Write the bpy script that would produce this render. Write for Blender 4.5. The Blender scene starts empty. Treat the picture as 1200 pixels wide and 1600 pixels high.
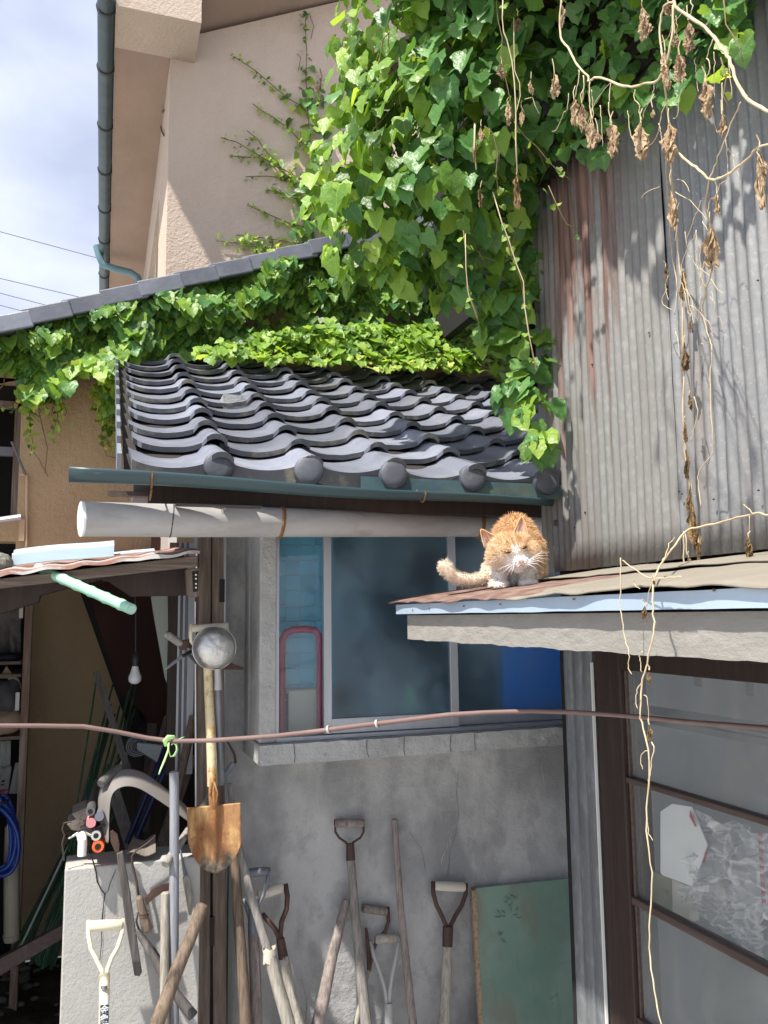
import bpy, bmesh, math, random
from mathutils import Vector, Matrix, noise, Euler
R = random.Random(11)
sc = bpy.context.scene
rad = math.radians
# ---------------------------------------------------------------- camera
CAM = Vector((0.0, 0.0, 1.6)); YAW, PITCH, ROLL, F = 18.7, 7.1, -0.012, 1300.0
cam_d = bpy.data.cameras.new('camera'); cam = bpy.data.objects.new('camera', cam_d)
sc.collection.objects.link(cam); sc.camera = cam
cam_d.sensor_fit = 'VERTICAL'; cam_d.sensor_height = 36.0; cam_d.lens = 36.0 * F / 1600.0
cam_d.clip_start = 0.05; cam_d.clip_end = 500.0
ROT = Matrix.Rotation(rad(-YAW), 3, 'Z') @ Matrix.Rotation(rad(90 + PITCH), 3, 'X') @ Matrix.Rotation(ROLL, 3, 'Z')
cam.matrix_world = Matrix.Translation(CAM) @ ROT.to_4x4()
FWD = ROT @ Vector((0, 0, -1))
# ---------------------------------------------------------------- light
SUN_DIR = Vector((-0.45, -0.262, 0.855)).normalized()          # towards the sun
w = bpy.data.worlds.new("World"); sc.world = w; w.use_nodes = True
nt = w.node_tree; N = nt.nodes; L = nt.links; N.clear()
out = N.new('ShaderNodeOutputWorld'); bg = N.new('ShaderNodeBackground')
sky = N.new('ShaderNodeTexSky'); sky.sky_type = 'NISHITA'; sky.sun_disc = False
sky.sun_elevation = math.asin(SUN_DIR.z); sky.sun_rotation = math.atan2(SUN_DIR.x, SUN_DIR.y)
sky.air_density = 1.2; sky.dust_density = 1.5
tc = N.new('ShaderNodeTexCoord'); mp = N.new('ShaderNodeMapping'); mp.inputs['Scale'].default_value = (1.0, 1.0, 1.7)
n1 = N.new('ShaderNodeTexNoise'); n1.inputs['Scale'].default_value = 3.1; n1.inputs['Detail'].default_value = 6; n1.inputs['Roughness'].default_value = .52
n1.inputs['Distortion'].default_value = .4
rmp = N.new('ShaderNodeValToRGB')
for e, (p, v) in zip(rmp.color_ramp.elements, ((.28, .78), (.50, 1.0))):
    e.position = p; e.color = (v, v, v, 1)
n2 = N.new('ShaderNodeTexNoise'); n2.inputs['Scale'].default_value = 4.2; n2.inputs['Detail'].default_value = 7
r2 = N.new('ShaderNodeValToRGB'); r2.color_ramp.elements[0].position = .35; r2.color_ramp.elements[1].position = .68
r2.color_ramp.elements[0].color = (8.2, 9.1, 11.9, 1); r2.color_ramp.elements[1].color = (11.6, 12.5, 14.8, 1)
mx = N.new('ShaderNodeMix'); mx.data_type = 'RGBA'
L.new(tc.outputs['Generated'], mp.inputs['Vector']); L.new(mp.outputs['Vector'], n1.inputs['Vector']); L.new(mp.outputs['Vector'], n2.inputs['Vector'])
L.new(n1.outputs['Fac'], rmp.inputs['Fac']); L.new(n2.outputs['Fac'], r2.inputs['Fac'])
L.new(rmp.outputs['Color'], mx.inputs['Factor']); L.new(sky.outputs['Color'], mx.inputs[6]); L.new(r2.outputs['Color'], mx.inputs[7])
L.new(mx.outputs[2], bg.inputs['Color']); bg.inputs['Strength'].default_value = 0.042
L.new(bg.outputs[0], out.inputs['Surface'])
sd = bpy.data.lights.new('sun', 'SUN'); sd.energy = 4.3; sd.angle = rad(1.2); sd.color = (1.0, .95, .87)
sun = bpy.data.objects.new('sun', sd); sc.collection.objects.link(sun)
sun.matrix_world = Matrix.Translation((-8, -4, 12)) @ SUN_DIR.to_track_quat('Z', 'Y').to_matrix().to_4x4()
vs = sc.view_settings; vs.view_transform = 'Standard'; vs.look = 'None'; vs.gamma = 1; vs.use_curve_mapping = False
vs.exposure = 1.02

# ---------------------------------------------------------------- where a picture ray meets a plane of the place
def ray(px, py):
    return (ROT @ Vector(((px - 600) / F, -(py - 800) / F, -1.0)))
def PN(px, py, n):
    d = ray(px, py); return CAM + d * (n / d.y)
def PU(px, py, u):
    d = ray(px, py); return CAM + d * (u / d.x)
def PZ(px, py, z):
    d = ray(px, py); return CAM + d * ((z - 1.6) / d.z)
def PD(px, py, D):
    return CAM + ray(px, py) * D
def PP(px, py, p0, nr):
    d = ray(px, py); return CAM + d * ((p0 - CAM).dot(nr) / d.dot(nr))
def depth(p): return (Vector(p) - CAM).dot(FWD)
def proj(p):
    q = ROT.transposed() @ (Vector(p) - CAM); return (600 + F * q.x / -q.z, 800 - F * q.y / -q.z)
def mpp(p): return depth(p) / F            # metres per picture pixel there

COL = sc.collection
# ---------------------------------------------------------------- mesh builder
class MB:
    def __init__(s): s.v = []; s.f = []; s.uv = None
    def add(s, vs, fs):
        o = len(s.v); s.v += [Vector(p) for p in vs]; s.f += [tuple(i + o for i in f) for f in fs]; return s
    def box(s, x0, x1, y0, y1, z0, z1, m=None):
        vs = [Vector((x, y, z)) for z in (z0, z1) for y in (y0, y1) for x in (x0, x1)]
        if m is not None: vs = [m @ p for p in vs]
        return s.add(vs, [(0, 2, 3, 1), (4, 5, 7, 6), (0, 1, 5, 4), (2, 6, 7, 3), (0, 4, 6, 2), (1, 3, 7, 5)])
    def prism(s, pts, vec):
        n = len(pts); vec = Vector(vec); a = [Vector(p) for p in pts]
        nr = Vector((0, 0, 0))
        for i in range(n): nr += a[i].cross(a[(i + 1) % n])
        if nr.dot(vec) > 0: a.reverse()
        vs = a + [p + vec for p in a]
        return s.add(vs, [tuple(range(n)), tuple(range(2 * n - 1, n - 1, -1))] + [(i, i + n, (i + 1) % n + n, (i + 1) % n) for i in range(n)])
    def tube(s, pts, r, seg=8, caps=True, flat=1.0, fdir=None):
        pts = [Vector(p) for p in pts]; n = len(pts)
        rs = r if isinstance(r, (list, tuple)) else [r] * n
        T = [(pts[min(i + 1, n - 1)] - pts[max(i - 1, 0)]).normalized() for i in range(n)]
        a = Vector(fdir) if fdir else (Vector((0, 0, 1)) if abs(T[0].z) < .9 else Vector((1, 0, 0)))
        X = (a - T[0] * a.dot(T[0])).normalized(); vs = []
        for i in range(n):
            X = (X - T[i] * X.dot(T[i]));
            X = X.normalized() if X.length > 1e-6 else T[i].orthogonal().normalized()
            Y = T[i].cross(X)
            for k in range(seg):
                t = 2 * math.pi * k / seg
                vs.append(pts[i] + X * (math.cos(t) * rs[i] * flat) + Y * (math.sin(t) * rs[i]))
        fs = [(i * seg + k, i * seg + (k + 1) % seg, (i + 1) * seg + (k + 1) % seg, (i + 1) * seg + k) for i in range(n - 1) for k in range(seg)]
        if caps: fs += [tuple(range(seg - 1, -1, -1)), tuple((n - 1) * seg + k for k in range(seg))]
        return s.add(vs, fs)
    def lathe(s, p0, axis, prof, seg=20):
        ax = Vector(axis).normalized(); X = ax.orthogonal().normalized(); Y = ax.cross(X); vs = []; n = len(prof)
        for t, r in prof:
            for k in range(seg):
                a = 2 * math.pi * k / seg; vs.append(Vector(p0) + ax * t + (X * math.cos(a) + Y * math.sin(a)) * max(r, 1e-4))
        fs = [(i * seg + k, i * seg + (k + 1) % seg, (i + 1) * seg + (k + 1) % seg, (i + 1) * seg + k) for i in range(n - 1) for k in range(seg)]
        fs += [tuple(range(seg - 1, -1, -1)), tuple((n - 1) * seg + k for k in range(seg))]
        return s.add(vs, fs)
    def ball(s, c, r, nu=14, nv=9, m=None):
        r = r if isinstance(r, (tuple, list)) else (r, r, r); c = Vector(c); vs = []
        for j in range(nv + 1):
            a = math.pi * j / nv
            for i in range(nu):
                b = 2 * math.pi * i / nu
                p = Vector((r[0] * math.sin(a) * math.cos(b), r[1] * math.sin(a) * math.sin(b), r[2] * math.cos(a)))
                if m is not None: p = m @ p
                vs.append(c + p)
        return s.add(vs, [(j * nu + i, (j + 1) * nu + i, (j + 1) * nu + (i + 1) % nu, j * nu + (i + 1) % nu) for j in range(nv) for i in range(nu)])
    def grid(s, fn, nu, nv):
        vs = [fn(i / nu, j / nv) for j in range(nv + 1) for i in range(nu + 1)]
        return s.add(vs, [(j * (nu + 1) + i, j * (nu + 1) + i + 1, (j + 1) * (nu + 1) + i + 1, (j + 1) * (nu + 1) + i) for j in range(nv) for i in range(nu)])
    def shell(s, fn, nu, nv, th):
        """a grid with thickness th (vector)"""
        th = Vector(th); g = MB().grid(fn, nu, nv); n = len(g.v)
        vs = g.v + [p + (th if not callable(th) else th) for p in g.v]; fs = list(g.f) + [tuple(i + n for i in reversed(f)) for f in g.f]
        W = nu + 1
        for i in range(nu): fs += [(i + 1, i, i + n, i + 1 + n), (nv * W + i, nv * W + i + 1, nv * W + i + 1 + n, nv * W + i + n)]
        for j in range(nv): fs += [(j * W, (j + 1) * W, (j + 1) * W + n, j * W + n), ((j + 1) * W + nu, j * W + nu, j * W + nu + n, (j + 1) * W + nu + n)]
        return s.add(vs, fs)
    def mesh(s, name, loc=(0, 0, 0), smooth=False, m=None):
        me = bpy.data.meshes.new(name); lo = Vector(loc)
        me.from_pydata([tuple(p - lo) for p in s.v], [], s.f); me.validate(); me.update()
        if smooth is True: me.shade_smooth()
        elif smooth: 
            me.shade_smooth(); me.set_sharp_from_angle(angle=rad(smooth))
        if m: me.materials.append(m)
        return me

def wloc(o):
    v = Vector((0, 0, 0))
    while o is not None: v += o.location; o = o.parent
    return v
def fixnormals(me):
    bm = bmesh.new(); bm.from_mesh(me); bmesh.ops.recalc_face_normals(bm, faces=bm.faces); bm.to_mesh(me); bm.free()
def part(name, mb, m, parent, smooth=False, label=None, bevel=0, at=None, kind=None, fix=True):
    """one mesh object, a part of parent; at = world point for its origin"""
    pl = wloc(parent) if parent else Vector((0, 0, 0)); a = Vector(at) if at is not None else (pl if parent else mb.v[0])
    me = mb.mesh(name, a, smooth, m)
    if fix: fixnormals(me)
    o = bpy.data.objects.new(name, me); COL.objects.link(o); o.parent = parent; o.location = a - pl
    if label: o['label'] = label
    if kind: o['kind'] = kind
    if bevel:
        b = o.modifiers.new('bevel', 'BEVEL'); b.width = bevel; b.segments = 2; b.limit_method = 'ANGLE'; b.angle_limit = rad(40)
    return o
def thing(name, label, cat, loc=(0, 0, 0), group=None):
    o = bpy.data.objects.new(name, None); COL.objects.link(o); o.location = loc; o.empty_display_size = .1
    o['label'] = label; o['category'] = cat
    if group: o['group'] = group
    return o
def single(name, mb, m, label, cat, group=None, **k):
    o = part(name, mb, m, None, **k); o['label'] = label; o['category'] = cat
    if group: o['group'] = group
    return o
def struct(name, mb, m, **k):
    o = part(name, mb, m, None, **k); o['kind'] = 'structure'; return o
def piece(name, me, m4, parent):
    o = bpy.data.objects.new(name, me); COL.objects.link(o); o.parent = parent
    o.matrix_basis = Matrix.Translation(-wloc(parent)) @ m4; return o
# ---------------------------------------------------------------- materials
def mat(name, col, layers=(), rough=.7, metal=0.0, bumps=((60, (1, 1, 1), .25, .004),), spec=.4, rnd=0.0, rlayers=(), seed=0.0, trans=0.0, coat=0.0, ior=None):
    """layers: (colour, noise scale, stretch, lo, hi, strength); bumps: (scale, stretch, strength, distance); rnd: brightness change from object to object"""
    m = bpy.data.materials.new(name); m.use_nodes = True; t = m.node_tree; N = t.nodes; L = t.links
    b = N['Principled BSDF']; b.inputs['Roughness'].default_value = rough; b.inputs['Metallic'].default_value = metal
    b.inputs['Specular IOR Level'].default_value = spec; b.inputs['Transmission Weight'].default_value = trans; b.inputs['Coat Weight'].default_value = coat
    if ior: b.inputs['IOR'].default_value = ior
    tc = N.new('ShaderNodeTexCoord'); oi = N.new('ShaderNodeObjectInfo')
    ad = N.new('ShaderNodeVectorMath'); ad.operation = 'MULTIPLY_ADD'; ad.inputs[1].default_value = (1, 1, 1)
    cx = N.new('ShaderNodeCombineXYZ'); mu = N.new('ShaderNodeMath'); mu.operation = 'MULTIPLY_ADD'; mu.inputs[1].default_value = 37.0; mu.inputs[2].default_value = seed
    L.new(oi.outputs['Random'], mu.inputs[0]); [L.new(mu.outputs[0], cx.inputs[i]) for i in range(3)]
    L.new(tc.outputs['Object'], ad.inputs[0]); L.new(cx.outputs[0], ad.inputs[2])
    def noi(scale, st, detail=6, rg=.6):
        mp = N.new('ShaderNodeMapping'); mp.inputs['Scale'].default_value = st; L.new(ad.outputs[0], mp.inputs['Vector'])
        n = N.new('ShaderNodeTexNoise'); n.inputs['Scale'].default_value = scale; n.inputs['Detail'].default_value = detail; n.inputs['Roughness'].default_value = rg
        L.new(mp.outputs[0], n.inputs['Vector']); return n.outputs['Fac']
    cur = N.new('ShaderNodeRGB'); cur.outputs[0].default_value = (*col, 1); cur = cur.outputs[0]
    def mixin(cur, c2, fac, mode='MIX'):
        x = N.new('ShaderNodeMix'); x.data_type = 'RGBA'; x.blend_type = mode
        if isinstance(fac, float): x.inputs[0].default_value = fac
        else: L.new(fac, x.inputs[0])
        L.new(cur, x.inputs[6])
        if isinstance(c2, tuple): x.inputs[7].default_value = (*c2, 1)
        else: L.new(c2, x.inputs[7])
        return x.outputs[2]
    facs = []
    for (c2, scl, st, lo, hi, k) in layers:
        f = noi(scl, st); r = N.new('ShaderNodeMapRange'); r.inputs[1].default_value = lo; r.inputs[2].default_value = hi; r.inputs[4].default_value = k
        L.new(f, r.inputs[0]); facs.append(r.outputs[0]); cur = mixin(cur, c2, r.outputs[0])
    if rnd:
        r = N.new('ShaderNodeMapRange'); r.inputs[3].default_value = 1 - rnd; r.inputs[4].default_value = 1 + rnd; L.new(oi.outputs['Random'], r.inputs[0])
        cb = N.new('ShaderNodeCombineColor'); [L.new(r.outputs[0], cb.inputs[i]) for i in range(3)]
        cur = mixin(cur, cb.outputs[0], 1.0, 'MULTIPLY')
    L.new(cur, b.inputs['Base Color'])
    if rlayers:
        f = noi(*rlayers[:2]); r = N.new('ShaderNodeMapRange'); r.inputs[1].default_value = .3; r.inputs[2].default_value = .7
        r.inputs[3].default_value = rlayers[2]; r.inputs[4].default_value = rlayers[3]; L.new(f, r.inputs[0]); L.new(r.outputs[0], b.inputs['Roughness'])
    prev = None
    for (scl, st, k, dist) in bumps:
        f = noi(scl, st, 8, .65); bp = N.new('ShaderNodeBump'); bp.inputs['Strength'].default_value = k; bp.inputs['Distance'].default_value = dist
        L.new(f, bp.inputs['Height'])
        if prev: L.new(prev, bp.inputs['Normal'])
        prev = bp.outputs[0]
    if prev: L.new(prev, b.inputs['Normal'])
    m['o'] = 0
    return m
O1 = (1, 1, 1); VZ = (1, 1, .12); HX = (.1, 1, 1)
M = {}
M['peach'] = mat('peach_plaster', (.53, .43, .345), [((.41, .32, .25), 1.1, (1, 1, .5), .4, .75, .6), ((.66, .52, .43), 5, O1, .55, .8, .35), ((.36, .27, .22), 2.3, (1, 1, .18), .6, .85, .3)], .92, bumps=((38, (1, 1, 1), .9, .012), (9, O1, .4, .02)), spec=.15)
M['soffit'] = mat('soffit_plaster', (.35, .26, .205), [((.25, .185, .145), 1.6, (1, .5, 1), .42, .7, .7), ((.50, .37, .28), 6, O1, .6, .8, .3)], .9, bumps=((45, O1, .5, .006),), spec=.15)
M['tan'] = mat('tan_plaster', (.47, .35, .215), [((.36, .26, .16), 1.3, (1, 1, .5), .42, .75, .55), ((.55, .43, .29), 7, O1, .55, .75, .3)], .93, bumps=((42, O1, 1.0, .013),), spec=.12)
M['tan_stain'] = mat('tan_plaster_edge', (.50, .38, .25), [((.3, .22, .14), 3, VZ, .5, .8, .5)], .9, spec=.15)
M['tile'] = mat('roof_tile', (.16, .172, .212), [((.25, .257, .29), 9, (1, 1, 1), .45, .75, .6), ((.10, .105, .13), 4, O1, .5, .75, .6), ((.30, .27, .20), 26, O1, .62, .76, .5)], .42, bumps=((70, O1, .35, .003), (14, O1, .3, .006)), spec=.5, rnd=.36, rlayers=(12, O1, .32, .62))
M['tile_edge'] = mat('roof_tile_worn_edge', (.11, .115, .13), [((.34, .31, .23), 9, (1, 1, 1), .52, .66, .8), ((.10, .10, .11), 20, O1, .5, .75, .5)], .75, bumps=((90, O1, .6, .004),), spec=.3, rnd=.2)
M['cap'] = mat('round_cap_tile', (.075, .08, .097), [((.12, .125, .145), 14, O1, .5, .7, .7), ((.22, .2, .15), 30, O1, .62, .74, .5)], .55, bumps=((60, O1, .4, .003),), rnd=.2)
M['deck'] = mat('roof_deck', (.03, .025, .022), rough=.9)
M['cement'] = mat('cement_render', (.45, .452, .45), [((.22, .225, .23), 2.1, (1, 1, .7), .44, .62, .85), ((.53, .53, .52), 3.6, (1, 1, .55), .54, .66, .65), ((.15, .15, .155), 5, (1, 1, .3), .58, .72, .6), ((.26, .26, .255), 9, (1, 1, .8), .52, .62, .5), ((.30, .28, .24), 14, O1, .6, .75, .3)], .88, bumps=((18, O1, .6, .014), (75, O1, .6, .005), (5, O1, .4, .02)), spec=.2)
M['sill'] = mat('cement_sill', (.42, .42, .41), [((.24, .24, .24), 4, O1, .45, .7, .6), ((.55, .54, .51), 12, O1, .55, .7, .5), ((.12, .12, .12), 30, O1, .66, .75, .5)], .88, bumps=((30, O1, .9, .012), (110, O1, .6, .004)), spec=.2)
M['block'] = mat('concrete_block', (.41, .405, .385), [((.34, .335, .32), 3, O1, .45, .7, .7), ((.43, .42, .39), 45, O1, .5, .7, .5), ((.28, .22, .15), 4, O1, .66, .8, .4), ((.2, .2, .2), 70, O1, .62, .72, .4)], .9, bumps=((120, O1, .6, .004), (25, O1, .4, .006)), spec=.2)
M['board'] = mat('cement_board', (.28, .268, .243), [((.23, .215, .19), 2.6, (1, .5, 2), .45, .7, .6), ((.38, .365, .335), 30, (1, .35, 1), .5, .7, .5), ((.2, .19, .17), 60, (1, .3, 1), .66, .76, .6)], .9, bumps=((70, (1, .4, 1), .7, .004), (200, O1, .5, .002)), spec=.2)
M['wood'] = mat('weathered_wood', (.15, .115, .092), [((.24, .20, .165), 16, (6, 6, .35), .45, .65, .8), ((.07, .05, .042), 9, (5, 5, .3), .52, .72, .7), ((.30, .27, .24), 5, (3, 3, .5), .6, .8, .4)], .85, bumps=((30, (6, 6, .3), .9, .006),), spec=.2, rnd=.12)
M['wood_x'] = mat('weathered_board', (.17, .135, .11), [((.28, .24, .205), 16, (.3, 6, 6), .45, .65, .8), ((.075, .055, .045), 9, (.3, 5, 5), .52, .72, .7)], .85, bumps=((30, (.3, 6, 6), .9, .006),), spec=.2)
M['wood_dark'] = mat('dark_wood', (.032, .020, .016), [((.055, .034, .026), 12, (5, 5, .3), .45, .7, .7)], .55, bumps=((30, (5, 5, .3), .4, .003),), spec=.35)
M['wood_brown'] = mat('dark_brown_wood', (.075, .05, .042), [((.12, .09, .078), 12, (5, .4, 5), .45, .7, .8)], .6, bumps=((30, (5, .4, 5), .4, .003),), spec=.35)
M['wood_red'] = mat('red_brown_panel', (.03, .013, .010), [((.05, .022, .016), 3, O1, .45, .7, .8)], .8, spec=.2)
def handle(name, c, d, e): return mat(name, c, [(d, 22, (5, 5, .35), .42, .62, .85), (e, 8, (4, 4, .5), .55, .75, .7)], .78, bumps=((45, (5, 5, .3), .8, .003),), spec=.25, rnd=.1)
M['h_grey'] = handle('grey_handle_wood', (.29, .27, .25), (.16, .145, .13), (.40, .38, .35))
M['h_blue'] = handle('blue_grey_handle_wood', (.25, .26, .285), (.18, .185, .21), (.34, .34, .35))
M['h_brown'] = handle('brown_handle_wood', (.20, .15, .11), (.105, .075, .055), (.31, .245, .18))
M['h_pale'] = handle('pale_handle_wood', (.38, .355, .305), (.22, .195, .16), (.50, .47, .41))
M['h_lilac'] = handle('faded_handle_wood', (.27, .23, .21), (.15, .12, .11), (.38, .34, .32))
M['h_dark'] = handle('dark_handle_wood', (.12, .11, .105), (.07, .065, .06), (.19, .175, .165))
M['grip_white'] = mat('pale_grip_wood', (.55, .50, .42), [((.40, .35, .27), 12, HX, .45, .7, .6)], .7, bumps=((60, HX, .4, .002),))
M['iron'] = mat('brown_painted_iron', (.075, .042, .034), [((.13, .07, .045), 22, O1, .5, .7, .7), ((.04, .025, .022), 8, O1, .5, .7, .6)], .6, .2, bumps=((90, O1, .5, .002),))
M['iron_grey'] = mat('dull_grey_iron', (.14, .14, .15), [((.20, .13, .09), 14, O1, .55, .72, .6), ((.08, .08, .085), 6, O1, .5, .7, .5)], .55, .5, bumps=((80, O1, .4, .002),))
M['steel_blue'] = mat('blue_grey_steel', (.17, .18, .21), [((.26, .27, .30), 9, O1, .5, .7, .6)], .55, .35, bumps=((80, O1, .3, .002),))
M['grey_paint'] = mat('pale_grey_painted_steel', (.43, .43, .42), [((.28, .24, .2), 14, O1, .58, .75, .6)], .6, .1, bumps=((80, O1, .3, .002),))
M['rust'] = mat('rusty_steel', (.38, .21, .095), [((.24, .09, .035), 13, (1, 1, .4), .40, .62, .9), ((.62, .42, .18), 22, (1, 1, .3), .50, .66, .85), ((.12, .06, .035), 45, O1, .56, .70, .6)], .72, .15, bumps=((60, O1, .7, .004), (200, O1, .4, .001)), spec=.3)
M['rust_grey'] = mat('rusty_tip', (.19, .15, .12), [((.36, .21, .09), 20, O1, .5, .68, .8), ((.11, .10, .095), 60, O1, .5, .65, .7)], .8, .2, bumps=((80, O1, .8, .004),))
M['cream_rust'] = mat('chipped_cream_paint', (.62, .53, .33), [((.42, .24, .07), 24, (1, 1, .6), .5, .62, .9), ((.70, .62, .43), 7, O1, .5, .7, .6), ((.24, .11, .035), 60, O1, .6, .68, .7)], .6, bumps=((70, O1, .6, .003),))
M['cream'] = mat('cream_paint', (.62, .57, .42), [((.46, .39, .26), 12, O1, .54, .7, .7), ((.30, .24, .17), 40, O1, .62, .7, .7)], .42, bumps=((40, O1, .2, .002),), spec=.5)
M['alu'] = mat('dented_aluminium', (.60, .60, .58), [((.42, .42, .41), 9, O1, .45, .7, .7), ((.74, .74, .73), 25, O1, .55, .7, .5), ((.25, .25, .24), 60, O1, .66, .75, .4)], .42, .85, bumps=((14, O1, .6, .012), (90, O1, .2, .001)), rlayers=(20, O1, .3, .55))
M['alu_frame'] = mat('anodised_aluminium', (.46, .48, .51), [((.36, .38, .41), 7, (1, 1, .3), .45, .7, .6), ((.6, .61, .62), 40, (1, 1, .1), .55, .7, .4)], .42, .55, bumps=((50, O1, .1, .001),))
M['gut_blue'] = mat('teal_gutter_plastic', (.020, .048, .058), [((.04, .08, .09), 3, (.25, 3, 3), .45, .7, .8), ((.025, .05, .06), 6, (.3, 2, 2), .52, .75, .6), ((.22, .20, .16), 22, (.4, 2, 2), .64, .76, .5)], .42, bumps=((30, O1, .15, .002),), spec=.5)
M['gut_moss'] = mat('mossy_gutter_inside', (.05, .10, .115), [((.11, .13, .09), 7, (.5, 2, 2), .48, .66, .8), ((.02, .035, .045), 4, O1, .5, .7, .7)], .6, bumps=((30, O1, .3, .004),))
M['pipe_grey'] = mat('grey_pipe_plastic', (.37, .36, .355), [((.28, .27, .26), 3.5, (.7, 2, 2), .48, .56, .6), ((.24, .22, .19), 7, (.6, 2, 2), .57, .63, .55), ((.45, .44, .43), 9, (.25, 2, 2), .5, .75, .5)], .5, bumps=((30, O1, .15, .002),), spec=.4)
M['wire'] = mat('dark_wire', (.05, .04, .035), rough=.6, bumps=())
M['rust_wire'] = mat('rusty_wire', (.22, .11, .04), [((.12, .06, .03), 60, O1, .4, .7, .8)], .8, bumps=())
M['corr'] = mat('galvanised_sheet', (.235, .24, .245), [((.29, .29, .29), 60, (1, 1, .8), .5, .62, .8), ((.19, .185, .175), 4, (1, 3, .2), .46, .68, .7), ((.46, .46, .45), 110, (1, 1, 1), .62, .7, .6), ((.22, .175, .13), 3, (1, 2, .3), .55, .75, .5)], .52, .35, bumps=((60, O1, .18, .002),), spec=.4, rlayers=(50, O1, .42, .66))
M['corr_rust'] = mat('paint_stained_galvanised_sheet', (.215, .212, .202), [((.28, .275, .265), 50, (1, 1, .7), .5, .62, .6), ((.18, .165, .15), 5, (1, 3, .2), .46, .68, .7)], .6, .25, bumps=((60, O1, .2, .002),), spec=.35)
M['corr_post'] = mat('dull_galvanised_cladding', (.19, .20, .21), [((.30, .315, .33), 40, (1, 1, .4), .5, .64, .7), ((.13, .135, .145), 5, (3, 3, .25), .46, .68, .7), ((.42, .43, .44), 6, (4, 4, .3), .62, .75, .6)], .58, .35, bumps=((60, O1, .3, .003),))
M['trim'] = mat('pale_blue_metal_trim', (.42, .52, .63), [((.58, .64, .70), 8, (2, .3, 2), .5, .7, .6), ((.22, .19, .17), 9, (2, 1.5, .3), .66, .73, .75), ((.30, .38, .50), 3, O1, .5, .7, .5)], .45, .2, bumps=((30, O1, .2, .002),))
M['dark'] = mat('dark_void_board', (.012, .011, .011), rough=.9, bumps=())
M['dark_in'] = mat('dark_interior', (.13, .14, .155), rough=.9, bumps=())
M['soil'] = mat('dark_soil', (.07, .055, .043), [((.12, .10, .08), 9, O1, .5, .7, .7), ((.03, .024, .02), 3, O1, .5, .7, .6), ((.22, .2, .17), 40, O1, .66, .72, .6)], .95, bumps=((14, O1, 1.0, .03), (60, O1, .8, .008)), spec=.1)
M['paving'] = mat('street_concrete', (.45, .44, .42), [((.36, .355, .34), 1.4, O1, .45, .7, .7), ((.52, .51, .49), 30, O1, .5, .7, .5)], .9, bumps=((60, O1, .5, .004),), spec=.2)
M['vinyl'] = mat('pale_blue_vinyl_sheet', (.50, .66, .72), [((.62, .74, .78), 5, (.3, 2, 2), .5, .7, .6), ((.36, .50, .56), 9, (.2, 3, 3), .55, .75, .4)], .35, bumps=(), spec=.5)
M['rust_sheet'] = mat('rusty_roof_sheet', (.22, .10, .075), [((.45, .42, .40), 4, (.6, 2, 2), .5, .6, .85), ((.13, .06, .045), 9, O1, .5, .7, .6), ((.33, .15, .08), 20, O1, .55, .7, .6)], .7, .1, bumps=((30, O1, .5, .004),))
M['white_sheet'] = mat('peeling_white_sheet_edge', (.55, .54, .53), [((.30, .13, .08), 9, (.5, 1, 1), .48, .56, .9), ((.36, .33, .31), 20, O1, .5, .7, .6)], .6, bumps=((30, O1, .3, .003),))
M['stone'] = mat('mossy_rock', (.17, .165, .14), [((.10, .105, .07), 12, O1, .5, .65, .8), ((.27, .26, .24), 30, O1, .55, .7, .6)], .95, bumps=((40, O1, 1.0, .01),))
M['rod'] = mat('pale_green_coated_pole', (.30, .56, .40), [((.42, .64, .50), 7, O1, .5, .7, .6), ((.20, .40, .27), 40, O1, .55, .7, .5)], .5, bumps=((60, O1, .2, .002),))
M['green_pole'] = mat('green_garden_stake', (.02, .065, .035), [((.07, .13, .085), 14, (3, 3, .5), .5, .7, .8)], .5, rnd=.35, bumps=((60, O1, .3, .002),))
M['white_pole'] = mat('bleached_garden_stake', (.52, .50, .44), [((.35, .38, .3), 14, O1, .5, .7, .8)], .6, bumps=())
M['hose_pink'] = mat('dusty_pink_hose', (.165, .105, .095), [((.24, .17, .155), 14, (.5, 1, 1), .5, .7, .6), ((.17, .09, .085), 6, O1, .5, .75, .6)], .6, bumps=((80, O1, .2, .001),))
M['hose_blue'] = mat('royal_blue_hose', (.012, .045, .26), [((.02, .07, .34), 20, O1, .5, .7, .5)], .32, bumps=(), spec=.5)
M['ribbon'] = mat('lime_green_ribbon', (.46, .74, .30), [((.60, .82, .45), 20, O1, .5, .7, .5)], .5, bumps=())
M['white_plastic'] = mat('white_plastic', (.72, .72, .70), [((.6, .6, .57), 9, O1, .5, .7, .5)], .4, bumps=())
M['cream_pipe'] = mat('aged_cream_pipe', (.46, .43, .34), [((.33, .30, .22), 6, VZ, .45, .7, .7)], .5, bumps=())
M['orange'] = mat('orange_red_plastic', (.75, .12, .03), [((.5, .07, .02), 30, O1, .5, .65, .6)], .4, bumps=())
M['pink_cap'] = mat('dusty_pink_plastic', (.55, .22, .24), rough=.6, bumps=())
M['black_pl'] = mat('black_plastic', (.02, .02, .022), rough=.45, bumps=())
M['navy'] = mat('navy_coated_pipe', (.012, .018, .07), rough=.4, bumps=())
M['clearpl'] = mat('smoky_plastic', (.10, .13, .14), [((.2, .23, .24), 8, O1, .5, .7, .6)], .35, bumps=(), spec=.6)
M['grey_band'] = mat('grey_rubber_band', (.19, .175, .165), [((.25, .22, .20), 6, O1, .45, .7, .6)], .75, bumps=((50, O1, .3, .002),))
M['card'] = mat('worn_cardboard', (.34, .25, .17), [((.25, .18, .12), 8, O1, .5, .7, .6)], .9, bumps=((50, O1, .3, .002),))
M['rag'] = mat('grey_brown_rag', (.19, .165, .14), [((.27, .24, .2), 6, O1, .5, .7, .6)], .95, bumps=((20, O1, 1.0, .02),))
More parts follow.
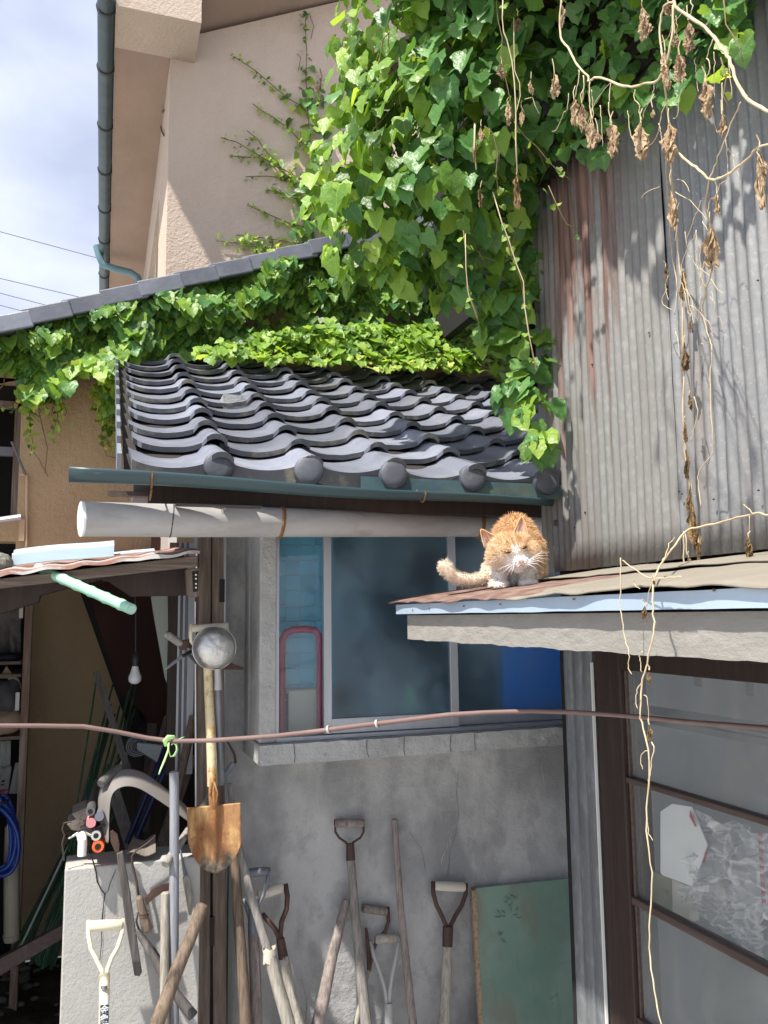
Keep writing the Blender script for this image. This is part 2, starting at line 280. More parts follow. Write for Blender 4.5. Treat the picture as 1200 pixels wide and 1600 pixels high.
M['cloth'] = mat('grey_cloth', (.14, .13, .125), [((.2, .19, .18), 5, VZ, .5, .7, .6)], .95, bumps=((8, (1, 1, .3), .8, .04),))
M['paper'] = mat('off_white_paper', (.84, .84, .82), [((.74, .74, .72), 3, O1, .5, .7, .4)], .8, bumps=())
M['paper_grey'] = mat('grey_paper_sack', (.33, .34, .32), [((.42, .43, .41), 5, O1, .5, .7, .6)], .8, bumps=((20, O1, .5, .006),))
M['yell_card'] = mat('pale_khaki_card', (.30, .31, .22), rough=.8, bumps=())
M['bulb'] = mat('unlit_frosted_bulb', (.66, .67, .68), rough=.35, bumps=())
M['green_board'] = mat('faded_green_board', (.16, .255, .205), [((.215, .31, .255), 3.2, O1, .42, .62, .9), ((.20, .19, .15), 5, (1, 1, .6), .52, .66, .75), ((.05, .125, .095), 9, (3, 1, .3), .58, .75, .4)], .6, bumps=((30, O1, .15, .003), (120, O1, .2, .001)), spec=.3)
M['board_edge'] = mat('fibreboard_edge', (.34, .25, .16), [((.15, .10, .07), 60, O1, .5, .65, .8)], .9, bumps=((90, O1, .8, .004),))
M['bluetile'] = mat('blue_glazed_tile', (.13, .44, .62), [((.17, .52, .70), 3, O1, .45, .7, .8)], .25, rnd=.15, bumps=(), spec=.5)
M['grout'] = mat('pale_blue_grout', (.5, .62, .68), rough=.8, bumps=())
M['maroon'] = mat('maroon_plastic_tube', (.36, .03, .09), [((.42, .06, .12), 12, O1, .5, .7, .5)], .35, bumps=(), spec=.5)
M['ivory'] = mat('ivory_panel', (.60, .57, .50), rough=.5, bumps=())
M['bottle'] = mat('green_bottle_plastic', (.20, .75, .12), rough=.4, bumps=())
M['pinkcl'] = mat('pink_beige_cloth', (.50, .30, .24), rough=.8, bumps=())
M['bluepan'] = mat('bright_blue_sheet', (.08, .32, .85), [((.12, .40, .9), 2.5, O1, .45, .7, .8)], .5, bumps=())
M['black'] = mat('black_paint', (.01, .01, .01), rough=.7, bumps=())
M['label_w'] = mat('white_label_print', (.62, .66, .72), rough=.5, bumps=())
M['cable'] = mat('grey_cable', (.17, .18, .22), rough=.6, bumps=())
M['vine_stem'] = mat('green_brown_stem', (.14, .13, .05), [((.22, .14, .07), 30, O1, .4, .7, .7)], .8, bumps=())
M['dry_stem'] = mat('bleached_dry_stem', (.56, .46, .30), [((.34, .25, .15), 30, O1, .45, .7, .7)], .85, bumps=())
M['dry_leaf'] = mat('withered_leaf', (.40, .29, .175), [((.24, .155, .085), 50, O1, .42, .64, .85), ((.55, .45, .31), 30, O1, .55, .7, .6)], .9, bumps=((200, O1, .6, .004),), rnd=.2)
M['dry_dark'] = mat('dark_withered_leaf', (.20, .13, .06), [((.10, .06, .03), 60, O1, .42, .62, .85), ((.33, .25, .13), 40, O1, .56, .7, .7)], .9, bumps=((200, O1, .6, .004),), rnd=.2)

# paint-stained corrugated sheet: faded red paint in runs, placed by height and by place along the wall (object coordinates)
def stain_corr():
    m = M['corr_rust']; t = m.node_tree; N = t.nodes; L = t.links; b = N['Principled BSDF']
    src = b.inputs['Base Color'].links[0].from_socket
    tc = N.new('ShaderNodeTexCoord'); mp = N.new('ShaderNodeMapping'); mp.inputs['Scale'].default_value = (1, 5.5, .32)
    n = N.new('ShaderNodeTexNoise'); n.inputs['Scale'].default_value = 3.4; n.inputs['Detail'].default_value = 7; n.inputs['Roughness'].default_value = .62
    L.new(tc.outputs['Object'], mp.inputs[0]); L.new(mp.outputs[0], n.inputs['Vector'])
    sp = N.new('ShaderNodeSeparateXYZ'); L.new(tc.outputs['Object'], sp.inputs[0])
    def rng(sock, a, b_, c, d):
        r = N.new('ShaderNodeMapRange'); r.inputs[1].default_value = a; r.inputs[2].default_value = b_; r.inputs[3].default_value = c; r.inputs[4].default_value = d
        L.new(sock, r.inputs[0]); return r.outputs[0]
    def mul(a, b_):
        x = N.new('ShaderNodeMath'); x.operation = 'MULTIPLY'; L.new(a, x.inputs[0]); L.new(b_, x.inputs[1]); return x.outputs[0]
    zf = rng(sp.outputs['Z'], .0, 1.1, .50, 1.06)                     # more paint high up
    y1 = rng(sp.outputs['Y'], .12, .24, 0, 1); y2 = rng(sp.outputs['Y'], .50, .64, 1, 0)
    f = rng(mul(n.outputs['Fac'], zf), .42, .50, 0, 1)
    f = mul(mul(f, y1), y2)
    n2 = N.new('ShaderNodeTexNoise'); n2.inputs['Scale'].default_value = 9; L.new(mp.outputs[0], n2.inputs['Vector'])
    cr = N.new('ShaderNodeValToRGB'); cr.color_ramp.elements[0].color = (.085, .035, .022, 1); cr.color_ramp.elements[1].color = (.27, .14, .11, 1)
    cr.color_ramp.elements[0].position = .42; cr.color_ramp.elements[1].position = .6
    L.new(n2.outputs['Fac'], cr.inputs[0])
    x = N.new('ShaderNodeMix'); x.data_type = 'RGBA'; k = N.new('ShaderNodeMath'); k.operation = 'MULTIPLY'; k.inputs[1].default_value = .8
    L.new(f, k.inputs[0]); L.new(k.outputs[0], x.inputs[0]); L.new(src, x.inputs[6]); L.new(cr.outputs[0], x.inputs[7]); L.new(x.outputs[2], b.inputs['Base Color'])
stain_corr()

def canopy_mat():
    m = mat('canopy_sheet', (.23, .205, .165), [((.23, .20, .165), 3, (1, 2, 1), .45, .7, .6), ((.30, .275, .225), 9, (.4, 2, 1), .5, .7, .5)], .6, bumps=((30, O1, .4, .004),))
    t = m.node_tree; N = t.nodes; L = t.links; b = N['Principled BSDF']; src = b.inputs['Base Color'].links[0].from_socket
    tc = N.new('ShaderNodeTexCoord'); sp = N.new('ShaderNodeSeparateXYZ'); L.new(tc.outputs['Object'], sp.inputs[0])
    n = N.new('ShaderNodeTexNoise'); n.inputs['Scale'].default_value = 9; n.inputs['Detail'].default_value = 7; L.new(tc.outputs['Object'], n.inputs['Vector'])
    a = N.new('ShaderNodeMath'); a.operation = 'MULTIPLY_ADD'; a.inputs[1].default_value = .32; L.new(n.outputs['Fac'], a.inputs[0]); L.new(sp.outputs['Y'], a.inputs[2])
    r = N.new('ShaderNodeMapRange'); r.inputs[1].default_value = -.27; r.inputs[2].default_value = -.25; L.new(a.outputs[0], r.inputs[0])
    n2 = N.new('ShaderNodeTexNoise'); n2.inputs['Scale'].default_value = 22; n2.inputs['Detail'].default_value = 7; L.new(tc.outputs['Object'], n2.inputs['Vector'])
    cr = N.new('ShaderNodeValToRGB'); cr.color_ramp.elements[0].color = (.12, .07, .055, 1); cr.color_ramp.elements[1].color = (.26, .17, .14, 1)
    cr.color_ramp.elements[0].position = .35; cr.color_ramp.elements[1].position = .65; L.new(n2.outputs['Fac'], cr.inputs[0])
    x = N.new('ShaderNodeMix'); x.data_type = 'RGBA'; L.new(r.outputs[0], x.inputs[0]); L.new(src, x.inputs[6]); L.new(cr.outputs[0], x.inputs[7]); L.new(x.outputs[2], b.inputs['Base Color'])
    return m
M['canopy'] = canopy_mat()

def glassy(name, dust_glare, k, rough, tint=(.8, .88, .92), noise=(2, .35, .7), spec=.5):
    """a pane: clear or frosted glass under dust, its blotches painting reflections on frosted panes; k = share of dust"""
    m = bpy.data.materials.new(name); m.use_nodes = True; t = m.node_tree; N = t.nodes; L = t.links; N.clear()
    out = N.new('ShaderNodeOutputMaterial'); g = N.new('ShaderNodeBsdfRefraction'); g.inputs['IOR'].default_value = 1.07 if rough else 1.0
    g.inputs['Roughness'].default_value = rough; g.inputs['Color'].default_value = (*tint, 1)
    if not rough: g = N.new('ShaderNodeBsdfTransparent'); g.inputs['Color'].default_value = (*tint, 1)
    gl = N.new('ShaderNodeBsdfGlossy'); gl.inputs['Roughness'].default_value = max(.06, rough * .5); gl.inputs['Color'].default_value = (1, 1, 1, 1)
    fr = N.new('ShaderNodeFresnel'); fr.inputs['IOR'].default_value = 1.5
    d = N.new('ShaderNodeBsdfDiffuse'); d.inputs['Color'].default_value = (*dust_glare, 1)
    if rough:
        tr = N.new('ShaderNodeBsdfTranslucent'); tr.inputs['Color'].default_value = (*[min(1, c * 2.4) for c in dust_glare], 1); ad_ = N.new('ShaderNodeMixShader'); ad_.inputs[0].default_value = .5
        L.new(d.outputs[0], ad_.inputs[1]); L.new(tr.outputs[0], ad_.inputs[2]); d = ad_
    a = N.new('ShaderNodeMixShader'); b = N.new('ShaderNodeMixShader')
    ge = N.new('ShaderNodeNewGeometry'); bf = N.new('ShaderNodeMath'); bf.operation = 'SUBTRACT'; bf.inputs[0].default_value = 1; L.new(ge.outputs['Backfacing'], bf.inputs[1]); fm = N.new('ShaderNodeMath'); fm.operation = 'MULTIPLY'; L.new(fr.outputs[0], fm.inputs[0]); L.new(bf.outputs[0], fm.inputs[1])
    L.new(fm.outputs[0], a.inputs[0]); L.new(g.outputs[0], a.inputs[1]); L.new(gl.outputs[0], a.inputs[2])
    tc = N.new('ShaderNodeTexCoord'); n = N.new('ShaderNodeTexNoise'); n.inputs['Scale'].default_value = noise[0]; n.inputs['Detail'].default_value = 5; L.new(tc.outputs['Object'], n.inputs['Vector'])
    r = N.new('ShaderNodeMapRange'); r.inputs[1].default_value = noise[1]; r.inputs[2].default_value = noise[2]; r.inputs[3].default_value = k * (.45 if rough else .6); r.inputs[4].default_value = min(1, k * (1.8 if rough else 1.35))
    L.new(n.outputs['Fac'], r.inputs[0]); L.new(r.outputs[0], b.inputs[0]); L.new(a.outputs[0], b.inputs[1]); L.new(d.outputs[0], b.inputs[2]); L.new(b.outputs[0], out.inputs['Surface'])
    return m
M['frosted'] = glassy('frosted_glass', (.30, .41, .50), .30, .30, (.62, .80, .90), (3.5, .38, .66))  # blotches paint soft reflections into the frosted panes
M['clear'] = glassy('clear_glass', (.3, .34, .36), .05, 0.0, (.93, .96, .97))
M['dusty'] = glassy('dusty_glass', (.36, .375, .37), .30, 0.0, (.90, .92, .92), (1.6, .35, .65))
M['dusty_thin'] = glassy('lightly_dusty_glass', (.40, .42, .415), .13, 0.0, (.95, .96, .96), (1.6, .35, .65))
M['bag_old'] = glassy('crumpled_clear_plastic', (.88, .88, .87), .62, 0.0, (.97, .97, .97), (14, .46, .58))

def leafmat(name, dark, mid, light, tr=.35, yellow=None):
    m = bpy.data.materials.new(name); m.use_nodes = True; t = m.node_tree; N = t.nodes; L = t.links; b = N['Principled BSDF']
    oi = N.new('ShaderNodeObjectInfo'); ge = N.new('ShaderNodeNewGeometry'); a = N.new('ShaderNodeMath'); a.operation = 'ADD'; fr = N.new('ShaderNodeMath'); fr.operation = 'FRACT'
    L.new(oi.outputs['Random'], a.inputs[0]); L.new(ge.outputs['Random Per Island'], a.inputs[1]); L.new(a.outputs[0], fr.inputs[0])
    cr = N.new('ShaderNodeValToRGB'); e = cr.color_ramp.elements; e[0].color = (*dark, 1); e[1].color = (*light, 1); e[1].position = .93
    x = e.new(.5); x.color = (*mid, 1)
    if yellow: y = e.new(1.0); y.color = (*yellow, 1)
    L.new(fr.outputs[0], cr.inputs[0])
    uv = N.new('ShaderNodeUVMap'); uv.uv_map = 'leaf'; sp = N.new('ShaderNodeSeparateXYZ'); L.new(uv.outputs[0], sp.inputs[0])
    ab = N.new('ShaderNodeMath'); ab.operation = 'ABSOLUTE'; L.new(sp.outputs[0], ab.inputs[0])
    # veins: the midrib |x| = 0 and two side ribs |x| = 1.25 y
    s1 = N.new('ShaderNodeMath'); s1.operation = 'MULTIPLY_ADD'; s1.inputs[1].default_value = -1.25; L.new(sp.outputs[1], s1.inputs[0]); L.new(ab.outputs[0], s1.inputs[2])
    s2 = N.new('ShaderNodeMath'); s2.operation = 'ABSOLUTE'; L.new(s1.outputs[0], s2.inputs[0])
    mn = N.new('ShaderNodeMath'); mn.operation = 'MINIMUM'; L.new(ab.outputs[0], mn.inputs[0]); L.new(s2.outputs[0], mn.inputs[1])
    vr = N.new('ShaderNodeMapRange'); vr.inputs[1].default_value = 0.0; vr.inputs[2].default_value = .035; vr.inputs[3].default_value = .38; vr.inputs[4].default_value = 0; L.new(mn.outputs[0], vr.inputs[0])
    mx = N.new('ShaderNodeMix'); mx.data_type = 'RGBA'; L.new(vr.outputs[0], mx.inputs[0]); L.new(cr.outputs[0], mx.inputs[6]); mx.inputs[7].default_value = (light[0] * 1.5, light[1] * 1.3, light[2] * 1.5, 1)
    L.new(mx.outputs[2], b.inputs['Base Color']); b.inputs['Roughness'].default_value = .40; b.inputs['Specular IOR Level'].default_value = .36
    nz = N.new('ShaderNodeTexNoise'); nz.inputs['Scale'].default_value = 5; L.new(uv.outputs[0], nz.inputs['Vector']); bp = N.new('ShaderNodeBump'); bp.inputs['Strength'].default_value = .35; bp.inputs['Distance'].default_value = .01
    L.new(nz.outputs['Fac'], bp.inputs['Height']); L.new(bp.outputs[0], b.inputs['Normal'])
    tl = N.new('ShaderNodeBsdfTranslucent'); hs = N.new('ShaderNodeMix'); hs.data_type = 'RGBA'; hs.blend_type = 'MULTIPLY'; hs.inputs[0].default_value = 1; L.new(cr.outputs[0], hs.inputs[6]); hs.inputs[7].default_value = (2.6, 2.2, 1.1, 1)
    L.new(hs.outputs[2], tl.inputs['Color'])
    ms = N.new('ShaderNodeMixShader'); ms.inputs[0].default_value = tr; L.new(b.outputs[0], ms.inputs[1]); L.new(tl.outputs[0], ms.inputs[2])
    L.new(ms.outputs[0], N['Material Output'].inputs['Surface']); return m
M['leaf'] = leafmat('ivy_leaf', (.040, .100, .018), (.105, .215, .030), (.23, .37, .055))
M['leaf_dark'] = leafmat('mature_shaded_ivy_leaf', (.042, .12, .032), (.075, .19, .048), (.13, .27, .075), .28)  # also stands in for shade on the right of the big creeper
M['leaf_light'] = leafmat('young_sunlit_ivy_leaf', (.13, .25, .04), (.21, .36, .055), (.32, .45, .09), .4)  # also stands in for sunlight on the left of the big creeper
M['leaf_yellow'] = leafmat('yellow_green_shoot', (.16, .27, .05), (.26, .38, .07), (.42, .48, .12), .35)

def blade_mat():
    m = M['rust'].copy(); m.name = 'rusty_blade_with_grey_tip'; t = m.node_tree; N = t.nodes; L = t.links; b = N['Principled BSDF']; src = b.inputs['Base Color'].links[0].from_socket
    tc = N.new('ShaderNodeTexCoord'); sp = N.new('ShaderNodeSeparateXYZ'); L.new(tc.outputs['Object'], sp.inputs[0])
    n = N.new('ShaderNodeTexNoise'); n.inputs['Scale'].default_value = 26; n.inputs['Detail'].default_value = 8; L.new(tc.outputs['Object'], n.inputs['Vector'])
    a = N.new('ShaderNodeMath'); a.operation = 'MULTIPLY_ADD'; a.inputs[1].default_value = .10; L.new(n.outputs['Fac'], a.inputs[0]); L.new(sp.outputs['Z'], a.inputs[2])
    r = N.new('ShaderNodeMapRange'); r.inputs[1].default_value = -.095; r.inputs[2].default_value = -.135; L.new(a.outputs[0], r.inputs[0])
    n2 = N.new('ShaderNodeTexNoise'); n2.inputs['Scale'].default_value = 60; n2.inputs['Detail'].default_value = 8; L.new(tc.outputs['Object'], n2.inputs['Vector'])
    cr = N.new('ShaderNodeValToRGB'); cr.color_ramp.elements[0].color = (.09, .08, .07, 1); cr.color_ramp.elements[1].color = (.30, .22, .14, 1); cr.color_ramp.elements[0].position = .4; cr.color_ramp.elements[1].position = .65; L.new(n2.outputs['Fac'], cr.inputs[0])
    x = N.new('ShaderNodeMix'); x.data_type = 'RGBA'; L.new(r.outputs[0], x.inputs[0]); L.new(src, x.inputs[6]); L.new(cr.outputs[0], x.inputs[7]); L.new(x.outputs[2], b.inputs['Base Color']); return m
M['blade'] = blade_mat()

def film_mat():
    m = bpy.data.materials.new('crumpled_plastic_film'); m.use_nodes = True; t = m.node_tree; N = t.nodes; L = t.links; N.clear()
    out = N.new('ShaderNodeOutputMaterial'); tr = N.new('ShaderNodeBsdfTransparent'); d = N.new('ShaderNodeBsdfDiffuse'); d.inputs['Color'].default_value = (.92, .92, .91, 1)
    tl = N.new('ShaderNodeBsdfTranslucent'); tl.inputs['Color'].default_value = (.92, .92, .91, 1); g = N.new('ShaderNodeBsdfGlossy'); g.inputs['Roughness'].default_value = .22
    a = N.new('ShaderNodeMixShader'); b = N.new('ShaderNodeMixShader'); c = N.new('ShaderNodeMixShader')
    tc = N.new('ShaderNodeTexCoord'); n = N.new('ShaderNodeTexVoronoi'); n.feature = 'DISTANCE_TO_EDGE'; n.inputs['Scale'].default_value = 16; L.new(tc.outputs['Object'], n.inputs['Vector'])
    r = N.new('ShaderNodeMapRange'); r.inputs[1].default_value = 0; r.inputs[2].default_value = .10; r.inputs[3].default_value = .85; r.inputs[4].default_value = .42; L.new(n.outputs['Distance'], r.inputs[0])
    a.inputs[0].default_value = .4; L.new(d.outputs[0], a.inputs[1]); L.new(tl.outputs[0], a.inputs[2]); b.inputs[0].default_value = .25; L.new(a.outputs[0], b.inputs[1]); L.new(g.outputs[0], b.inputs[2])
    L.new(r.outputs[0], c.inputs[0]); L.new(tr.outputs[0], c.inputs[1]); L.new(b.outputs[0], c.inputs[2]); L.new(c.outputs[0], out.inputs['Surface']); return m
M['bag'] = film_mat()
# ---------------------------------------------------------------- ground
G0 = -.45                     # the street lies lower than the soil behind the block
g = MB(); g.add([(-80, -80, G0), (80, -80, G0), (80, 120, G0), (-80, 120, G0)], [(0, 1, 2, 3)]); struct('ground', g, M['paving'], fix=False)
def soil(a, b):
    x, y = -3.2 + 3.62 * a, 2.98 + 1.5 * b
    e = min(a, 1 - a, b, 1 - b) * 8
    return Vector((x, y, .0 + min(1, e) * (.03 + .06 * noise.noise(Vector((x * 3, y * 3, 0))) + .03 * noise.noise(Vector((x * 11, y * 11, 2))))))
g = MB().grid(soil, 70, 50); struct('soil', g, M['soil'], smooth=True, fix=False)
# stones and litter on the soil
for i in range(26):
    p = PZ(R.uniform(-10, 92), R.uniform(1455, 1590), .03); s = R.uniform(.008, .028)
    b = MB().ball((0, 0, 0), (s * 1.3, s, s * .7), 8, 5); b.v = [v + v.normalized() * noise.noise(v * 60 + Vector((i, 0, 0))) * s * .35 for v in b.v]
    o = part('pebble', b, M['stone'], None, smooth=True, at=(0, 0, 0)); o.location = p; o['kind'] = 'stuff'

# ---------------------------------------------------------------- upper plastered house, far behind
UC = .385; NW = 6.2
house = thing('plaster_house', 'tall peach plastered house with boxed eaves and a dark teal gutter against the sky', 'house', (UC, NW, 0))
rk = lambda u: 6.22 + .478 * (u - .571)
g = MB().prism([(UC, NW, 2.6), (UC, NW, rk(.571) - .1), (.571, NW, rk(.571) - .05), (5, NW, rk(5)), (5, NW, 2.6)], (0, .2, 0)); part('gable_wall', g, M['peach'], house)
wt = PU(249, 308, UC)
g = MB()
for (n0, n1, z0, z1) in ((NW + .2, wt.y, 2.6, 5.94), (wt.y + 1.9, 14, 2.6, 5.94), (wt.y, wt.y + 1.9, wt.z, 5.94), (wt.y, wt.y + 1.9, 2.6, wt.z - 1.4)): g.box(UC, UC + .2, n0, n1, z0, z1)
part('side_wall', g, M['peach'], house)
wn = part('window', MB().box(UC + .06, UC + .09, wt.y, wt.y + 1.9, wt.z - .05, wt.z).box(UC + .03, UC + .09, wt.y, wt.y + .06, wt.z - 1.4, wt.z - .05).box(UC + .03, UC + .09, wt.y + .9, wt.y + .96, wt.z - 1.4, wt.z - .05).box(UC - .03, UC + .09, wt.y - .05, wt.y + 1.95, wt.z - 1.46, wt.z - 1.4), mat('cream_window_frame', (.62, .52, .40), rough=.6), house)
part('pane', MB().box(UC + .066, UC + .072, wt.y + .06, wt.y + 1.9, wt.z - 1.4, wt.z - .05), mat('greenish_pane', (.05, .13, .09), [((.16, .22, .18), 4, VZ, .5, .6, .7)], .15, bumps=()), wn)
zb = 5.93; nf = PZ(300, 33, zb).y; ul = PZ(180, 60, zb).x
g = MB().box(ul, .571, nf, NW - .002, zb, zb + .34); part('eave_return', g, M['peach'], house)
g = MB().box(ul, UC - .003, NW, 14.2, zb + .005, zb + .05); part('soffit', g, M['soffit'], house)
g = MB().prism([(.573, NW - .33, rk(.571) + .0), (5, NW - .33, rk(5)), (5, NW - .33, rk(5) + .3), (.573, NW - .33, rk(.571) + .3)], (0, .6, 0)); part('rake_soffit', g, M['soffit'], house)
g = MB().box(ul - .02, UC, nf - .02, 14.4, zb + .345, zb + .42).prism([(ul, NW - .36, zb + .42), (5, NW - .36, rk(5) + .32), (5, NW - .36, rk(5) + .42), (ul, NW - .36, zb + .52)], (0, 8, 0)); part('roof', g, M['tile'], house)
gz = zb + .03; gu = PZ(166, 20, gz).x
gt = part('gutter', MB().tube([(gu, nf - .3, gz), (gu, 14.2, gz)], .062, 12), M['gut_blue'], house, smooth=40)
for yy in (12, 105, 195, 265, 325, 374, 405, 428):
    q = PZ(166, yy, gz); part('gutter_bracket', MB().tube([(gu, q.y - .012, gz), (gu, q.y + .012, gz)], .071, 12), M['wire'], gt, smooth=40)
    part('gutter_bracket', MB().box(gu, gu + .11, q.y - .012, q.y + .012, gz + .045, gz + .06), M['wire'], gt)
nD = PZ(160, 392, gz).y
part('downpipe', MB().tube([PN(*a, nD) for a in ((151, 384), (155, 400), (160, 413), (180, 420), (204, 426), (215, 433), (218, 445), (217, 470))], .043, 10), mat('pale_teal_downpipe', (.13, .24, .28), rough=.5), house, smooth=40)
part('loose_wire', MB().tube([PU(*a, UC - .01) for a in ((256, 172), (251, 180), (250, 195), (253, 205), (256, 212))], .006, 5), M['wire'], house)

# ---------------------------------------------------------------- lower wing: tan gable wall, sloping verge of tiles
VA, VB = PN(0, 505, 4.3), PN(470, 390, 4.3); vsl = (VB.z - VA.z) / (VB.x - VA.x); vz = lambda u: VA.z + vsl * (u - VA.x)
wing = thing('house_wing', 'single storey tan plastered wing under a sloping line of dark verge tiles', 'house', (0, 4.5, 0))
uo = PN(31, 700, 4.5).x; zo1 = PN(31, 592, 4.5).z; zo0 = PN(31, 809, 4.5).z; zo2 = PN(31, 846, 4.5).z
g = MB().prism([(uo, 4.5, 0), (uo, 4.5, vz(uo) - .1), (3.4, 4.5, vz(3.4) - .1), (3.4, 4.5, 0)], (0, .15, 0)); part('gable_wall', g, M['tan'], wing)
g = MB().prism([(-2.4, 4.5, zo1), (-2.4, 4.5, vz(-2.4) - .1), (uo, 4.5, vz(uo) - .1), (uo, 4.5, zo1)], (0, .15, 0)).box(-2.4, uo, 4.5, 4.65, zo2, zo0); part('gable_wall', g, M['tan'], wing)
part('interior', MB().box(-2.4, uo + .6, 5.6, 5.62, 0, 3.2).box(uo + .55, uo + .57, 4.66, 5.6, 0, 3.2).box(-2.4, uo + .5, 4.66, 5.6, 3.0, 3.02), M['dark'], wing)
part('window_sill', MB().tube([PN(-60, 822, 4.42), PN(33, 808, 4.42)], .016, 8), M['alu_frame'], wing, smooth=40)
fr = part('window_frame', MB().box(-2.4, uo - .0, 4.55, 4.6, PN(5, 636, 4.55).z, PN(5, 626, 4.55).z).box(uo - .035, uo, 4.55, 4.6, zo0, zo1), M['wood'], wing)
part('sash', MB().box(-2.4, uo - .03, 4.6, 4.63, PN(5, 712, 4.6).z, PN(5, 698, 4.6).z).tube([PN(18, 690, 4.45), PN(40, 742, 4.45)], .006, 6), M['iron_grey'], wing)
part('conduit', MB().tube([PN(42, 740, 4.48), PN(41, 872, 4.48)], .007, 6), M['tan_stain'], wing, smooth=40)
part('conduit', MB().tube([PN(30, 741, 4.46), PN(42, 743, 4.46)], .006, 6), M['tan_stain'], wing, smooth=40)
part('corner_board', MB().box(PN(30, 830, 4.49).x, PN(39, 830, 4.49).x, 4.47, 4.498, zo2, zo0 - .01), M['tan_stain'], wing)
rf = part('roof', MB().prism([(-2.6, 4.36, vz(-2.6) - .07), (3.4, 4.36, vz(3.4) - .07), (3.4, 4.36, vz(3.4) - .005), (-2.6, 4.36, vz(-2.6) - .005)], (0, 1.9, 0)), M['deck'], wing)
sa = math.atan(vsl); tl = PN(96, 480, 4.3).x - PN(35, 495, 4.3).x; k = 0; u = PN(35, 495, 4.3).x - tl * 6
bm_t = MB().box(0, tl / math.cos(sa) + .035, -.06, .32, -.055, .0).box(0, tl / math.cos(sa) + .035, -.085, -.062, -.085, -.002)
me = bm_t.mesh('verge_tile', m=M['tile'])
while u < 3.2:
    m4 = Matrix.Translation((u, 4.3 + R.uniform(-.008, .008), vz(u) + .015)) @ Matrix.Rotation(-sa + .055 + R.uniform(-.008, .008), 4, 'Y')
    o = piece('verge_tile', me, m4, rf); b = o.modifiers.new('bevel', 'BEVEL'); b.width = .006; b.segments = 2; u += tl

# ---------------------------------------------------------------- kitchen annex with the grey tiled roof
annex = thing('kitchen_annex', 'low cement rendered annex with an S-tiled roof and a boxed kitchen window', 'house', (.443, 3.2, 0))
AW = .443
ujl, ujr = PN(405, 1100, 2.90).x, PN(432, 1100, 2.90).x; zs0, zs1 = PN(650, 1180, 2.86).z, PN(650, 1149, 2.88).z
zt = 2.02
part('front_wall', MB().box(AW, ujr, 3.2, 3.32, G0, 2.3).box(ujr, 2.3, 3.2, 3.32, G0, zs0 + .002).box(ujr, 2.3, 3.2, 3.32, zt, 2.3), M['cement'], annex)
part('side_wall', MB().box(AW, AW + .12, 3.322, 4.498, G0, 2.5), M['cement'], annex)
part('wall_edge_strip', MB().box(AW - .012, AW + .0, 3.19, 3.21, .9, 2.1), M['alu_frame'], annex)
# boxed window surround
def rough_edge(u0, u1, y0, y1, z0, z1, n=26):
    mb = MB(); f = lambda u, s: .004 * noise.noise(Vector((u * 23, s, 3))) + .003 * noise.noise(Vector((u * 71, s, 7)))
    vs = []; W = n + 1
    for r_, (y, z) in enumerate(((y0, z0), (y0, z1), (y1, z1), (y1, z0))):
        for i in range(W):
            u = u0 + (u1 - u0) * i / n; vs.append((u, y + (f(u, r_) if y == y0 else 0), z + f(u, r_ + 9)))
    fs = [(r_ * W + i, r_ * W + i + 1, ((r_ + 1) % 4) * W + i + 1, ((r_ + 1) % 4) * W + i) for r_ in range(4) for i in range(n)]
    fs += [(0, W, 2 * W, 3 * W), (n, 3 * W + n, 2 * W + n, W + n)]
    return mb.add(vs, fs)
sill = part('sill', rough_edge(ujl - .005, 2.25, 2.86, 3.2, zs0, zs1, 60), M['sill'], annex)
for xx in (460, 575, 633, 705, 742):
    q = PN(xx + 0, 1180, 2.855); part('crack', MB().tube([(q.x + R.uniform(-.004, .004), 2.857, zs0 + .004 + (zs1 - zs0) * t_) for t_ in (0, .3, .6, .96)], .0011, 4), M['wire'], sill)
part('jamb', MB().box(ujl, ujr, 2.90, 3.198, zs1 + .001, zt + .0), M['sill'], annex, bevel=.006)
ur0 = PN(389, 1000, 3.1).x
part('rib', MB().box(ur0, ur0 + .022, 3.1, 3.198, zs0, zt + .06), M['sill'], annex, bevel=.008)
part('lintel', MB().box(ujr, 2.25, 2.90, 3.198, zt - .01, zt + .0), M['sill'], annex)
# window
NWN = 2.94
win = part('window', MB().box(ujr + .0005, 2.25, NWN - .03, NWN + .05, zs1 + .001, PN(650, 1139, NWN).z), M['alu_frame'], annex)
zr = PN(650, 1139, NWN).z
def sash(px0, px1, n, stl, str_, zbot_px, topz=zt - .012):
    u0, u1 = PN(px0, 1000, n).x, PN(px1, 1000, n).x; z0 = zr + .002; rb = PN((px0 + px1) / 2, zbot_px, n).z
    a = PN(px0 + stl, 1000, n).x; b = PN(px1 - str_, 1000, n).x
    mb = MB().box(u0, a, n - .012, n + .012, z0, topz).box(b, u1, n - .012, n + .012, z0, topz).box(a, b, n - .011, n + .011, z0, rb).box(a, b, n - .011, n + .011, topz - .025, topz)
    o = part('sash', mb, M['alu_frame'], win, bevel=.0015)
    return (a, b, n, rb, topz - .025)
s1 = sash(505, 713, NWN, 12, 12, 1118); s2 = sash(700, 960, NWN + .03, 12, 12, 1110)
part('frame_stile', MB().box(ujr + .0006, ujr + .012, NWN - .02, NWN + .05, zr + .001, zt - .012), M['alu_frame'], win)
def pane(s, m, **k):
    return part('pane', MB().box(s[0] + .0005, s[1] - .0005, s[2] - .002, s[2] + .002, s[3] + .0005, s[4] - .0005), m, win, **k)
pane(s1, M['frosted']); pane(s2, M['frosted'])
part('pane', MB().box(ujr + .0125, PN(505, 1000, NWN + .03).x - .001, NWN + .028, NWN + .032, zr + .002, zt - .014), M['clear'], win)
part('screw', MB().lathe(PN(738, 1126, NWN + .018), (0, -1, 0), [(0, .006), (.003, .006)], 8), M['alu_frame'], win)
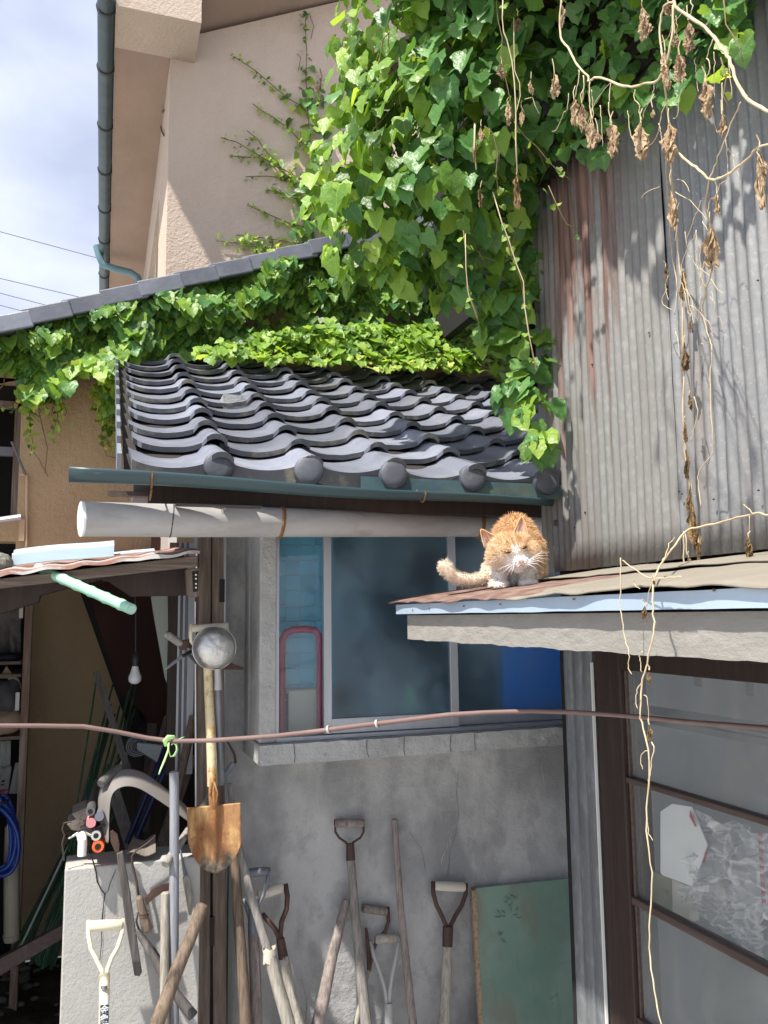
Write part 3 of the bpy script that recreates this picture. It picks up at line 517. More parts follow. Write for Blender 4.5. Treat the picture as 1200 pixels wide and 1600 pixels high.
# room behind the window
part('room', MB().box(AW + .125, 2.3, 4.40, 4.42, 0, 2.5).box(AW + .125, 2.3, 3.33, 4.40, .9, .92).box(2.25, 2.27, 3.33, 4.40, .92, 2.5).box(AW + .125, 2.25, 3.33, 4.4, 2.26, 2.28), M['dark_in'], annex)
tn = 3.12; tw = part('tiled_wall', MB().box(AW + .126, PN(522, 1000, tn).x, tn, tn + .05, zs1 + .001, 2.0), M['grout'], annex)
pt_ = 24.0 * mpp(PN(468, 1000, tn)); me = MB().box(.0015, pt_ - .0015, -.004, .0, .0015, pt_ - .0015).mesh('tile', m=M['bluetile'])
uu = PN(444.5, 1000, tn).x - 3 * pt_
for i in range(9):
    for j in range(18):
        x = uu + i * pt_; z = PN(468, 971, tn).z - 11 * pt_ + j * pt_
        if x > AW + .13 and z > zs1 + .002 and z + pt_ < 2.0 and x + pt_ < PN(522, 1000, tn).x: piece('tile', me, Matrix.Translation((x, tn - .0005, z)), tw)
# things standing behind the window
t_ = single('shelf_frame', MB().tube([PN(*a, 3.02) for a in ((440, 1150), (440, 1020), (441, 1000), (447, 989), (458, 984), (480, 983), (492, 985), (499, 993), (500, 1005), (500, 1150))], .0135, 12), M['maroon'], 'maroon tubular hoop standing behind the clear pane of the kitchen window', 'rack', smooth=40)
single('ivory_board', MB().box(PN(451, 1100, 3.07).x, PN(497, 1100, 3.07).x, 3.07, 3.085, zs1, PN(470, 1079, 3.07).z).box(PN(449, 1100, 3.07).x, PN(499, 1100, 3.07).x, 3.262, 3.0855, PN(470, 1083, 3.07).z, PN(470, 1077, 3.07).z), M['ivory'], 'ivory board inside the maroon hoop behind the window', 'board')
c = PN(640, 1100, 3.19)
single('green_bottle', MB().lathe((PN(640, 1100, 3.03).x, 3.03, zs1 + .001), (0, 0, 1), [(0, .026), (.02, .03), (.10, .03), (.13, .026), (.15, .012), (.17, .012)], 16), M['bottle'], 'green bottle seen blurred behind the frosted pane', 'bottle', smooth=40)
c = PN(686, 1045, 3.02); single('pink_cloth', MB().ball((c.x, 3.02, zs1 + .13), (.035, .03, .045), 12, 8), M['pinkcl'], 'pinkish cloth bundle blurred behind the frosted pane beside the mullion', 'cloth', smooth=True)
c = PN(688, 1095, 3.02); single('white_bag', MB().ball((c.x, 3.02, zs1 + .045), (.032, .03, .045), 12, 8), M['white_plastic'], 'white bag blurred behind the frosted pane below the pinkish bundle', 'bag', smooth=True)
a, b = PN(783, 1060, 3.0), PN(925, 1060, 3.0)
single('blue_sheet', MB().box(a.x, b.x, 2.992, 3.0, zs1 + .001, PN(800, 960, 3.0).z), M['bluepan'], 'bright blue sheet standing behind the right hand pane', 'sheet')
a = PN(774, 1060, 3.03); single('inner_post', MB().box(a.x, a.x + .022, 3.02, 3.045, zs1 + .001, 2.0), M['alu_frame'], 'pale upright bar behind the right pane beside the blue sheet', 'post')

# ---- roof of the annex
SL = rad(25); cS, sS = math.cos(SL), math.sin(SL); NE, ZE = 2.4, 2.012
H0 = PN(341, 728, 2.38).x; TW = (PN(850, 735, 2.38).x - H0) / 4
def RF(u, s, h): return Vector((u, NE + s * cS - h * sS, ZE + s * sS + h * cS))       # point on the roof: along the eave, up the slope, off the deck
roof = part('roof', MB().prism([RF(.05, .02, -.03), RF(1.42, .02, -.03), RF(1.42, .12, -.03), RF(2.7, .12, -.03), RF(2.7, 2.32, -.03), RF(.05, 2.32, -.03)], Vector((0, -sS, cS)) * .028), M['deck'], annex)
def tprof(t):
    if t < .74: return -.022 * math.sin(math.pi * max(0, t) / .74) ** .7
    return .027 * math.sin(math.pi * min(1, (t - .74) / .27)) ** .6 - .004 * (t - .7)
def tile_mesh(name, front_drop=0.0, th=.017, seed=0):
    Lt, W = .245, TW * 1.06; nu, nv = 22, 3
    mb = MB()
    def f(a, b):
        q = tprof(a) + .0015 * noise.noise(Vector((a * 6, b * 3, seed * 3.3))); c = 0
        y = b * Lt
        if b == 0: y += .006 * noise.noise(Vector((a * 9, seed * 5.1, 0)))
        if b < .01: c = -.003                                     # rounded front lip
        if b < .01 and a > .75: y -= .020; c += .008
        if b < .01 and a < .08: y += .022; c -= .003
        return Vector((a * W - TW * .70, y, q + .043 - b * .035 + c))
    mb.shell(f, nu, nv, (0, 0, -th))
    if front_drop:
        mb.shell(lambda a, b: Vector((a * W - TW * .70, -.012 + b * .03, tprof(a) + .040)), nu, 1, (0, 0, -front_drop))
    me = mb.mesh(name, m=M['tile']); me.materials.append(M['tile_edge']); fixnormals(me)
    for p in me.polygons:
        if p.normal.y < -.8: p.material_index = 1
        p.use_smooth = True
    me.set_sharp_from_angle(angle=rad(38)); return me
tmes = [tile_mesh('roof_tile', seed=i) for i in range(4)]; emes = [tile_mesh('eave_tile', .052, seed=i + 9) for i in range(2)]
RM = Matrix(((1, 0, 0, 0), (0, cS, -sS, 0), (0, sS, cS, 0), (0, 0, 0, 1)))
for j in range(0, 10):
    hu = H0 + (j) * TW
    for i in range(0, 12):
        if i == 0 and hu > 1.45: continue
        if i == 1 and hu > 1.75: continue
        s = i * .2 + (.015 if i else 0); q = RF(hu + R.uniform(-.005, .005), s + R.uniform(-.008, .008), R.uniform(-.002, .004) + .002)
        rot = Matrix.Rotation(R.uniform(-.022, .022), 4, 'Z') @ Matrix.Rotation(R.uniform(-.012, .012), 4, 'X')
        # hump of each tile comes to stand at hu: the mesh origin is the hump
        me_ = emes[j % 2] if i == 0 else R.choice(tmes)
        o = piece('eave_tile' if i == 0 else 'roof_tile', me_, Matrix.Translation(q) @ RM @ rot @ Matrix.Translation((-TW * .19, 0, 0)), roof)
        if i == 0: pass
capm = MB().lathe((0, .03, 0), (0, -1, 0), [(0, .041), (.04, .044), (.050, .0425), (.054, .038), (.056, .022), (.0565, .0)], 28).mesh('round_cap', smooth=35, m=M['cap']); fixnormals(capm)
for j in range(5):
    q = RF(H0 + j * TW, -.012, .022); piece('round_cap', capm, Matrix.Translation(q) @ Matrix.Rotation(R.uniform(-.08, .08), 4, 'Z') @ Matrix.Rotation(rad(-4), 4, 'X'), roof)
# side flaps of the left verge
fl = MB().box(-.012, .0, 0, .225, -.055, .022).mesh('verge_flap', m=M['tile'])
for i in range(0, 12):
    q = RF(H0 - TW * .98 - .006, i * .2 + (.0 if i else -.012), .028); o = piece('verge_flap', fl, Matrix.Translation(q) @ RM @ Matrix.Rotation(rad(-6), 4, 'X'), roof)
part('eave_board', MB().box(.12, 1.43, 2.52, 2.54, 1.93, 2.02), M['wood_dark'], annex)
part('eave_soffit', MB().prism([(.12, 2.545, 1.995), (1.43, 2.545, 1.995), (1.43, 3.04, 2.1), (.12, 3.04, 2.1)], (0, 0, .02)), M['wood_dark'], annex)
part('eave_beam', MB().box(PN(236, 790, 2.9).x, 1.5, 2.86, 2.93, PN(300, 800, 2.88).z, PN(300, 773, 2.88).z), M['wood_dark'], annex)
part('rafter_end', MB().box(PN(205, 775, 2.85).x, PN(240, 775, 2.85).x, 2.6, 2.86, PN(205, 792, 2.85).z, PN(205, 772, 2.85).z), M['iron_grey'], annex)
part('flashing', MB().box(PN(168, 772, 2.6).x, PN(330, 772, 2.6).x, 2.58, 2.62, PN(205, 776, 2.6).z, PN(205, 769, 2.6).z), M['wood_brown'], annex)

# ---------------------------------------------------------------- gutters under the tiles
gut = thing('roof_gutter', 'dark teal half round gutter just below the tile caps', 'gutter', PN(108, 751, 2.30))
ga, gb = PN(108, 742, 2.30), PN(862, 789, 2.33)
rg = .032
def half(r, th=.004):
    mb = MB(); d = gb - ga
    def f(a, b):
        an = math.pi * (1.08 * a - .04); p = ga + d * b; r = rg * (1 - .42 * b)
        sag = .004 * math.sin(b * 9)
        return Vector((p.x, p.y - r * math.cos(an), p.z - r * math.sin(an) + .012 + sag))
    mb.grid(f, 16, 24); return mb
gg = part('trough', half(rg), M['gut_blue'], gut, smooth=60); sm = gg.modifiers.new('wall', 'SOLIDIFY'); sm.thickness = .003
part('inner_slope', MB().box(PN(560, 760, 2.4).x, 1.43, 2.37, 2.375, PN(700, 772, 2.37).z - .004, PN(700, 750, 2.37).z), M['gut_moss'], gut)
for xx in (237, 664):
    t0 = (PN(xx, 755, 2.3).x - ga.x) / (gb.x - ga.x); p = ga + (gb - ga) * t0; rg = .032 * (1 - .42 * t0)
    part('strap', MB().tube([(p.x, p.y - (rg + .004) * math.cos(a_), p.z + .012 - (rg + .004) * math.sin(a_)) for a_ in [i * math.pi / 10 for i in range(11)]], .003, 5), M['rust_wire'], gut)
    part('strap', MB().tube([(p.x, p.y - rg - .004, p.z + .012), (p.x, p.y + rg, p.z + .015), (p.x, p.y + .1, p.z + .05)], .0025, 5), M['rust_wire'], gut)
pa, pb = PN(127, 811, 2.36), PN(785, 822, 2.66); pd_ = (pb - pa); pe = pa + pd_ * 1.16
pipe = thing('drain_pipe', 'thick pale grey plastic pipe slung below the teal gutter', 'pipe', pa)
rp = 27.5 * mpp(pa)
part('pipe', MB().tube([pa, pa + pd_ * .2, pa + pd_ * .5, pb, pe], [rp, rp, rp * .93, rp * .80, rp * .78], 28), M['pipe_grey'], pipe, smooth=40)
part('pipe_rim', MB().tube([pa - pd_.normalized() * .002, pa + pd_.normalized() * .004], rp * 1.012, 28), M['white_plastic'], pipe, smooth=40)
for xx, mm, w_ in ((237, 'wire', .002), (387, 'rust_wire', .004), (389.5, 'rust_wire', .003), (724, 'rust_wire', .004), (727, 'rust_wire', .003)):
    t0 = (xx - 127) / (785 - 127) * 1.02; c = pa + pd_ * t0; rr = rp * (1 - .17 * t0) + .002
    part('tie_wire', MB().tube([c + Vector((0.004 * math.sin(a_), -math.cos(a_) * rr, math.sin(a_) * rr)) for a_ in [i * 2 * math.pi / 20 for i in range(21)]], w_, 5), M[mm], pipe)
part('pipe_slot', MB().box(PN(272, 796, 2.4).x, PN(400, 796, 2.45).x, pa.y - .02, pa.y + .02, pa.z + rp * .93, pa.z + rp * 1.02), M['wire'], pipe)
part('hook', MB().tube([PN(234, 782, 2.33), PN(236, 771, 2.31), PN(237, 765, 2.30)], .003, 5), M['rust_wire'], pipe)
part('hook', MB().tube([PN(348, 803, 2.33), PN(347, 797, 2.32), PN(352, 794, 2.35)], .004, 6), M['grip_white'], pipe)

# ---------------------------------------------------------------- building at the right: corrugated wall, canopy, door
UR = 1.44
rb = thing('corrugated_building', 'shed clad in weathered corrugated galvanised sheets with a low canopy over its glazed door', 'shed', (UR, 1.8, 0))
def corr(n0, n1, z0, z1, u, pitch=.036, amp=.0052, slant=0.0, edge=0.0, seed=0):
    k = int(abs(n1 - n0) / pitch * 8); mb = MB()
    def f(a, b):
        n = n0 + (n1 - n0) * a; z = z0 + (z1 - z0) * b
        w_ = amp * math.sin(2 * math.pi * n / pitch) * (1 + .25 * noise.noise(Vector((n * 5, z * 1.5, seed))))
        return Vector((u + w_ + .006 * noise.noise(Vector((n * 2.5, z * 2.2, seed + 4))), n + slant * (1 - b) * 1.0 + (.005 * noise.noise(Vector((0, z * 7, seed))) if a in (0, 1) else 0), z + (edge * noise.noise(Vector((n * 14, 1, seed))) if b == 0 else 0)))
    mb.grid(f, k, 14); return mb
nA0, nA1 = 1.806, 2.512
sh = part('corrugated_sheet', corr(nA0, nA1, 1.737, 3.08, UR - .012, edge=.004), M['corr_rust'], rb, at=(UR, 1.83, 1.73), fix=False, smooth=True); sh.modifiers.new('s', 'SOLIDIFY').thickness = .002
sh = part('corrugated_sheet', corr(.35, 1.812, 1.74, 3.08, UR, seed=5, pitch=.037, edge=.003), M['corr'], rb, at=(UR, 1.1, 1.73), fix=False, smooth=True); sh.modifiers.new('s', 'SOLIDIFY').thickness = .002
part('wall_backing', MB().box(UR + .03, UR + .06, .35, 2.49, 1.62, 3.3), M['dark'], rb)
for i in range(9):
    z = 3.085 + i * .062; part('lath', MB().box(UR - .012 - R.uniform(0, .006), UR + .01, .35, 2.51, z, z + .054), M['wood_dark'], rb)
part('dark_gap_wall', MB().box(1.75, 1.80, 2.52, 4.3, 3.12, 5.4).box(1.44, 1.75, 2.515, 2.54, 3.1, 5.4), M['dark'], rb)  # made-up dark wall so the gaps in the creeper look shaded
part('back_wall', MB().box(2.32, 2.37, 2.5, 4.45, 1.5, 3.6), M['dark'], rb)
zev = lambda n: 2.75 + .38 * n
ev = MB().add([(1.16, -.4, zev(-.4)), (2.6, -.4, zev(-.4)), (2.6, 3.3, zev(3.3)), (1.0, 3.3, zev(3.3)), (1.05, 2.4, zev(2.4)), (1.22, 1.7, zev(1.7)), (1.30, 1.2, zev(1.2))], [(0, 1, 2, 3, 4, 5)]); eo = part('eave', ev, M['wood_dark'], rb, fix=False); eo.modifiers.new('s', 'SOLIDIFY').thickness = .03  # unseen eave, sloped and stretched to keep light off the wall
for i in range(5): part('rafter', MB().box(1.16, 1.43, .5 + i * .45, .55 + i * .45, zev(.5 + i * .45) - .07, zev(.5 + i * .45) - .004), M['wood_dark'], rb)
for (px, py) in ((866, 816), (887, 526), (924, 569), (971, 543), (1013, 520), (913, 800), (897, 824), (1060, 768), (1064, 772), (1000, 872), (1114, 780), (1184, 766), (1027, 857), (1183, 438)):
    q = PU(px, py, UR - .018); part('nail', MB().lathe(q + Vector((.004, 0, 0)), (-1, 0, 0), [(0, .0022), (.004, .0022), (.005, .001)], 7), M['wire'], rb)
q = PU(866, 817, UR - .022); part('washer', MB().lathe(q + Vector((.004, 0, 0)), (-1, 0, 0), [(0, .010), (.003, .0095), (.004, .005)], 12), M['iron_grey'], rb, smooth=40)
# canopy: a thin bent sheet over a cement board fascia
UO = .833; NC = 2.40
def can(a, b):
    n = NC + .06 - (NC - .3) * b * 1.0; u = UO + (UR + .02 - UO) * a
    if b == 0: n = NC - .0 + .012 * noise.noise(Vector((u * 9, 0, 0)))
    z = 1.640 + (1.728 - 1.640) * a ** .9
    z += .010 * noise.noise(Vector((n * 4.0, u * 1.4, 3))) * (1 - a) + .0065 * noise.noise(Vector((n * 13, u * 2, 8))) * (1 - a * .8)
    if a < .02: z -= .002 + .006 * max(0, noise.noise(Vector((n * 7, 0, 5))))
    if b == 0 : z += 0
    return Vector((u + (.010 * noise.noise(Vector((n * 6, 0, 9))) if a == 0 else 0), n, z))
cn = thing('door_canopy', 'low canopy of bent rusty and cream sheet metal on which the cat crouches', 'canopy', (UO, 2.05, 1.6))
s_ = part('top_sheet', MB().grid(can, 30, 110), M['canopy'], cn, smooth=True, fix=False, at=(UO, 2.05, 1.64)); s_.modifiers.new('s', 'SOLIDIFY').thickness = -.003
part('lap_sheet', MB().grid(lambda a, b: can(.52 + .47 * a, .14 + .80 * b) + Vector((0, 0, .0045 + .002 * math.sin(b * 20))), 14, 60), M['canopy'], cn, smooth=True, fix=False, at=(UO, 2.65, 1.64)).modifiers.new('s', 'SOLIDIFY').thickness = .003
part('metal_trim', MB().shell(lambda a, b: Vector((UO + .012 + .003 * noise.noise(Vector((b * 18, 0, 1))), NC - .006 - (NC - .3) * b, 1.634 - .002 - a * .028 + .002 * noise.noise(Vector((b * 14, 2, 1))))), 3, 60, (.003, 0, 0)), M['trim'], cn, fix=False)
for (px, py) in ((645, 953), (671, 951), (725, 947), (782, 944), (897, 936), (1116, 922), (912, 925)):
    q = PU(px, py, UO + .0105); part('nail', MB().lathe(q, (-1, 0, 0), [(0, .0022), (.002, .0022)], 7), M['rust_wire'], cn)
fz0, fz1 = PU(700, 1003, UO + .03).z, 1.600
def fasc(a, b): return Vector((UO + .03 + .0012 * noise.noise(Vector((b * 40, a * 6, 1))), 2.345 - 2.05 * b, fz0 + (fz1 - fz0) * a + (.002 * noise.noise(Vector((b * 60, 0, 3))) + .0025 * noise.noise(Vector((b * 17, 0, 6))) if a == 0 else 0)))
part('fascia_board', MB().shell(fasc, 6, 160, (.022, 0, 0)), M['board'], cn)
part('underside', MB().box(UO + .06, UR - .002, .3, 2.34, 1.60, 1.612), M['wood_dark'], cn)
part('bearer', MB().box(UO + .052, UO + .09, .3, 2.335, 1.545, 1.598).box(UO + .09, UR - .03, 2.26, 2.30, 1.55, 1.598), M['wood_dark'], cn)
# metal clad corner post
n0, n1 = PU(885, 1100, UR).y, PU(930, 1100, UR).y
nm = MB(); kk = 40
nm.grid(lambda a, b: Vector((UR - .004 - .007 * abs(math.sin(math.pi * a * 3)) ** .7, n0 + (n1 - n0) * a + .003 * noise.noise(Vector((a, b * 6, 0))), G0 + (1.60 - G0) * b)), kk, 12)
nm.box(UR, UR + .12, n1 + .002, n0 - .001, G0, 1.6)
part('clad_post', nm, M['corr_post'], rb, fix=False, smooth=50)
part('white_edge', MB().box(UR - .014, UR - .006, n1 - .008, n1 - .003, G0, 1.45), M['white_plastic'], rb)
part('corner_return', MB().box(UR + .0, 2.3, n0 + .001, n0 + .03, G0, 1.6), M['dark'], rb)
n2 = PU(975, 1200, UR).y
part('door_post', MB().box(UR - .002, UR + .09, n2, n1 - .009, G0, 1.6), M['wood_dark'], rb, bevel=.004)
n3 = PU(992, 1300, UR + .02).y
door = thing('glazed_door', 'dark wooden sliding door with dusty grey panes under the canopy', 'door', (UR + .02, 1.6, 0))
zm = [PU(1000, 1224, UR + .01).z, PU(1000, 1412, UR + .01).z, PU(1000, 1597, UR + .01).z]
zh = PU(990, 1047, UR + .02).z
part('header', MB().box(UR - .001, UR + .06, .35, n2 - .001, zh, 1.598), M['wood_dark'], rb)
part('stile', MB().box(UR + .012, UR + .045, n3, n2 - .001, G0 + .02, zh - .001), M['wood_brown'], door, bevel=.003)
for i, z in enumerate(zm):
    hh = .021 if i else .016
    part('glazing_bar', MB().box(UR + .004, UR + .038, .4, n3 - .0005 + .012, z - hh / 2, z + hh / 2), M['wood_brown'], door, bevel=.003)
tops = [zh - .001] + [z for z in zm]
for i in range(3):
    z1_ = tops[i] - (.01 if i else 0); z0_ = tops[i + 1] + .010
    part('pane', MB().box(UR + .022, UR + .026, .4, n3 - .001, z0_, z1_ - .001), M['dusty_thin' if i == 1 else 'dusty'], door)
part('lower_panel', MB().box(UR + .02, UR + .035, .4, n3 - .001, zm[2] - .35, zm[2] - .012), M['dusty'], door)
part('lower_panel', MB().box(UR + .02, UR + .035, .4, n3 - .001, G0 + .03, zm[2] - .355), M['wood_brown'], door)
# inside of the right building
gi = mat('grey_inner_wall', (.30, .31, .31), [((.38, .39, .385), 3, O1, .45, .7, .7)], .9)
part('inner_wall', MB().box(2.6, 2.64, .2, 2.42, G0, 1.6).box(UR + .09, 2.6, 2.38, 2.42, G0, 1.6), gi, rb)
part('inner_floor', MB().box(UR + .1, 2.6, .2, 2.38, G0 + .01, G0 + .03), gi, rb)
nn = 2.2
iw = part('inner_window', MB().box(PU(1085, 1080, 1.62).x, 1.63, PU(1098, 1080, 1.62).y, PU(1085, 1080, 1.62).y, 1.44 - .05, 1.6).box(1.62, 1.63, PU(1178, 1080, 1.62).y, PU(1166, 1080, 1.62).y, 1.38, 1.6).box(1.62, 1.63, .6, PU(985, 1100, 1.62).y + .1, PU(1000, 1113, 1.62).z, PU(1000, 1100, 1.62).z).box(1.60, 1.64, .6, PU(985, 1100, 1.62).y + .1, PU(1000, 1126, 1.62).z, PU(1000, 1117, 1.62).z), mat('grey_inner_frame', (.30, .31, .31), rough=.6), rb)
single('white_card', MB().prism([PU(*a, UR + .05) for a in ((1032, 1268), (1050, 1256), (1081, 1261), (1105, 1320), (1082, 1385), (1036, 1368), (1032, 1364))], (.002, 0, 0)), M['paper'], 'white card with clipped corners standing behind the middle door pane', 'card')
single('khaki_box', MB().prism([PU(*a, UR + .075) for a in ((1016, 1362), (1050, 1372), (1049, 1425), (1016, 1412))], (.03, 0, 0)).prism([PU(*a, UR + .072) for a in ((1031, 1389), (1043, 1392), (1043, 1397), (1031, 1395))], (.002, 0, 0)), M['yell_card'], 'dull khaki box behind the door pane below the white card', 'box')
single('cream_box', MB().prism([PU(*a, UR + .065) for a in ((1050, 1374), (1078, 1386), (1078, 1440), (1051, 1425))], (.03, 0, 0)), M['ivory'], 'narrow cream box between the khaki box and the plastic bag', 'box')
# a crumpled clear plastic bag hanging behind the pane
def bagf(poly, u, amp, seed, nn_=26):
    (ax, ay), (bx, by), (cx, cy), (dx, dy) = poly
    def f(a, b):
        px = (ax * (1 - a) + bx * a) * (1 - b) + (dx * (1 - a) + cx * a) * b; py = (ay * (1 - a) + by * a) * (1 - b) + (dy * (1 - a) + cy * a) * b
        p = PU(px, py, u); q = Vector((p.y * 16, p.z * 16, seed))
        r_ = .5 + .9 * noise.noise(q * .8) + R.uniform(-.38, .38); p = p + Vector((0, R.uniform(-.006, .006), R.uniform(-.006, .006)))
        return p + Vector((amp * (r_ - .5), .006 * noise.noise(q * .7), .008 * noise.noise(q * .9 + Vector((9, 9, 9)))))
    return MB().grid(f, nn_, nn_)
bag = thing('plastic_bag', 'crumpled clear plastic bag with red print slumped behind the door pane', 'bag', PU(1100, 1400, UR + .06))
part('film', bagf(((1083, 1264), (1205, 1305), (1215, 1440), (1085, 1385)), UR + .066, .05, 2, 15), M['bag'], bag, fix=False)
part('film', bagf(((1072, 1385), (1190, 1400), (1186, 1500), (1066, 1428)), UR + .064, .05, 7, 15), M['bag'], bag, fix=False)
rp_ = mat('faded_red_print', (.42, .12, .15), rough=.7, bumps=())
part('red_print', MB().prism([PU(*a, UR + .040) for a in ((1078, 1266), (1081, 1272), (1088, 1291), (1086, 1292), (1077, 1275))], (.001, 0, 0)).prism([PU(*a, UR + .040) for a in ((1102, 1331), (1105, 1330), (1101, 1349), (1098, 1348))], (.001, 0, 0)), rp_, bag)
for i in range(9):
    px, py = 1184 + i * .7, 1300 + i * 13; part('red_print', MB().prism([PU(px, py, UR + .040), PU(px + 7, py + 2, UR + .040), PU(px + 6, py + 9, UR + .040), PU(px + 3, py + 4, UR + .040), PU(px + 1, py + 8, UR + .040)], (.001, 0, 0)), rp_, bag)
single('pale_sheet', MB().grid(lambda a, b: (lambda p: p + Vector((.012 * math.sin(b * 9 + a * 4), 0, 0)))(PU(1092 + 120 * a + 14 * b * (1 - a), 1455 + 40 * a + 190 * b, UR + .09)), 16, 16), M['paper_grey'], 'pale grey sheeting behind the lowest door pane', 'sheet', fix=False, smooth=True)
fw = bpy.data.objects['front_wall']; scr = mat('pale_scratch_filler', (.55, .55, .53), rough=.9, bumps=())
def wallmark(pts, w_, m):
    P_ = [PN(x, y, 3.1985) for x, y in pts]; Q = []
    for i in range(len(P_) - 1):
        for k in range(4): Q.append(P_[i].lerp(P_[i + 1], k / 4) + Vector((R.gauss(0, .0016), 0, R.gauss(0, .001))))
    part('crack', MB().tube(Q + [P_[-1]], [w_ * R.uniform(.4, 1.2) for _ in range(len(Q) + 1)], 4, flat=.5), m, fw)
for pts, w_, m in ((((716, 1205), (714, 1240), (717, 1275)), .0010, M['wire']), (((706, 1300), (702, 1318), (692, 1338), (690, 1352)), .0022, scr), (((703, 1310), (694, 1330), (690, 1345)), .0012, scr), (((717, 1275), (712, 1300), (704, 1330), (700, 1372)), .0008, M['wire']),
                   (((560, 1222), (562, 1250), (566, 1275)), .0009, scr), (((846, 1196), (850, 1222), (853, 1250)), .0008, M['white_plastic']), (((370, 1215), (385, 1240), (383, 1290)), .0008, scr), (((470, 1530), (480, 1560), (476, 1600)), .0010, M['wire']), (((640, 1300), (660, 1330), (668, 1380)), .0007, M['wire'])): wallmark(pts, w_, m)
# ---------------------------------------------------------------- lean-to tool shed at the left
shed = thing('tool_shed', 'open lean-to tool shed with a rusty sheet roof and weathered timber frame', 'shed', (0, 2.8, 0))
NS = 2.80
def line(a, b, n, x0=-260): t = (x0 - a[0]) / (b[0] - a[0]); return PN(x0, a[1] + (b[1] - a[1]) * t, n)
fb0, fb1 = line((0, 919), (307, 885), NS), PN(309, 885, NS); ft0, ft1 = line((0, 904), (307, 868), NS), PN(309, 868, NS)
part('fascia', MB().prism([fb0, fb1, ft1, ft0], (0, .03, 0)), M['wood_x'], shed, bevel=.003)
sA, sB = line((0, 896), (310, 861), NS - .03), PN(312, 861, NS - .03)
def roofs(a, b):
    p = sA.lerp(sB, a); n = b * 1.74
    w_ = .006 * noise.noise(Vector((a * 14, n * 5, 0))) + .004 * math.sin(a * 60) * (1 - b)
    if b == 0: w_ -= .007 * max(0, noise.noise(Vector((a * 20, 3, 0))))
    return Vector((p.x, p.y + n, p.z + n * math.tan(rad(5)) + w_ + (.006 if b else 0)))
part('roof_sheet', MB().shell(roofs, 60, 16, (0, 0, -.002)), M['rust_sheet'], shed)
part('sheet_edge', MB().shell(lambda a, b: roofs(a, 0) + Vector((0, -.002 - .001 * b, .002 - b * (.010 + .006 * noise.noise(Vector((a * 11, 5, 0)))))), 60, 1, (0, -.0015, 0)), M['white_sheet'], shed)
u0, u1 = sA.x, sB.x
for i in range(16): part('shade_side_board', MB().box(u0 + .01, u0 + .03, 2.86, 4.46, .0 + i * .115, .108 + i * .115), M['wood_dark'], shed)  # unseen boards added to keep sky light out of the shed
part('under_board', MB().prism([(u0, NS + .05, sA.z - .02), (u1, NS + .05, sB.z - .02), (u1, 4.45, sB.z + .115), (u0, 4.45, sA.z + .115)], (0, 0, -.015)), M['wood_dark'], shed)
b0 = PN(-60, 975, 3.0); b1 = PN(162, 905, 3.0)
part('beam', MB().prism([PN(-80, 985, 3.0), PN(60, 940, 3.0), PN(62, 930, 3.0), PN(160, 905, 3.0), PN(160, 880, 3.0), PN(-80, 930, 3.0)], (0, .08, 0)), M['wood_dark'], shed)
part('beam', MB().prism([PN(160, 902, 2.95), PN(205, 932, 2.95), PN(292, 930, 2.95), PN(292, 880, 2.95), PN(160, 895, 2.95)], (0, .06, 0)), M['wood_dark'], shed)
bk = part('bracket_block', MB().prism([PN(*a, 2.83) for a in ((291, 889), (311, 887), (313, 928), (308, 933), (293, 930))], (0, .05, 0)), M['wood'], shed, bevel=.003)
part('slotted_plate', MB().prism([PN(*a, 2.827) for a in ((300, 893), (310, 892), (309, 924), (302, 925))], (0, .004, 0)), M['black'], bk)
for y in (897, 903, 911, 917): part('slot', MB().box(PN(305, y, 2.824).x, PN(307.5, y, 2.824).x, 2.8235, 2.8265, PN(305, y + 2.5, 2.824).z, PN(305, y, 2.824).z), M['paper'], bk)
# timber post: two planks side by side
NP = 3.08
def vx(px, py, n): return PN(px, py, n).x
post = thing('timber_post', 'dark weathered double timber post carrying the hung shovel', 'post', (vx(330, 1000, NP), NP, G0))
def plank(xa, xb, n, zt_, name='plank', m='wood', d=.05, z0=None):
    z0 = G0 if z0 is None else z0; a0, b0 = vx(xa[1], 1595, n), vx(xb[1], 1595, n); a1, b1 = vx(xa[0], 850, n), vx(xb[0], 850, n)
    zl = PN(300, 1595, n).z; zh_ = PN(300, 850, n).z; sc_ = lambda c0, c1, z: c0 + (c1 - c0) * (z - zl) / (zh_ - zl)
    vs = []
    for z in (z0, (z0 * 2 + zt_) / 3, (z0 + zt_ * 2) / 3, zt_):
        for (c0, c1, y) in ((a0, a1, n), (b0, b1, n), (b0, b1, n + d), (a0, a1, n + d)):
            vs.append((sc_(c0, c1, z) + .0015 * math.sin(z * 9), y, z))
    fs = [(0, 3, 2, 1), (12, 13, 14, 15)] + [(r_ * 4 + i, r_ * 4 + (i + 1) % 4, r_ * 4 + 4 + (i + 1) % 4, r_ * 4 + 4 + i) for r_ in range(3) for i in range(4)]
    return MB().add(vs, fs)
part('plank', plank((311, 307), (330.5, 328), NP, 2.0), M['wood'], post, bevel=.004)
part('plank', plank((331.5, 333), (350, 354), NP + .004, 2.0), M['wood'], post, bevel=.004)
part('mortise', MB().box(vx(328, 1450, NP - .001), vx(335, 1450, NP), NP - .003, NP + .02, PN(330, 1478, NP).z, PN(330, 1433, NP).z), M['black'], post)
part('notch', MB().box(vx(343, 930, NP), vx(351, 930, NP), NP - .002, NP + .03, PN(340, 941, NP).z, PN(340, 905, NP).z), M['black'], post)
part('side_batten', MB().box(vx(356, 1500, NP + .05), vx(363, 1500, NP + .05), NP + .05, NP + .08, G0, PN(360, 1350, NP).z), mat('grey_green_batten', (.17, .19, .17), [((.26, .27, .25), 9, VZ, .5, .7, .7)], .8), post)
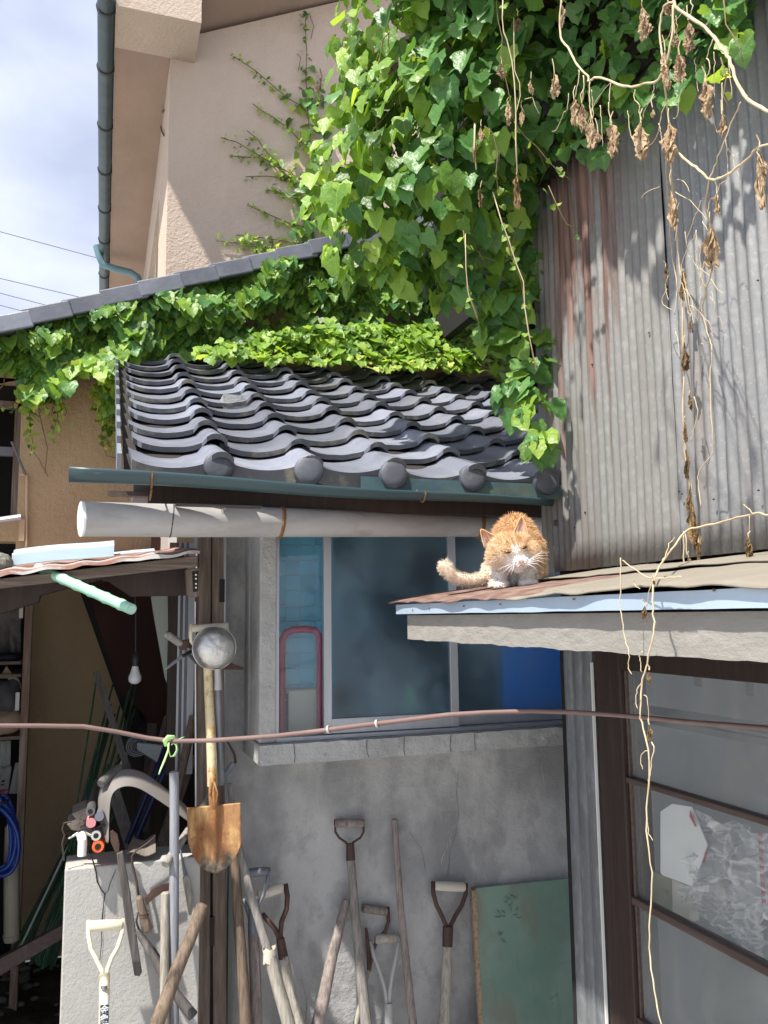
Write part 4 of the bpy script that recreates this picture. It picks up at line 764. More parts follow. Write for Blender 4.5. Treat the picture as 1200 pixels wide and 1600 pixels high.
single('white_wire', MB().tube([PN(305, 940, 3.03), PN(305.5, 1100, 3.03), PN(306, 1250, 3.03), PN(305, 1600, 3.02), PN(305, 1850, 3.02)], .0028, 6), M['white_plastic'], 'thin white wire running straight down the left edge of the timber post', 'wire')
# window strips on the annex side wall, seen past the shed
st = thing('side_window', 'pale metal and painted strips of a side window beyond the timber post', 'window', PN(280, 980, 3.4))
part('painted_stile', MB().prism([PN(*a, 3.5) for a in ((236, 930), (262, 930), (264, 1075), (258, 1060), (240, 960))], (0, .03, 0)), mat('chalky_green_paint', (.36, .40, .36), [((.2, .22, .2), 12, VZ, .5, .65, .7)], .8), st)
for (x0, x1, mm) in ((263, 277, 'wood_dark'), (277, 281, 'alu_frame'), (281, 285, 'iron_grey'), (285, 289, 'alu_frame'), (289, 293, 'steel_blue'), (293, 304, 'alu_frame')):
    part('strip', MB().box(vx(x0, 1000, 3.42) + .0005, vx(x1, 1000, 3.42) - .0005, 3.42, 3.45 + .002 * x0 / 100, PN(290, 1210, 3.42).z, PN(290, 848, 3.42).z), M[mm], st)
for (x0, x1, y0, y1, mm) in ((236, 250, 850, 868, 'wood_red'), (251, 262, 850, 866, 'ivory'), (262, 276, 848, 866, 'white_plastic')):
    part('strip', MB().box(vx(x0, 860, 3.5), vx(x1, 860, 3.5), 3.5, 3.53, PN(250, y1, 3.5).z, PN(250, y0 - 12, 3.5).z), M[mm], st)
# things on the shed roof
def rz(px, py, n, up=0.0): return PN(px, py, n) + Vector((0, 0, up))
vs_ = thing('vinyl_sheet', 'pale blue folded vinyl sheet lying on the shed roof beside the rock', 'sheet', rz(100, 880, 2.98))
prof = [(0, 0), (.0, .022), (.012, .026), (.02, .022), (.05, .026), (.056, .034), (.10, .038)]
va, vb = PN(18, 884, 2.95), PN(178, 867, 2.95)
part('sheet', MB().shell(lambda a, b: va.lerp(vb, a) + Vector((0, prof[int(round(b * 6))][0], prof[int(round(b * 6))][1] * 1.6 + .003 * math.sin(a * 5))), 20, 6, (0, .002, -.002)), M['vinyl'], vs_)
va2, vb2 = PN(178, 868, 3.05), PN(242, 860, 3.05)
single('vinyl_strip', MB().shell(lambda a, b: va2.lerp(vb2, a) + Vector((0, .06 * b, .012 * b + (.004 * (1 - a)))), 8, 3, (0, 0, -.003)), M['vinyl'], 'narrow offcut of pale blue vinyl at the right end of the folded sheet', 'sheet')
rc = PN(3, 877, 2.93); rk_ = MB().ball((0, 0, 0), (.038, .035, .027), 16, 11); rk_.v = [rc + v * (1 + .28 * noise.noise(v * 38) + .12 * noise.noise(v * 90)) for v in rk_.v]
single('rock', rk_, M['stone'], 'mossy grey rock weighing down the shed roof', 'rock')
rd = [PN(112, 909, 2.72), PN(115, 914, 2.70), PN(206, 952, 2.45)]
rdt = thing('green_pole', 'mint green ribbed pole poking out from under the shed roof', 'pole', rd[0])
pole_pts = []; rr_ = []
for i in range(41):
    t = i / 40; pole_pts.append(PN(60, 888, 2.90).lerp(PN(206, 952, 2.45), t)); rr_.append(.0155 + (.0022 if i % 6 == 0 else 0))
part('pole', MB().tube(pole_pts, rr_, 12), M['rod'], rdt, smooth=50)
e = pole_pts[-1]; part('end_cap', MB().tube([e, e + (pole_pts[-1] - pole_pts[-2]).normalized() * .002], .0115, 12), mat('pale_cap', (.42, .62, .56), rough=.5, bumps=()), rdt)
# left upright and shelving
single('door_frame', MB().box(vx(33, 1100, 3.9), vx(45, 1100, 3.9), 3.9, 3.96, 0, PN(38, 940, 3.9).z), mat('peeling_brown_timber', (.20, .13, .10), [((.38, .32, .26), 14, VZ, .5, .6, .8), ((.10, .05, .04), 9, VZ, .5, .7, .7)], .85), 'narrow peeling brown upright at the left of the tan wall', 'post')
for (y0, y1) in ((948, 966), (1082, 1110)): single('hinge_tag', MB().box(vx(28, 1000, 3.88), vx(34, 1000, 3.88), 3.88, 3.9, PN(30, y1, 3.88).z, PN(30, y0, 3.88).z), M['ivory'], 'small white hinge plate high on the brown upright' if y0 < 1000 else 'ridged white plate low on the brown upright', 'hinge')
shf = thing('tool_shelf', 'dark shelving packed with cloth, card and paper left of the brown upright', 'shelf', PN(-30, 1200, 4.2))
for y in (1034, 1054, 1152): part('board', MB().box(vx(-160, y, 3.95), vx(33, y, 3.95), 3.95, 4.4, PN(0, y + 5, 3.95).z, PN(0, y, 3.95).z), M['wood_x'], shf)
part('back', MB().box(vx(-200, 1000, 4.45), vx(38, 1000, 4.45), 4.45, 4.47, 0, 1.85), M['dark'], shf)
def crumple(cx, cy, n, wx, wy, dep, seed, amp=.25, fr=18):
    c = PN(cx, cy, n); k = mpp(c); b = MB().ball((0, 0, 0), (wx / 2 * k, dep, wy / 2 * k), 20, 14); b.v = [c + v * (1 + amp * noise.noise(v * fr + Vector((seed, 0, 0))) + amp * .5 * noise.noise(v * fr * 2.5 + Vector((0, seed, 0)))) for v in b.v]; return b
def drape(pts, n, seed, amp=.03):
    (ax, ay), (bx, by), (cx, cy), (dx, dy) = pts
    return MB().shell(lambda a, b: PN((ax * (1 - a) + bx * a) * (1 - b) + (dx * (1 - a) + cx * a) * b, (ay * (1 - a) + by * a) * (1 - b) + (dy * (1 - a) + cy * a) * b, n) + Vector((0, amp * noise.noise(Vector((a * 5, b * 1.5, seed))) + amp * .4 * noise.noise(Vector((a * 11, b * 4, seed))), 0)), 24, 16, (0, .004, 0))
single('grey_cloth', drape(((-60, 945), (33, 950), (32, 1022), (-60, 1032)), 4.05, 1, .08), M['cloth'], 'grey cloth hanging in the top bay of the left shelving', 'cloth', smooth=True)
single('dark_blue_cloth', crumple(8, 1027, 4.02, 46, 14, .05, 3), mat('dark_navy_cloth', (.015, .018, .035), rough=.9), 'dark navy cloth folded under the hanging grey cloth', 'cloth', smooth=True)
single('cardboard_flap', MB().prism([PN(*a, 3.98) for a in ((0, 1057), (10, 1041), (20, 1055), (30, 1062), (33, 1076), (20, 1077), (12, 1060), (-20, 1060))], (0, .02, 0)), M['card'], 'torn cardboard flap standing on the upper shelf board', 'cardboard')
single('dark_sack', crumple(10, 1088, 4.0, 50, 56, .08, 5), mat('dark_grey_sack', (.075, .075, .08), [((.13, .13, .14), 9, O1, .5, .7, .7)], .7), 'crumpled dark grey sack between the shelf boards', 'sack', smooth=True)
single('brown_bag', crumple(4, 1126, 4.0, 60, 42, .08, 8), M['card'], 'crumpled brown paper bag just above the pink hose line', 'bag', smooth=True)
single('paper_stack', drape(((-30, 1158), (17, 1158), (16, 1200), (-30, 1200)), 4.02, 4, .02), M['paper_grey'], 'grey paper sheet at the far left under the lowest shelf board', 'paper')
single('notice_sheet', drape(((-20, 1202), (18, 1198), (12, 1240), (-20, 1240)), 4.0, 6, .02), M['paper_grey'], 'pale notice sheet with small dark marks above the blue hose', 'paper')
single('red_wrapper', crumple(4, 1238, 3.97, 18, 8, .02, 2), mat('red_wrapper_print', (.45, .07, .06), [((.6, .55, .5), 30, O1, .5, .6, .8)], .6), 'small red and white wrapper caught on top of the blue hose', 'wrapper')
single('grey_board', MB().prism([PN(*a, 4.03) for a in ((24, 1192), (33, 1192), (31, 1240), (14, 1240))], (0, .01, 0)), M['paper_grey'], 'slanted grey board behind the blue hose', 'board')
part('mark', MB().prism([PN(*a, 3.965) for a in ((2, 1220), (7, 1218), (8, 1221), (3, 1223))], (0, .001, 0)).prism([PN(*a, 3.965) for a in ((1, 1226), (6, 1224), (7, 1226), (2, 1228))], (0, .001, 0)), M['black'], bpy.data.objects['notice_sheet'])
# blue hose coil
hb = thing('blue_hose', 'coiled royal blue garden hose hanging at the left edge', 'hose', PN(5, 1245, 3.7))
for i in range(8):
    cx, cy = 0 + R.uniform(-9, 4), 1308 + R.uniform(-8, 10); rx, ry = R.uniform(20, 36), R.uniform(50, 68); ph = R.uniform(-.12, .12); n = 3.72 + .016 * (i % 4); pts = []
    for k in range(37):
        a_ = 2 * math.pi * k / 36; x = rx * math.cos(a_) * (1 - .3 * max(0, math.sin(a_)) ** 2); y = -ry * math.sin(a_)
        pts.append(PN(cx + x * math.cos(ph) - y * math.sin(ph), min(cy + x * math.sin(ph) + y * math.cos(ph), 1384), n + .01 * math.sin(a_ * 2 + i)))
    part('coil', MB().tube(pts, .0085, 8, caps=False), M['hose_blue'], hb, smooth=True)
part('tie', MB().tube([PN(-12, 1252, 3.69), PN(0, 1256, 3.69), PN(14, 1250, 3.70)], .006, 6), M['black_pl'], hb, smooth=True)
pp = thing('cream_pipe', 'short aged cream pipe standing in the soil under the blue hose', 'pipe', PN(18, 1465, 3.86))
part('pipe', MB().tube([PN(18, 1462, 3.86), PN(18, 1420, 3.86), PN(18, 1340, 3.86), PN(20, 1290, 3.86)], .030, 14), M['cream_pipe'], pp, smooth=40)
part('collar', MB().tube([PN(18, 1470, 3.86), PN(18, 1460, 3.86)], [.029, .034], 14), M['cream_pipe'], pp)
single('white_strap', MB().tube([PN(14, 1250, 3.78), PN(12, 1290, 3.78), PN(18, 1320, 3.78), PN(14, 1378, 3.78)], .010, 8, flat=.3), M['white_plastic'], 'white strap hanging through the blue hose coil', 'strap', smooth=True)
# hanging bulb, dark boards
bl = thing('hanging_bulb', 'unlit frosted bulb hanging on its black cord in the dark shed', 'light bulb', PN(211, 1028, 3.45))
c = PN(211, 1052, 3.45); k = mpp(c)
part('bulb', MB().lathe(c + Vector((0, 0, -17 * k)), (0, 0, 1), [(0, .001), (1.2 * k, 5 * k), (4 * k, 8.6 * k), (8.5 * k, 10 * k), (13 * k, 9.4 * k), (19 * k, 7 * k), (26 * k, 5 * k), (28 * k, 4.6 * k)], 18), M['bulb'], bl, smooth=50)
part('socket', MB().lathe(c + Vector((0, 0, 11 * k)), (0, 0, 1), [(0, 6 * k), (10 * k, 6.5 * k), (18 * k, 5.5 * k), (22 * k, 2 * k)], 14), M['black_pl'], bl, smooth=40)
part('cord', MB().tube([c + Vector((0, 0, 30 * k)), PN(212, 960, 3.45), PN(209, 895, 3.45)], .003, 6), M['black_pl'], bl)
single('leaning_panel', MB().prism([PN(*a, 3.95) for a in ((130, 900), (235, 925), (262, 1020), (290, 1100), (288, 1200), (240, 1130), (185, 1080))], (0, .02, 0)), M['wood_red'], 'big dark red brown panel leaning behind the hanging bulb', 'panel')
single('dark_backboard', MB().prism([PN(*a, 4.1) for a in ((175, 930), (330, 930), (330, 1420), (150, 1420), (195, 1120))], (0, .02, 0)), M['wood_dark'], 'dark board closing the back of the shed behind the tools', 'board')
single('leaning_panel', MB().prism([PN(*a, 3.99) for a in ((118, 905), (138, 902), (196, 1075), (225, 1130), (205, 1150))], (0, .02, 0)), M['dark'], 'narrow black panel along the left edge of the red brown one', 'panel')
def bar(px0, n0, px1, n1, w0, w1, m, name='bar', seg=10, parent=None): 
    a, b = PN(*px0, n0), PN(*px1, n1); return MB().tube([a, b], [w0 / 2 * mpp(a), w1 / 2 * mpp(b)], seg)
def slab(px0, px1, n0, n1, w, th=.012):
    a, b = PN(*px0, n0), PN(*px1, n1); d = Vector((b.x - a.x, 0, b.z - a.z)).normalized(); s_ = Vector((-d.z, 0, d.x)) * (w / 2 * mpp(a))
    return MB().prism([a + s_, a - s_, b - s_, b + s_], (0, th, 0))
# lumber stacked upright behind the block
for (a, b, w, mm, lab) in (((203, 1350), (268, 1120), 22, 'wood_brown', 'wide brown board leaning behind the grey band'), ((243, 1350), (300, 1180), 17, 'wood', 'grey timber leaning low behind the round grey handle'), ((150, 1050), (204, 1215), 10, 'h_dark', 'dull grey strip slanting down right behind the hose line'), ((170, 1210), (212, 1345), 18, 'h_dark', 'dark grey plank under the arch of the grey band'), ((238, 1130), (225, 1300), 14, 'wood_dark', 'dark stake behind the clear funnel guard'), ((285, 1150), (270, 1330), 12, 'wood_brown', 'brown lath close beside the timber post')):
    single('board', slab(a, b, 3.7, 3.6, w), M[mm], lab, 'board', 'boards stacked behind the concrete block')
single('brown_stick', bar((272, 1262), 3.3, (302, 1120), 3.4, 13, 13, 0), M['h_brown'], 'round brown handle slanting up beside the timber post', 'handle', smooth=40)
for (a, b, lab) in (((198, 1318), (262, 1160), 'navy pipe leaning left of the lime ribbon'), ((214, 1308), (285, 1140), 'thin blue grey rod leaning right of the navy pipe')):
    single('pipe', bar(a, 3.35, b, 3.5, 9 if 'navy' in lab else 3.5, 9 if 'navy' in lab else 3.5, 0), M['navy' if 'navy' in lab else 'steel_blue'], lab, 'pipe', smooth=40)
fan = thing('trimmer_head', 'round grey tool head with a smoky funnel guard in the dark of the shed', 'tool', PN(215, 1166, 3.4))
c = PN(214, 1166, 3.38); k = mpp(c)
for rr in (9, 12.5, 15.5): part('ring', MB().tube([c + Vector((math.cos(t) * rr * k, 0, math.sin(t) * rr * k)) for t in [i * 2 * math.pi / 24 for i in range(25)]], .0016, 5, caps=False), M['clearpl'], fan)
part('disc', MB().lathe(c + Vector((0, .02, 0)), (0, 1, 0), [(0, 17 * k), (.02, 19 * k), (.03, 10 * k)], 24), M['black_pl'], fan, smooth=40)
part('guard', MB().prism([PN(*a, 3.36) for a in ((214, 1160), (256, 1164), (246, 1192), (214, 1172))], (0, .04, 0)), M['clearpl'], fan, bevel=.004)
# bundles of green garden stakes
for i in range(13):
    x0, x1 = 8 + i * 2.2, R.uniform(92, 106); top = (R.uniform(190, 245), R.uniform(1000, 1100)) if i % 2 else (R.uniform(130, 160), R.uniform(1190, 1260))
    y0 = R.uniform(1488, 1512)
    a, b = (x0, y0), (x1 + R.uniform(-3, 3), 1335 + i * 2)
    t = R.uniform(1.2, 2.2); q = (a[0] + (b[0] - a[0]) * t, a[1] + (b[1] - a[1]) * t)
    single('garden_stake', bar(a, 3.9, q, 3.75, R.uniform(3, 6), R.uniform(3, 5), 0, seg=7), M['white_pole' if i in (3, 7) else 'green_pole'], 'slim garden stake in the bundle leaning beside the left edge of the block', 'stake', 'garden stakes leaning left of the block', smooth=40)
for i in range(9):
    a = (48 + i * 4.5, R.uniform(1500, 1515)); b = (92 + i * 3, 1395 + R.uniform(-20, 15)); t = 1.25
    single('garden_stake', bar(a, 3.7, (a[0] + (b[0] - a[0]) * t, a[1] + (b[1] - a[1]) * t), 3.6, 6, 5, 0, seg=7), M['green_pole'], 'dark green garden stake in the short bundle low against the block', 'stake', 'short dark green stakes', smooth=40)
for i in range(16):
    a = (R.uniform(108, 160), R.uniform(1300, 1345)); b = (a[0] + R.uniform(30, 75), R.uniform(1030, 1150))
    single('garden_stake', bar(a, 3.62, b, 3.9, R.uniform(2.5, 5), 3, 0, seg=7), M['green_pole'], 'slim dark green stake standing behind the pipes on the block', 'stake', 'green stakes standing behind the block', smooth=40)
single('brown_plank', MB().prism([PN(*a, 3.45) for a in ((-40, 1520), (97, 1446), (99, 1466), (-40, 1548))], (0, .03, 0)), M['wood_brown'], 'brown plank slanting across the soil at the lower left', 'plank')

# ---------------------------------------------------------------- concrete block and what lies on it
NB = 2.95
bu0, bu1 = vx(98, 1450, NB), vx(312, 1450, NB); bz = PN(200, 1349, NB).z
blk = thing('concrete_block', 'cracked grey concrete wall block at the lower left with tools against it', 'wall', (bu0, NB, G0))
part('block', rough_edge(bu0, bu1, NB, NB + .17, G0, bz, 1), M['block'], blk, bevel=.005)
cr = [(143, 1336), (146, 1348), (150, 1362), (152, 1378), (158, 1390), (164, 1397), (162, 1410), (161, 1422), (160, 1435), (158, 1450), (159, 1470), (157, 1490), (156, 1500)]
def crackm(pts, w):
    mb = MB(); P_ = [PN(*p, NB - .003) for p in pts]; vs = []
    for i, p in enumerate(P_):
        ww = w * (1 - .5 * i / len(P_)) * R.uniform(.6, 1.3); vs += [p - Vector((ww, 0, 0)), p + Vector((ww, 0, 0))]
    return mb.add(vs + [v + Vector((0, .012, 0)) for v in vs], [(2 * i, 2 * i + 1, 2 * i + 3, 2 * i + 2) for i in range(len(P_) - 1)])
part('crack', crackm(cr, .0022), M['black'], blk, fix=False); part('crack', crackm([(164, 1397), (169, 1392), (172, 1380), (177, 1368), (181, 1359)], .0014), M['black'], blk, fix=False)
def poke(name, x, y, r, m, lab, cat, n=NB - .05, ln=.5, hole=True, drop=0.0, dx=0.02):
    c = PN(x, y, n); k = mpp(c); t = thing(name, lab, cat, c)
    part('tube', MB().tube([c, c + Vector((dx, ln, drop))], r * k, 14), M[m], t, smooth=40)
    if hole: part('bore', MB().tube([c + Vector((0, -.0012, 0)), c + Vector((0, .002, 0))], r * k * .55, 12), M['black'], t)
    return t
poke('grey_tube', 141, 1268, 7, 'iron_grey', 'dark grey tube with a hole at the top of the pile on the block', 'pipe')
poke('pink_tube', 142, 1286, 7.5, 'pink_cap', 'tube with a dusty pink end cap on the block', 'pipe', hole=False)
poke('steel_tube', 155, 1276, 7, 'steel_blue', 'blue grey steel tube right of the pink capped one', 'pipe', hole=False, dx=.04)
poke('chrome_tube', 150, 1306, 7.5, 'alu', 'shiny chrome tube end above the orange one', 'pipe')
poke('orange_tube', 153, 1323, 9, 'orange', 'orange red plastic tube end low on the edge of the block', 'pipe', ln=.25)
for (x, y, lab) in ((134, 1300, 'left'), (160, 1296, 'right')):
    c = PN(x, y, NB - .03); k = mpp(c); single('black_clip', MB().tube([c + Vector((math.cos(t) * 10 * k, 0, math.sin(t) * 6 * k)) for t in [i * math.pi / 9 for i in range(10)]], .0035, 6), M['black_pl'], 'black curved clip on the %s side of the chrome tube' % lab, 'clip')
    single('black_channel', MB().box(c.x - 9 * k, c.x + 9 * k, NB + .0, NB + .4, c.z - 6 * k, c.z + 2 * k), M['black_pl'], 'black channel bar lying %s of the chrome tube on the block' % lab, 'bar')
wp = thing('white_tap', 'white plastic pipe piece hanging over the front edge of the block', 'pipe', PN(128, 1300, NB - .03))
c = PN(128, 1316, NB - .04); k = mpp(c)
part('body', MB().tube([PN(127, 1303, NB - .02), PN(129, 1314, NB - .05), PN(128, 1337, NB - .05)], [7.5 * k, 7 * k, 6.8 * k], 14), M['white_plastic'], wp, smooth=40)
part('arm', MB().tube([PN(108, 1310, NB + .02), PN(120, 1303, NB), PN(132, 1301, NB - .01), PN(143, 1306, NB)], [2 * k, 4 * k, 4 * k, 3 * k], 8, flat=.6), M['white_plastic'], wp, smooth=40)
for (pts, lab) in ((((112, 1272), (135, 1262), (142, 1272), (135, 1284), (118, 1280)), 'upper grey rag folded at the left of the pipe pile'), (((104, 1288), (128, 1276), (134, 1286), (128, 1300), (112, 1298)), 'lower grey rag folded at the left of the pipe pile')):
    single('rag', MB().prism([PN(*a, NB + .05) for a in pts], (0, .09, .01)), M['rag'], lab, 'rag', bevel=.004)
single('twine', MB().tube([PN(*a, NB - .005) for a in ((112, 1284), (100, 1286), (97, 1296), (101, 1305), (97, 1318), (99, 1332), (100, 1345))], .0028, 5), M['wire'], 'dark twine looped over the left corner of the block', 'twine')
single('torn_card', MB().shell(lambda a, b: PN(206 + 37 * a - 9 * (1 - b) * (1 - a), 1333 - 20 * b - 8 * a * b, NB + .0 + .09 * b) + Vector((0, -.012 * math.sin(a * 3), .006 * math.sin(a * 7 + b))), 8, 4, (0, .002, -.003)), M['rag'], 'torn brown card lying on top of the block', 'card')

# ---------------------------------------------------------------- the grey arched band and the tools around the block
bd = thing('grey_band', 'broad grey rubbery band bent in an arch over the block', 'band', PN(164, 1300, 2.97))
ctr = [(170, 1320), (166, 1300), (165, 1278), (165, 1256), (168, 1240), (176, 1229), (190, 1222), (206, 1221), (222, 1226), (238, 1236), (256, 1249), (274, 1262), (292, 1276), (306, 1290)]
wd = [.02, .05, .07, .08, .085, .09, .09, .09, .085, .08, .075, .07, .06, .05]
vsb = []
for i, p in enumerate(ctr):
    q = PN(*p, 2.90 + (.004 * i)); j = min(i + 1, len(ctr) - 1); h = max(i - 1, 0); t = (PN(*ctr[j], 2.9) - PN(*ctr[h], 2.9)).normalized(); nn_ = Vector((-t.z, 0, t.x))
    vsb += [q - nn_ * wd[i] * .22 - Vector((0, .0, 0)), q + nn_ * wd[i] * .30 + Vector((0, wd[i], 0))]
gb_ = MB().add(vsb, [(2 * i, 2 * i + 1, 2 * i + 3, 2 * i + 2) for i in range(len(ctr) - 1)])
o = part('band', gb_, M['grey_band'], bd, smooth=True, fix=False); o.modifiers.new('s', 'SOLIDIFY').thickness = .006; ss_ = o.modifiers.new('b', 'SUBSURF'); ss_.levels = 2; ss_.render_levels = 2
def tpx(pts, ws, seg=10, flat=1.0):
    P_ = [PN(x, y, n) for (x, y, n) in pts]; ws = ws if isinstance(ws, (list, tuple)) else [ws] * len(P_)
    return MB().tube(P_, [w_ / 2 * mpp(p) for w_, p in zip(ws, P_)], seg, flat=flat)
single('round_handle', tpx(((157, 1225, 2.95), (161, 1221, 2.96), (183, 1203, 3.02), (188, 1199, 3.03)), (13, 15, 15, 12)), M['h_dark'], 'stubby round grey handle lying across the left of the grey band', 'handle', smooth=40)
def extend(pts, z=None):
    """carry the last stretch on down to the ground"""
    z = G0 if z is None else z; a, b = PN(*pts[-2]), PN(*pts[-1]); d = b - a
    return b + d * ((z + .004 - b.z) / d.z)
def pole(name, lab, cat, m, pts, ws, group=None, z=None, seg=12, wob=.0025):
    P_ = [PN(*p) for p in pts]; ws = list(ws); e = extend(pts, z); rr = [w_ / 2 * mpp(p) for w_, p in zip(ws, P_)]; P_.append(e); rr.append(rr[-1])
    Q, q = [], []
    for i in range(len(P_) - 1):
        for s_ in range(6): t = s_ / 6; Q.append(P_[i].lerp(P_[i + 1], t) + Vector((wob * noise.noise(Vector((len(Q) * .35, P_[0].x * 50, 0))), 0, 0))); q.append((rr[i] * (1 - t) + rr[i + 1] * t) * (1 + .05 * noise.noise(Vector((len(Q) * .6, 3, P_[0].x * 40)))))
    Q.append(P_[-1]); q.append(rr[-1])
    # rounded top
    d0 = (Q[0] - Q[1]).normalized(); Q = [Q[0] + d0 * q[0] * .35] + Q; q = [q[0] * .6] + q
    return single(name, MB().tube(Q, q, seg), M[m], lab, cat, group, smooth=45)
G = 'long wooden handles leaning on the wall'
pole('wooden_handle', 'blue grey round pole with a rounded top standing before the block', 'handle', 'h_blue', [(272, 1207, 2.90), (272, 1600, 2.86)], (14.5, 15.5), G)
pole('wooden_handle', 'short pale flat topped stake left of the blue grey pole', 'handle', 'h_pale', [(258, 1396, 2.88), (257, 1600, 2.84)], (13, 15), G)
pole('wooden_handle', 'thick brown handle slanting down left across the post foot', 'handle', 'h_brown', [(317, 1415, 2.83), (283, 1500, 2.79), (243, 1604, 2.74)], (19, 21, 23), G)
pole('wooden_handle', 'faded brown handle leaning just right of the timber post', 'handle', 'h_brown', [(364, 1290, 3.05), (372, 1420, 3.03), (384, 1600, 2.98)], (14, 16, 19), G)
pole('wooden_handle', 'long grey handle crossing down right with a torn taped joint', 'handle', 'h_grey', [(358, 1225, 3.03), (372, 1318, 2.99), (390, 1390, 2.95), (420, 1490, 2.90)], (8, 12, 13, 14), G, z=PN(421, 1494, 2.89).z)
pole('wooden_handle', 'thick pale split pole below the torn tape', 'handle', 'h_pale', [(421, 1492, 2.885), (440, 1560, 2.87), (454, 1612, 2.86)], (19, 20, 21), G)
single('torn_tape', MB().shell(lambda a, b: PN(420.5, 1491, 2.885) + Vector((math.cos(a * 6.6) * (.020 + .006 * noise.noise(Vector((a * 7, b * 2, 0)))), math.sin(a * 6.6) * .021, .020 - b * .045 + .012 * noise.noise(Vector((a * 9, 0, 3))))), 20, 3, (.001, 0, 0)), M['grip_white'], 'torn pale tape wrapped round the joint of the long grey handle', 'tape')
pole('wooden_handle', 'blunt faded handle leaning left of the thin metal D handle', 'handle', 'h_lilac', [(541, 1407, 3.16), (520, 1490, 3.11), (497, 1600, 3.04)], (12, 17, 21), G)
pole('wooden_handle', 'tall slim round handle just right of the middle of the cement wall', 'handle', 'h_lilac', [(616.5, 1281, 3.17), (626, 1420, 3.12), (645, 1600, 3.05)], (9.5, 11, 14), G)
single('slanted_stick', tpx(((258, 1351, 2.86), (293, 1300, 2.96), (330, 1240, 3.06)), (13, 12.5, 10), 12), M['h_grey'], 'short grey stick slanting up behind the rusty shovel blade', 'stick', smooth=40)
single('dark_stake', tpx(((214, 1455, 2.90), (240, 1495, 2.88), (268, 1545, 2.86), (302, 1588, 2.84)), (8, 12, 15, 17), 12), M['h_dark'], 'dark curved handle passing down behind the pale stake', 'handle', smooth=40)
# sickle, file, trowel on the block face
f1 = thing('billhook', 'long dark wooden handle with a rusty rounded blade against the block', 'tool', PN(196, 1430, 2.9))
part('handle', MB().prism([PN(*a, 2.90) for a in ((182, 1334), (192, 1330), (201, 1378), (222, 1520), (218, 1526), (210, 1525), (196, 1440))], (0, .016, 0)), M['h_dark'], f1, bevel=.003)
part('blade', MB().prism([PN(*a, 2.905) for a in ((172, 1300), (176, 1297), (184, 1304), (187, 1320), (186, 1334), (180, 1332), (173, 1316))], (0, .006, 0)), M['iron'], f1, bevel=.0015)
f2 = thing('sickle', 'sickle with a ringed wooden grip and curved brown blade on the block', 'sickle', PN(222, 1420, 2.9))
part('tang', tpx([(x, y, 2.91) for (x, y) in ((243, 1306), (232, 1316), (212, 1330), (206, 1338), (207, 1352), (214, 1380), (217, 1400))], (1.5, 2, 2.5, 4, 4, 3.5, 3)), M['iron'], f2, smooth=True)
part('grip', tpx([(x, y, 2.89) for (x, y) in ((217, 1400), (218, 1405), (221, 1418), (224, 1428), (227, 1440), (231, 1452), (232, 1456))], (8, 11, 12.5, 12, 14, 15, 10), 14), M['h_brown'], f2, smooth=True)
for y in (1426, 1431): 
    p = PN(224 + (y - 1426) * .3, y, 2.89); part('ferrule', MB().tube([p, p + Vector((.0006, 0, -.002))], 7.1 * mpp(p), 14), M['iron'], f2)
bl_ = [(226, 1404), (238, 1390), (252, 1382), (266, 1379), (266, 1390), (252, 1396), (240, 1404), (229, 1415)]
part('blade', MB().prism([PN(*a, 2.915) for a in bl_], (0, .003, 0)), M['iron'], f2)
f3 = thing('hooked_blade', 'dull hooked iron blade under the sickle grip', 'tool', PN(214, 1440, 2.92))
part('hook', tpx([(x, y, 2.92) for (x, y) in ((226, 1420), (216, 1426), (213, 1440), (217, 1452), (228, 1466), (242, 1484), (252, 1498))], (3, 5, 8, 9, 9, 9, 8), 8, .4), M['iron_grey'], f3, smooth=True)
f4 = thing('trowel', 'narrow trowel spike with a pale wooden grip beside the post', 'trowel', PN(292, 1390, 2.95))
part('spike', tpx(((281, 1322, 2.95), (285, 1345, 2.94), (290, 1368, 2.93)), (2, 4, 7), 8), M['steel_blue'], f4, smooth=40)
part('grip', tpx(((289, 1368, 2.93), (291, 1374, 2.93), (296, 1400, 2.92), (301, 1428, 2.91)), (9, 11, 11.5, 12), 12), M['h_pale'], f4, smooth=40)
# hung tools behind the post
f5 = thing('hammer', 'old hammers hooked behind the post left of the aluminium ladle', 'hammer', PN(285, 1005, 3.0))
part('handle', tpx(((258, 990, 2.96), (262, 992, 2.96), (284, 1007, 3.0)), (9, 12, 12), 12), M['h_grey'], f5, smooth=40)
part('head', MB().prism([PN(*a, 2.985) for a in ((281, 1003), (290, 999), (297, 1003), (295, 1012), (287, 1016), (280, 1014))], (0, .02, 0)), M['iron'], f5, bevel=.002)
part('head', MB().prism([PN(*a, 3.0) for a in ((294, 998), (312, 1000), (312, 1016), (296, 1014))], (0, .02, 0)), M['iron'], f5, bevel=.002)
f6 = thing('thin_hammer', 'thin grey handle with a dark crossed head below the old hammers', 'hammer', PN(285, 1025, 3.0))
part('handle', tpx(((259, 1045, 2.97), (284, 1026, 3.0)), (4.5, 5.5), 10), M['h_blue'], f6, smooth=40)
part('head', tpx(((284, 1026, 3.0), (298, 1018, 3.01), (312, 1012, 3.02)), (5, 6, 5), 8), M['black_pl'], f6)
part('claw', tpx(((292, 1020, 3.01), (312, 1040, 3.03)), (5, 7), 6), M['iron_grey'], f6)
single('pick_point', MB().prism([PN(*a, 3.03) for a in ((350, 1035), (362, 1036), (382, 1043), (378, 1047), (350, 1046))], (0, .012, 0)), M['iron'], 'dark iron point sticking out right behind the ladle', 'blade')
f7 = thing('pruning_hook', 'rust brown curved hook with a grey ferrule right of the shovel shaft', 'hook', PN(362, 1190, 3.05))
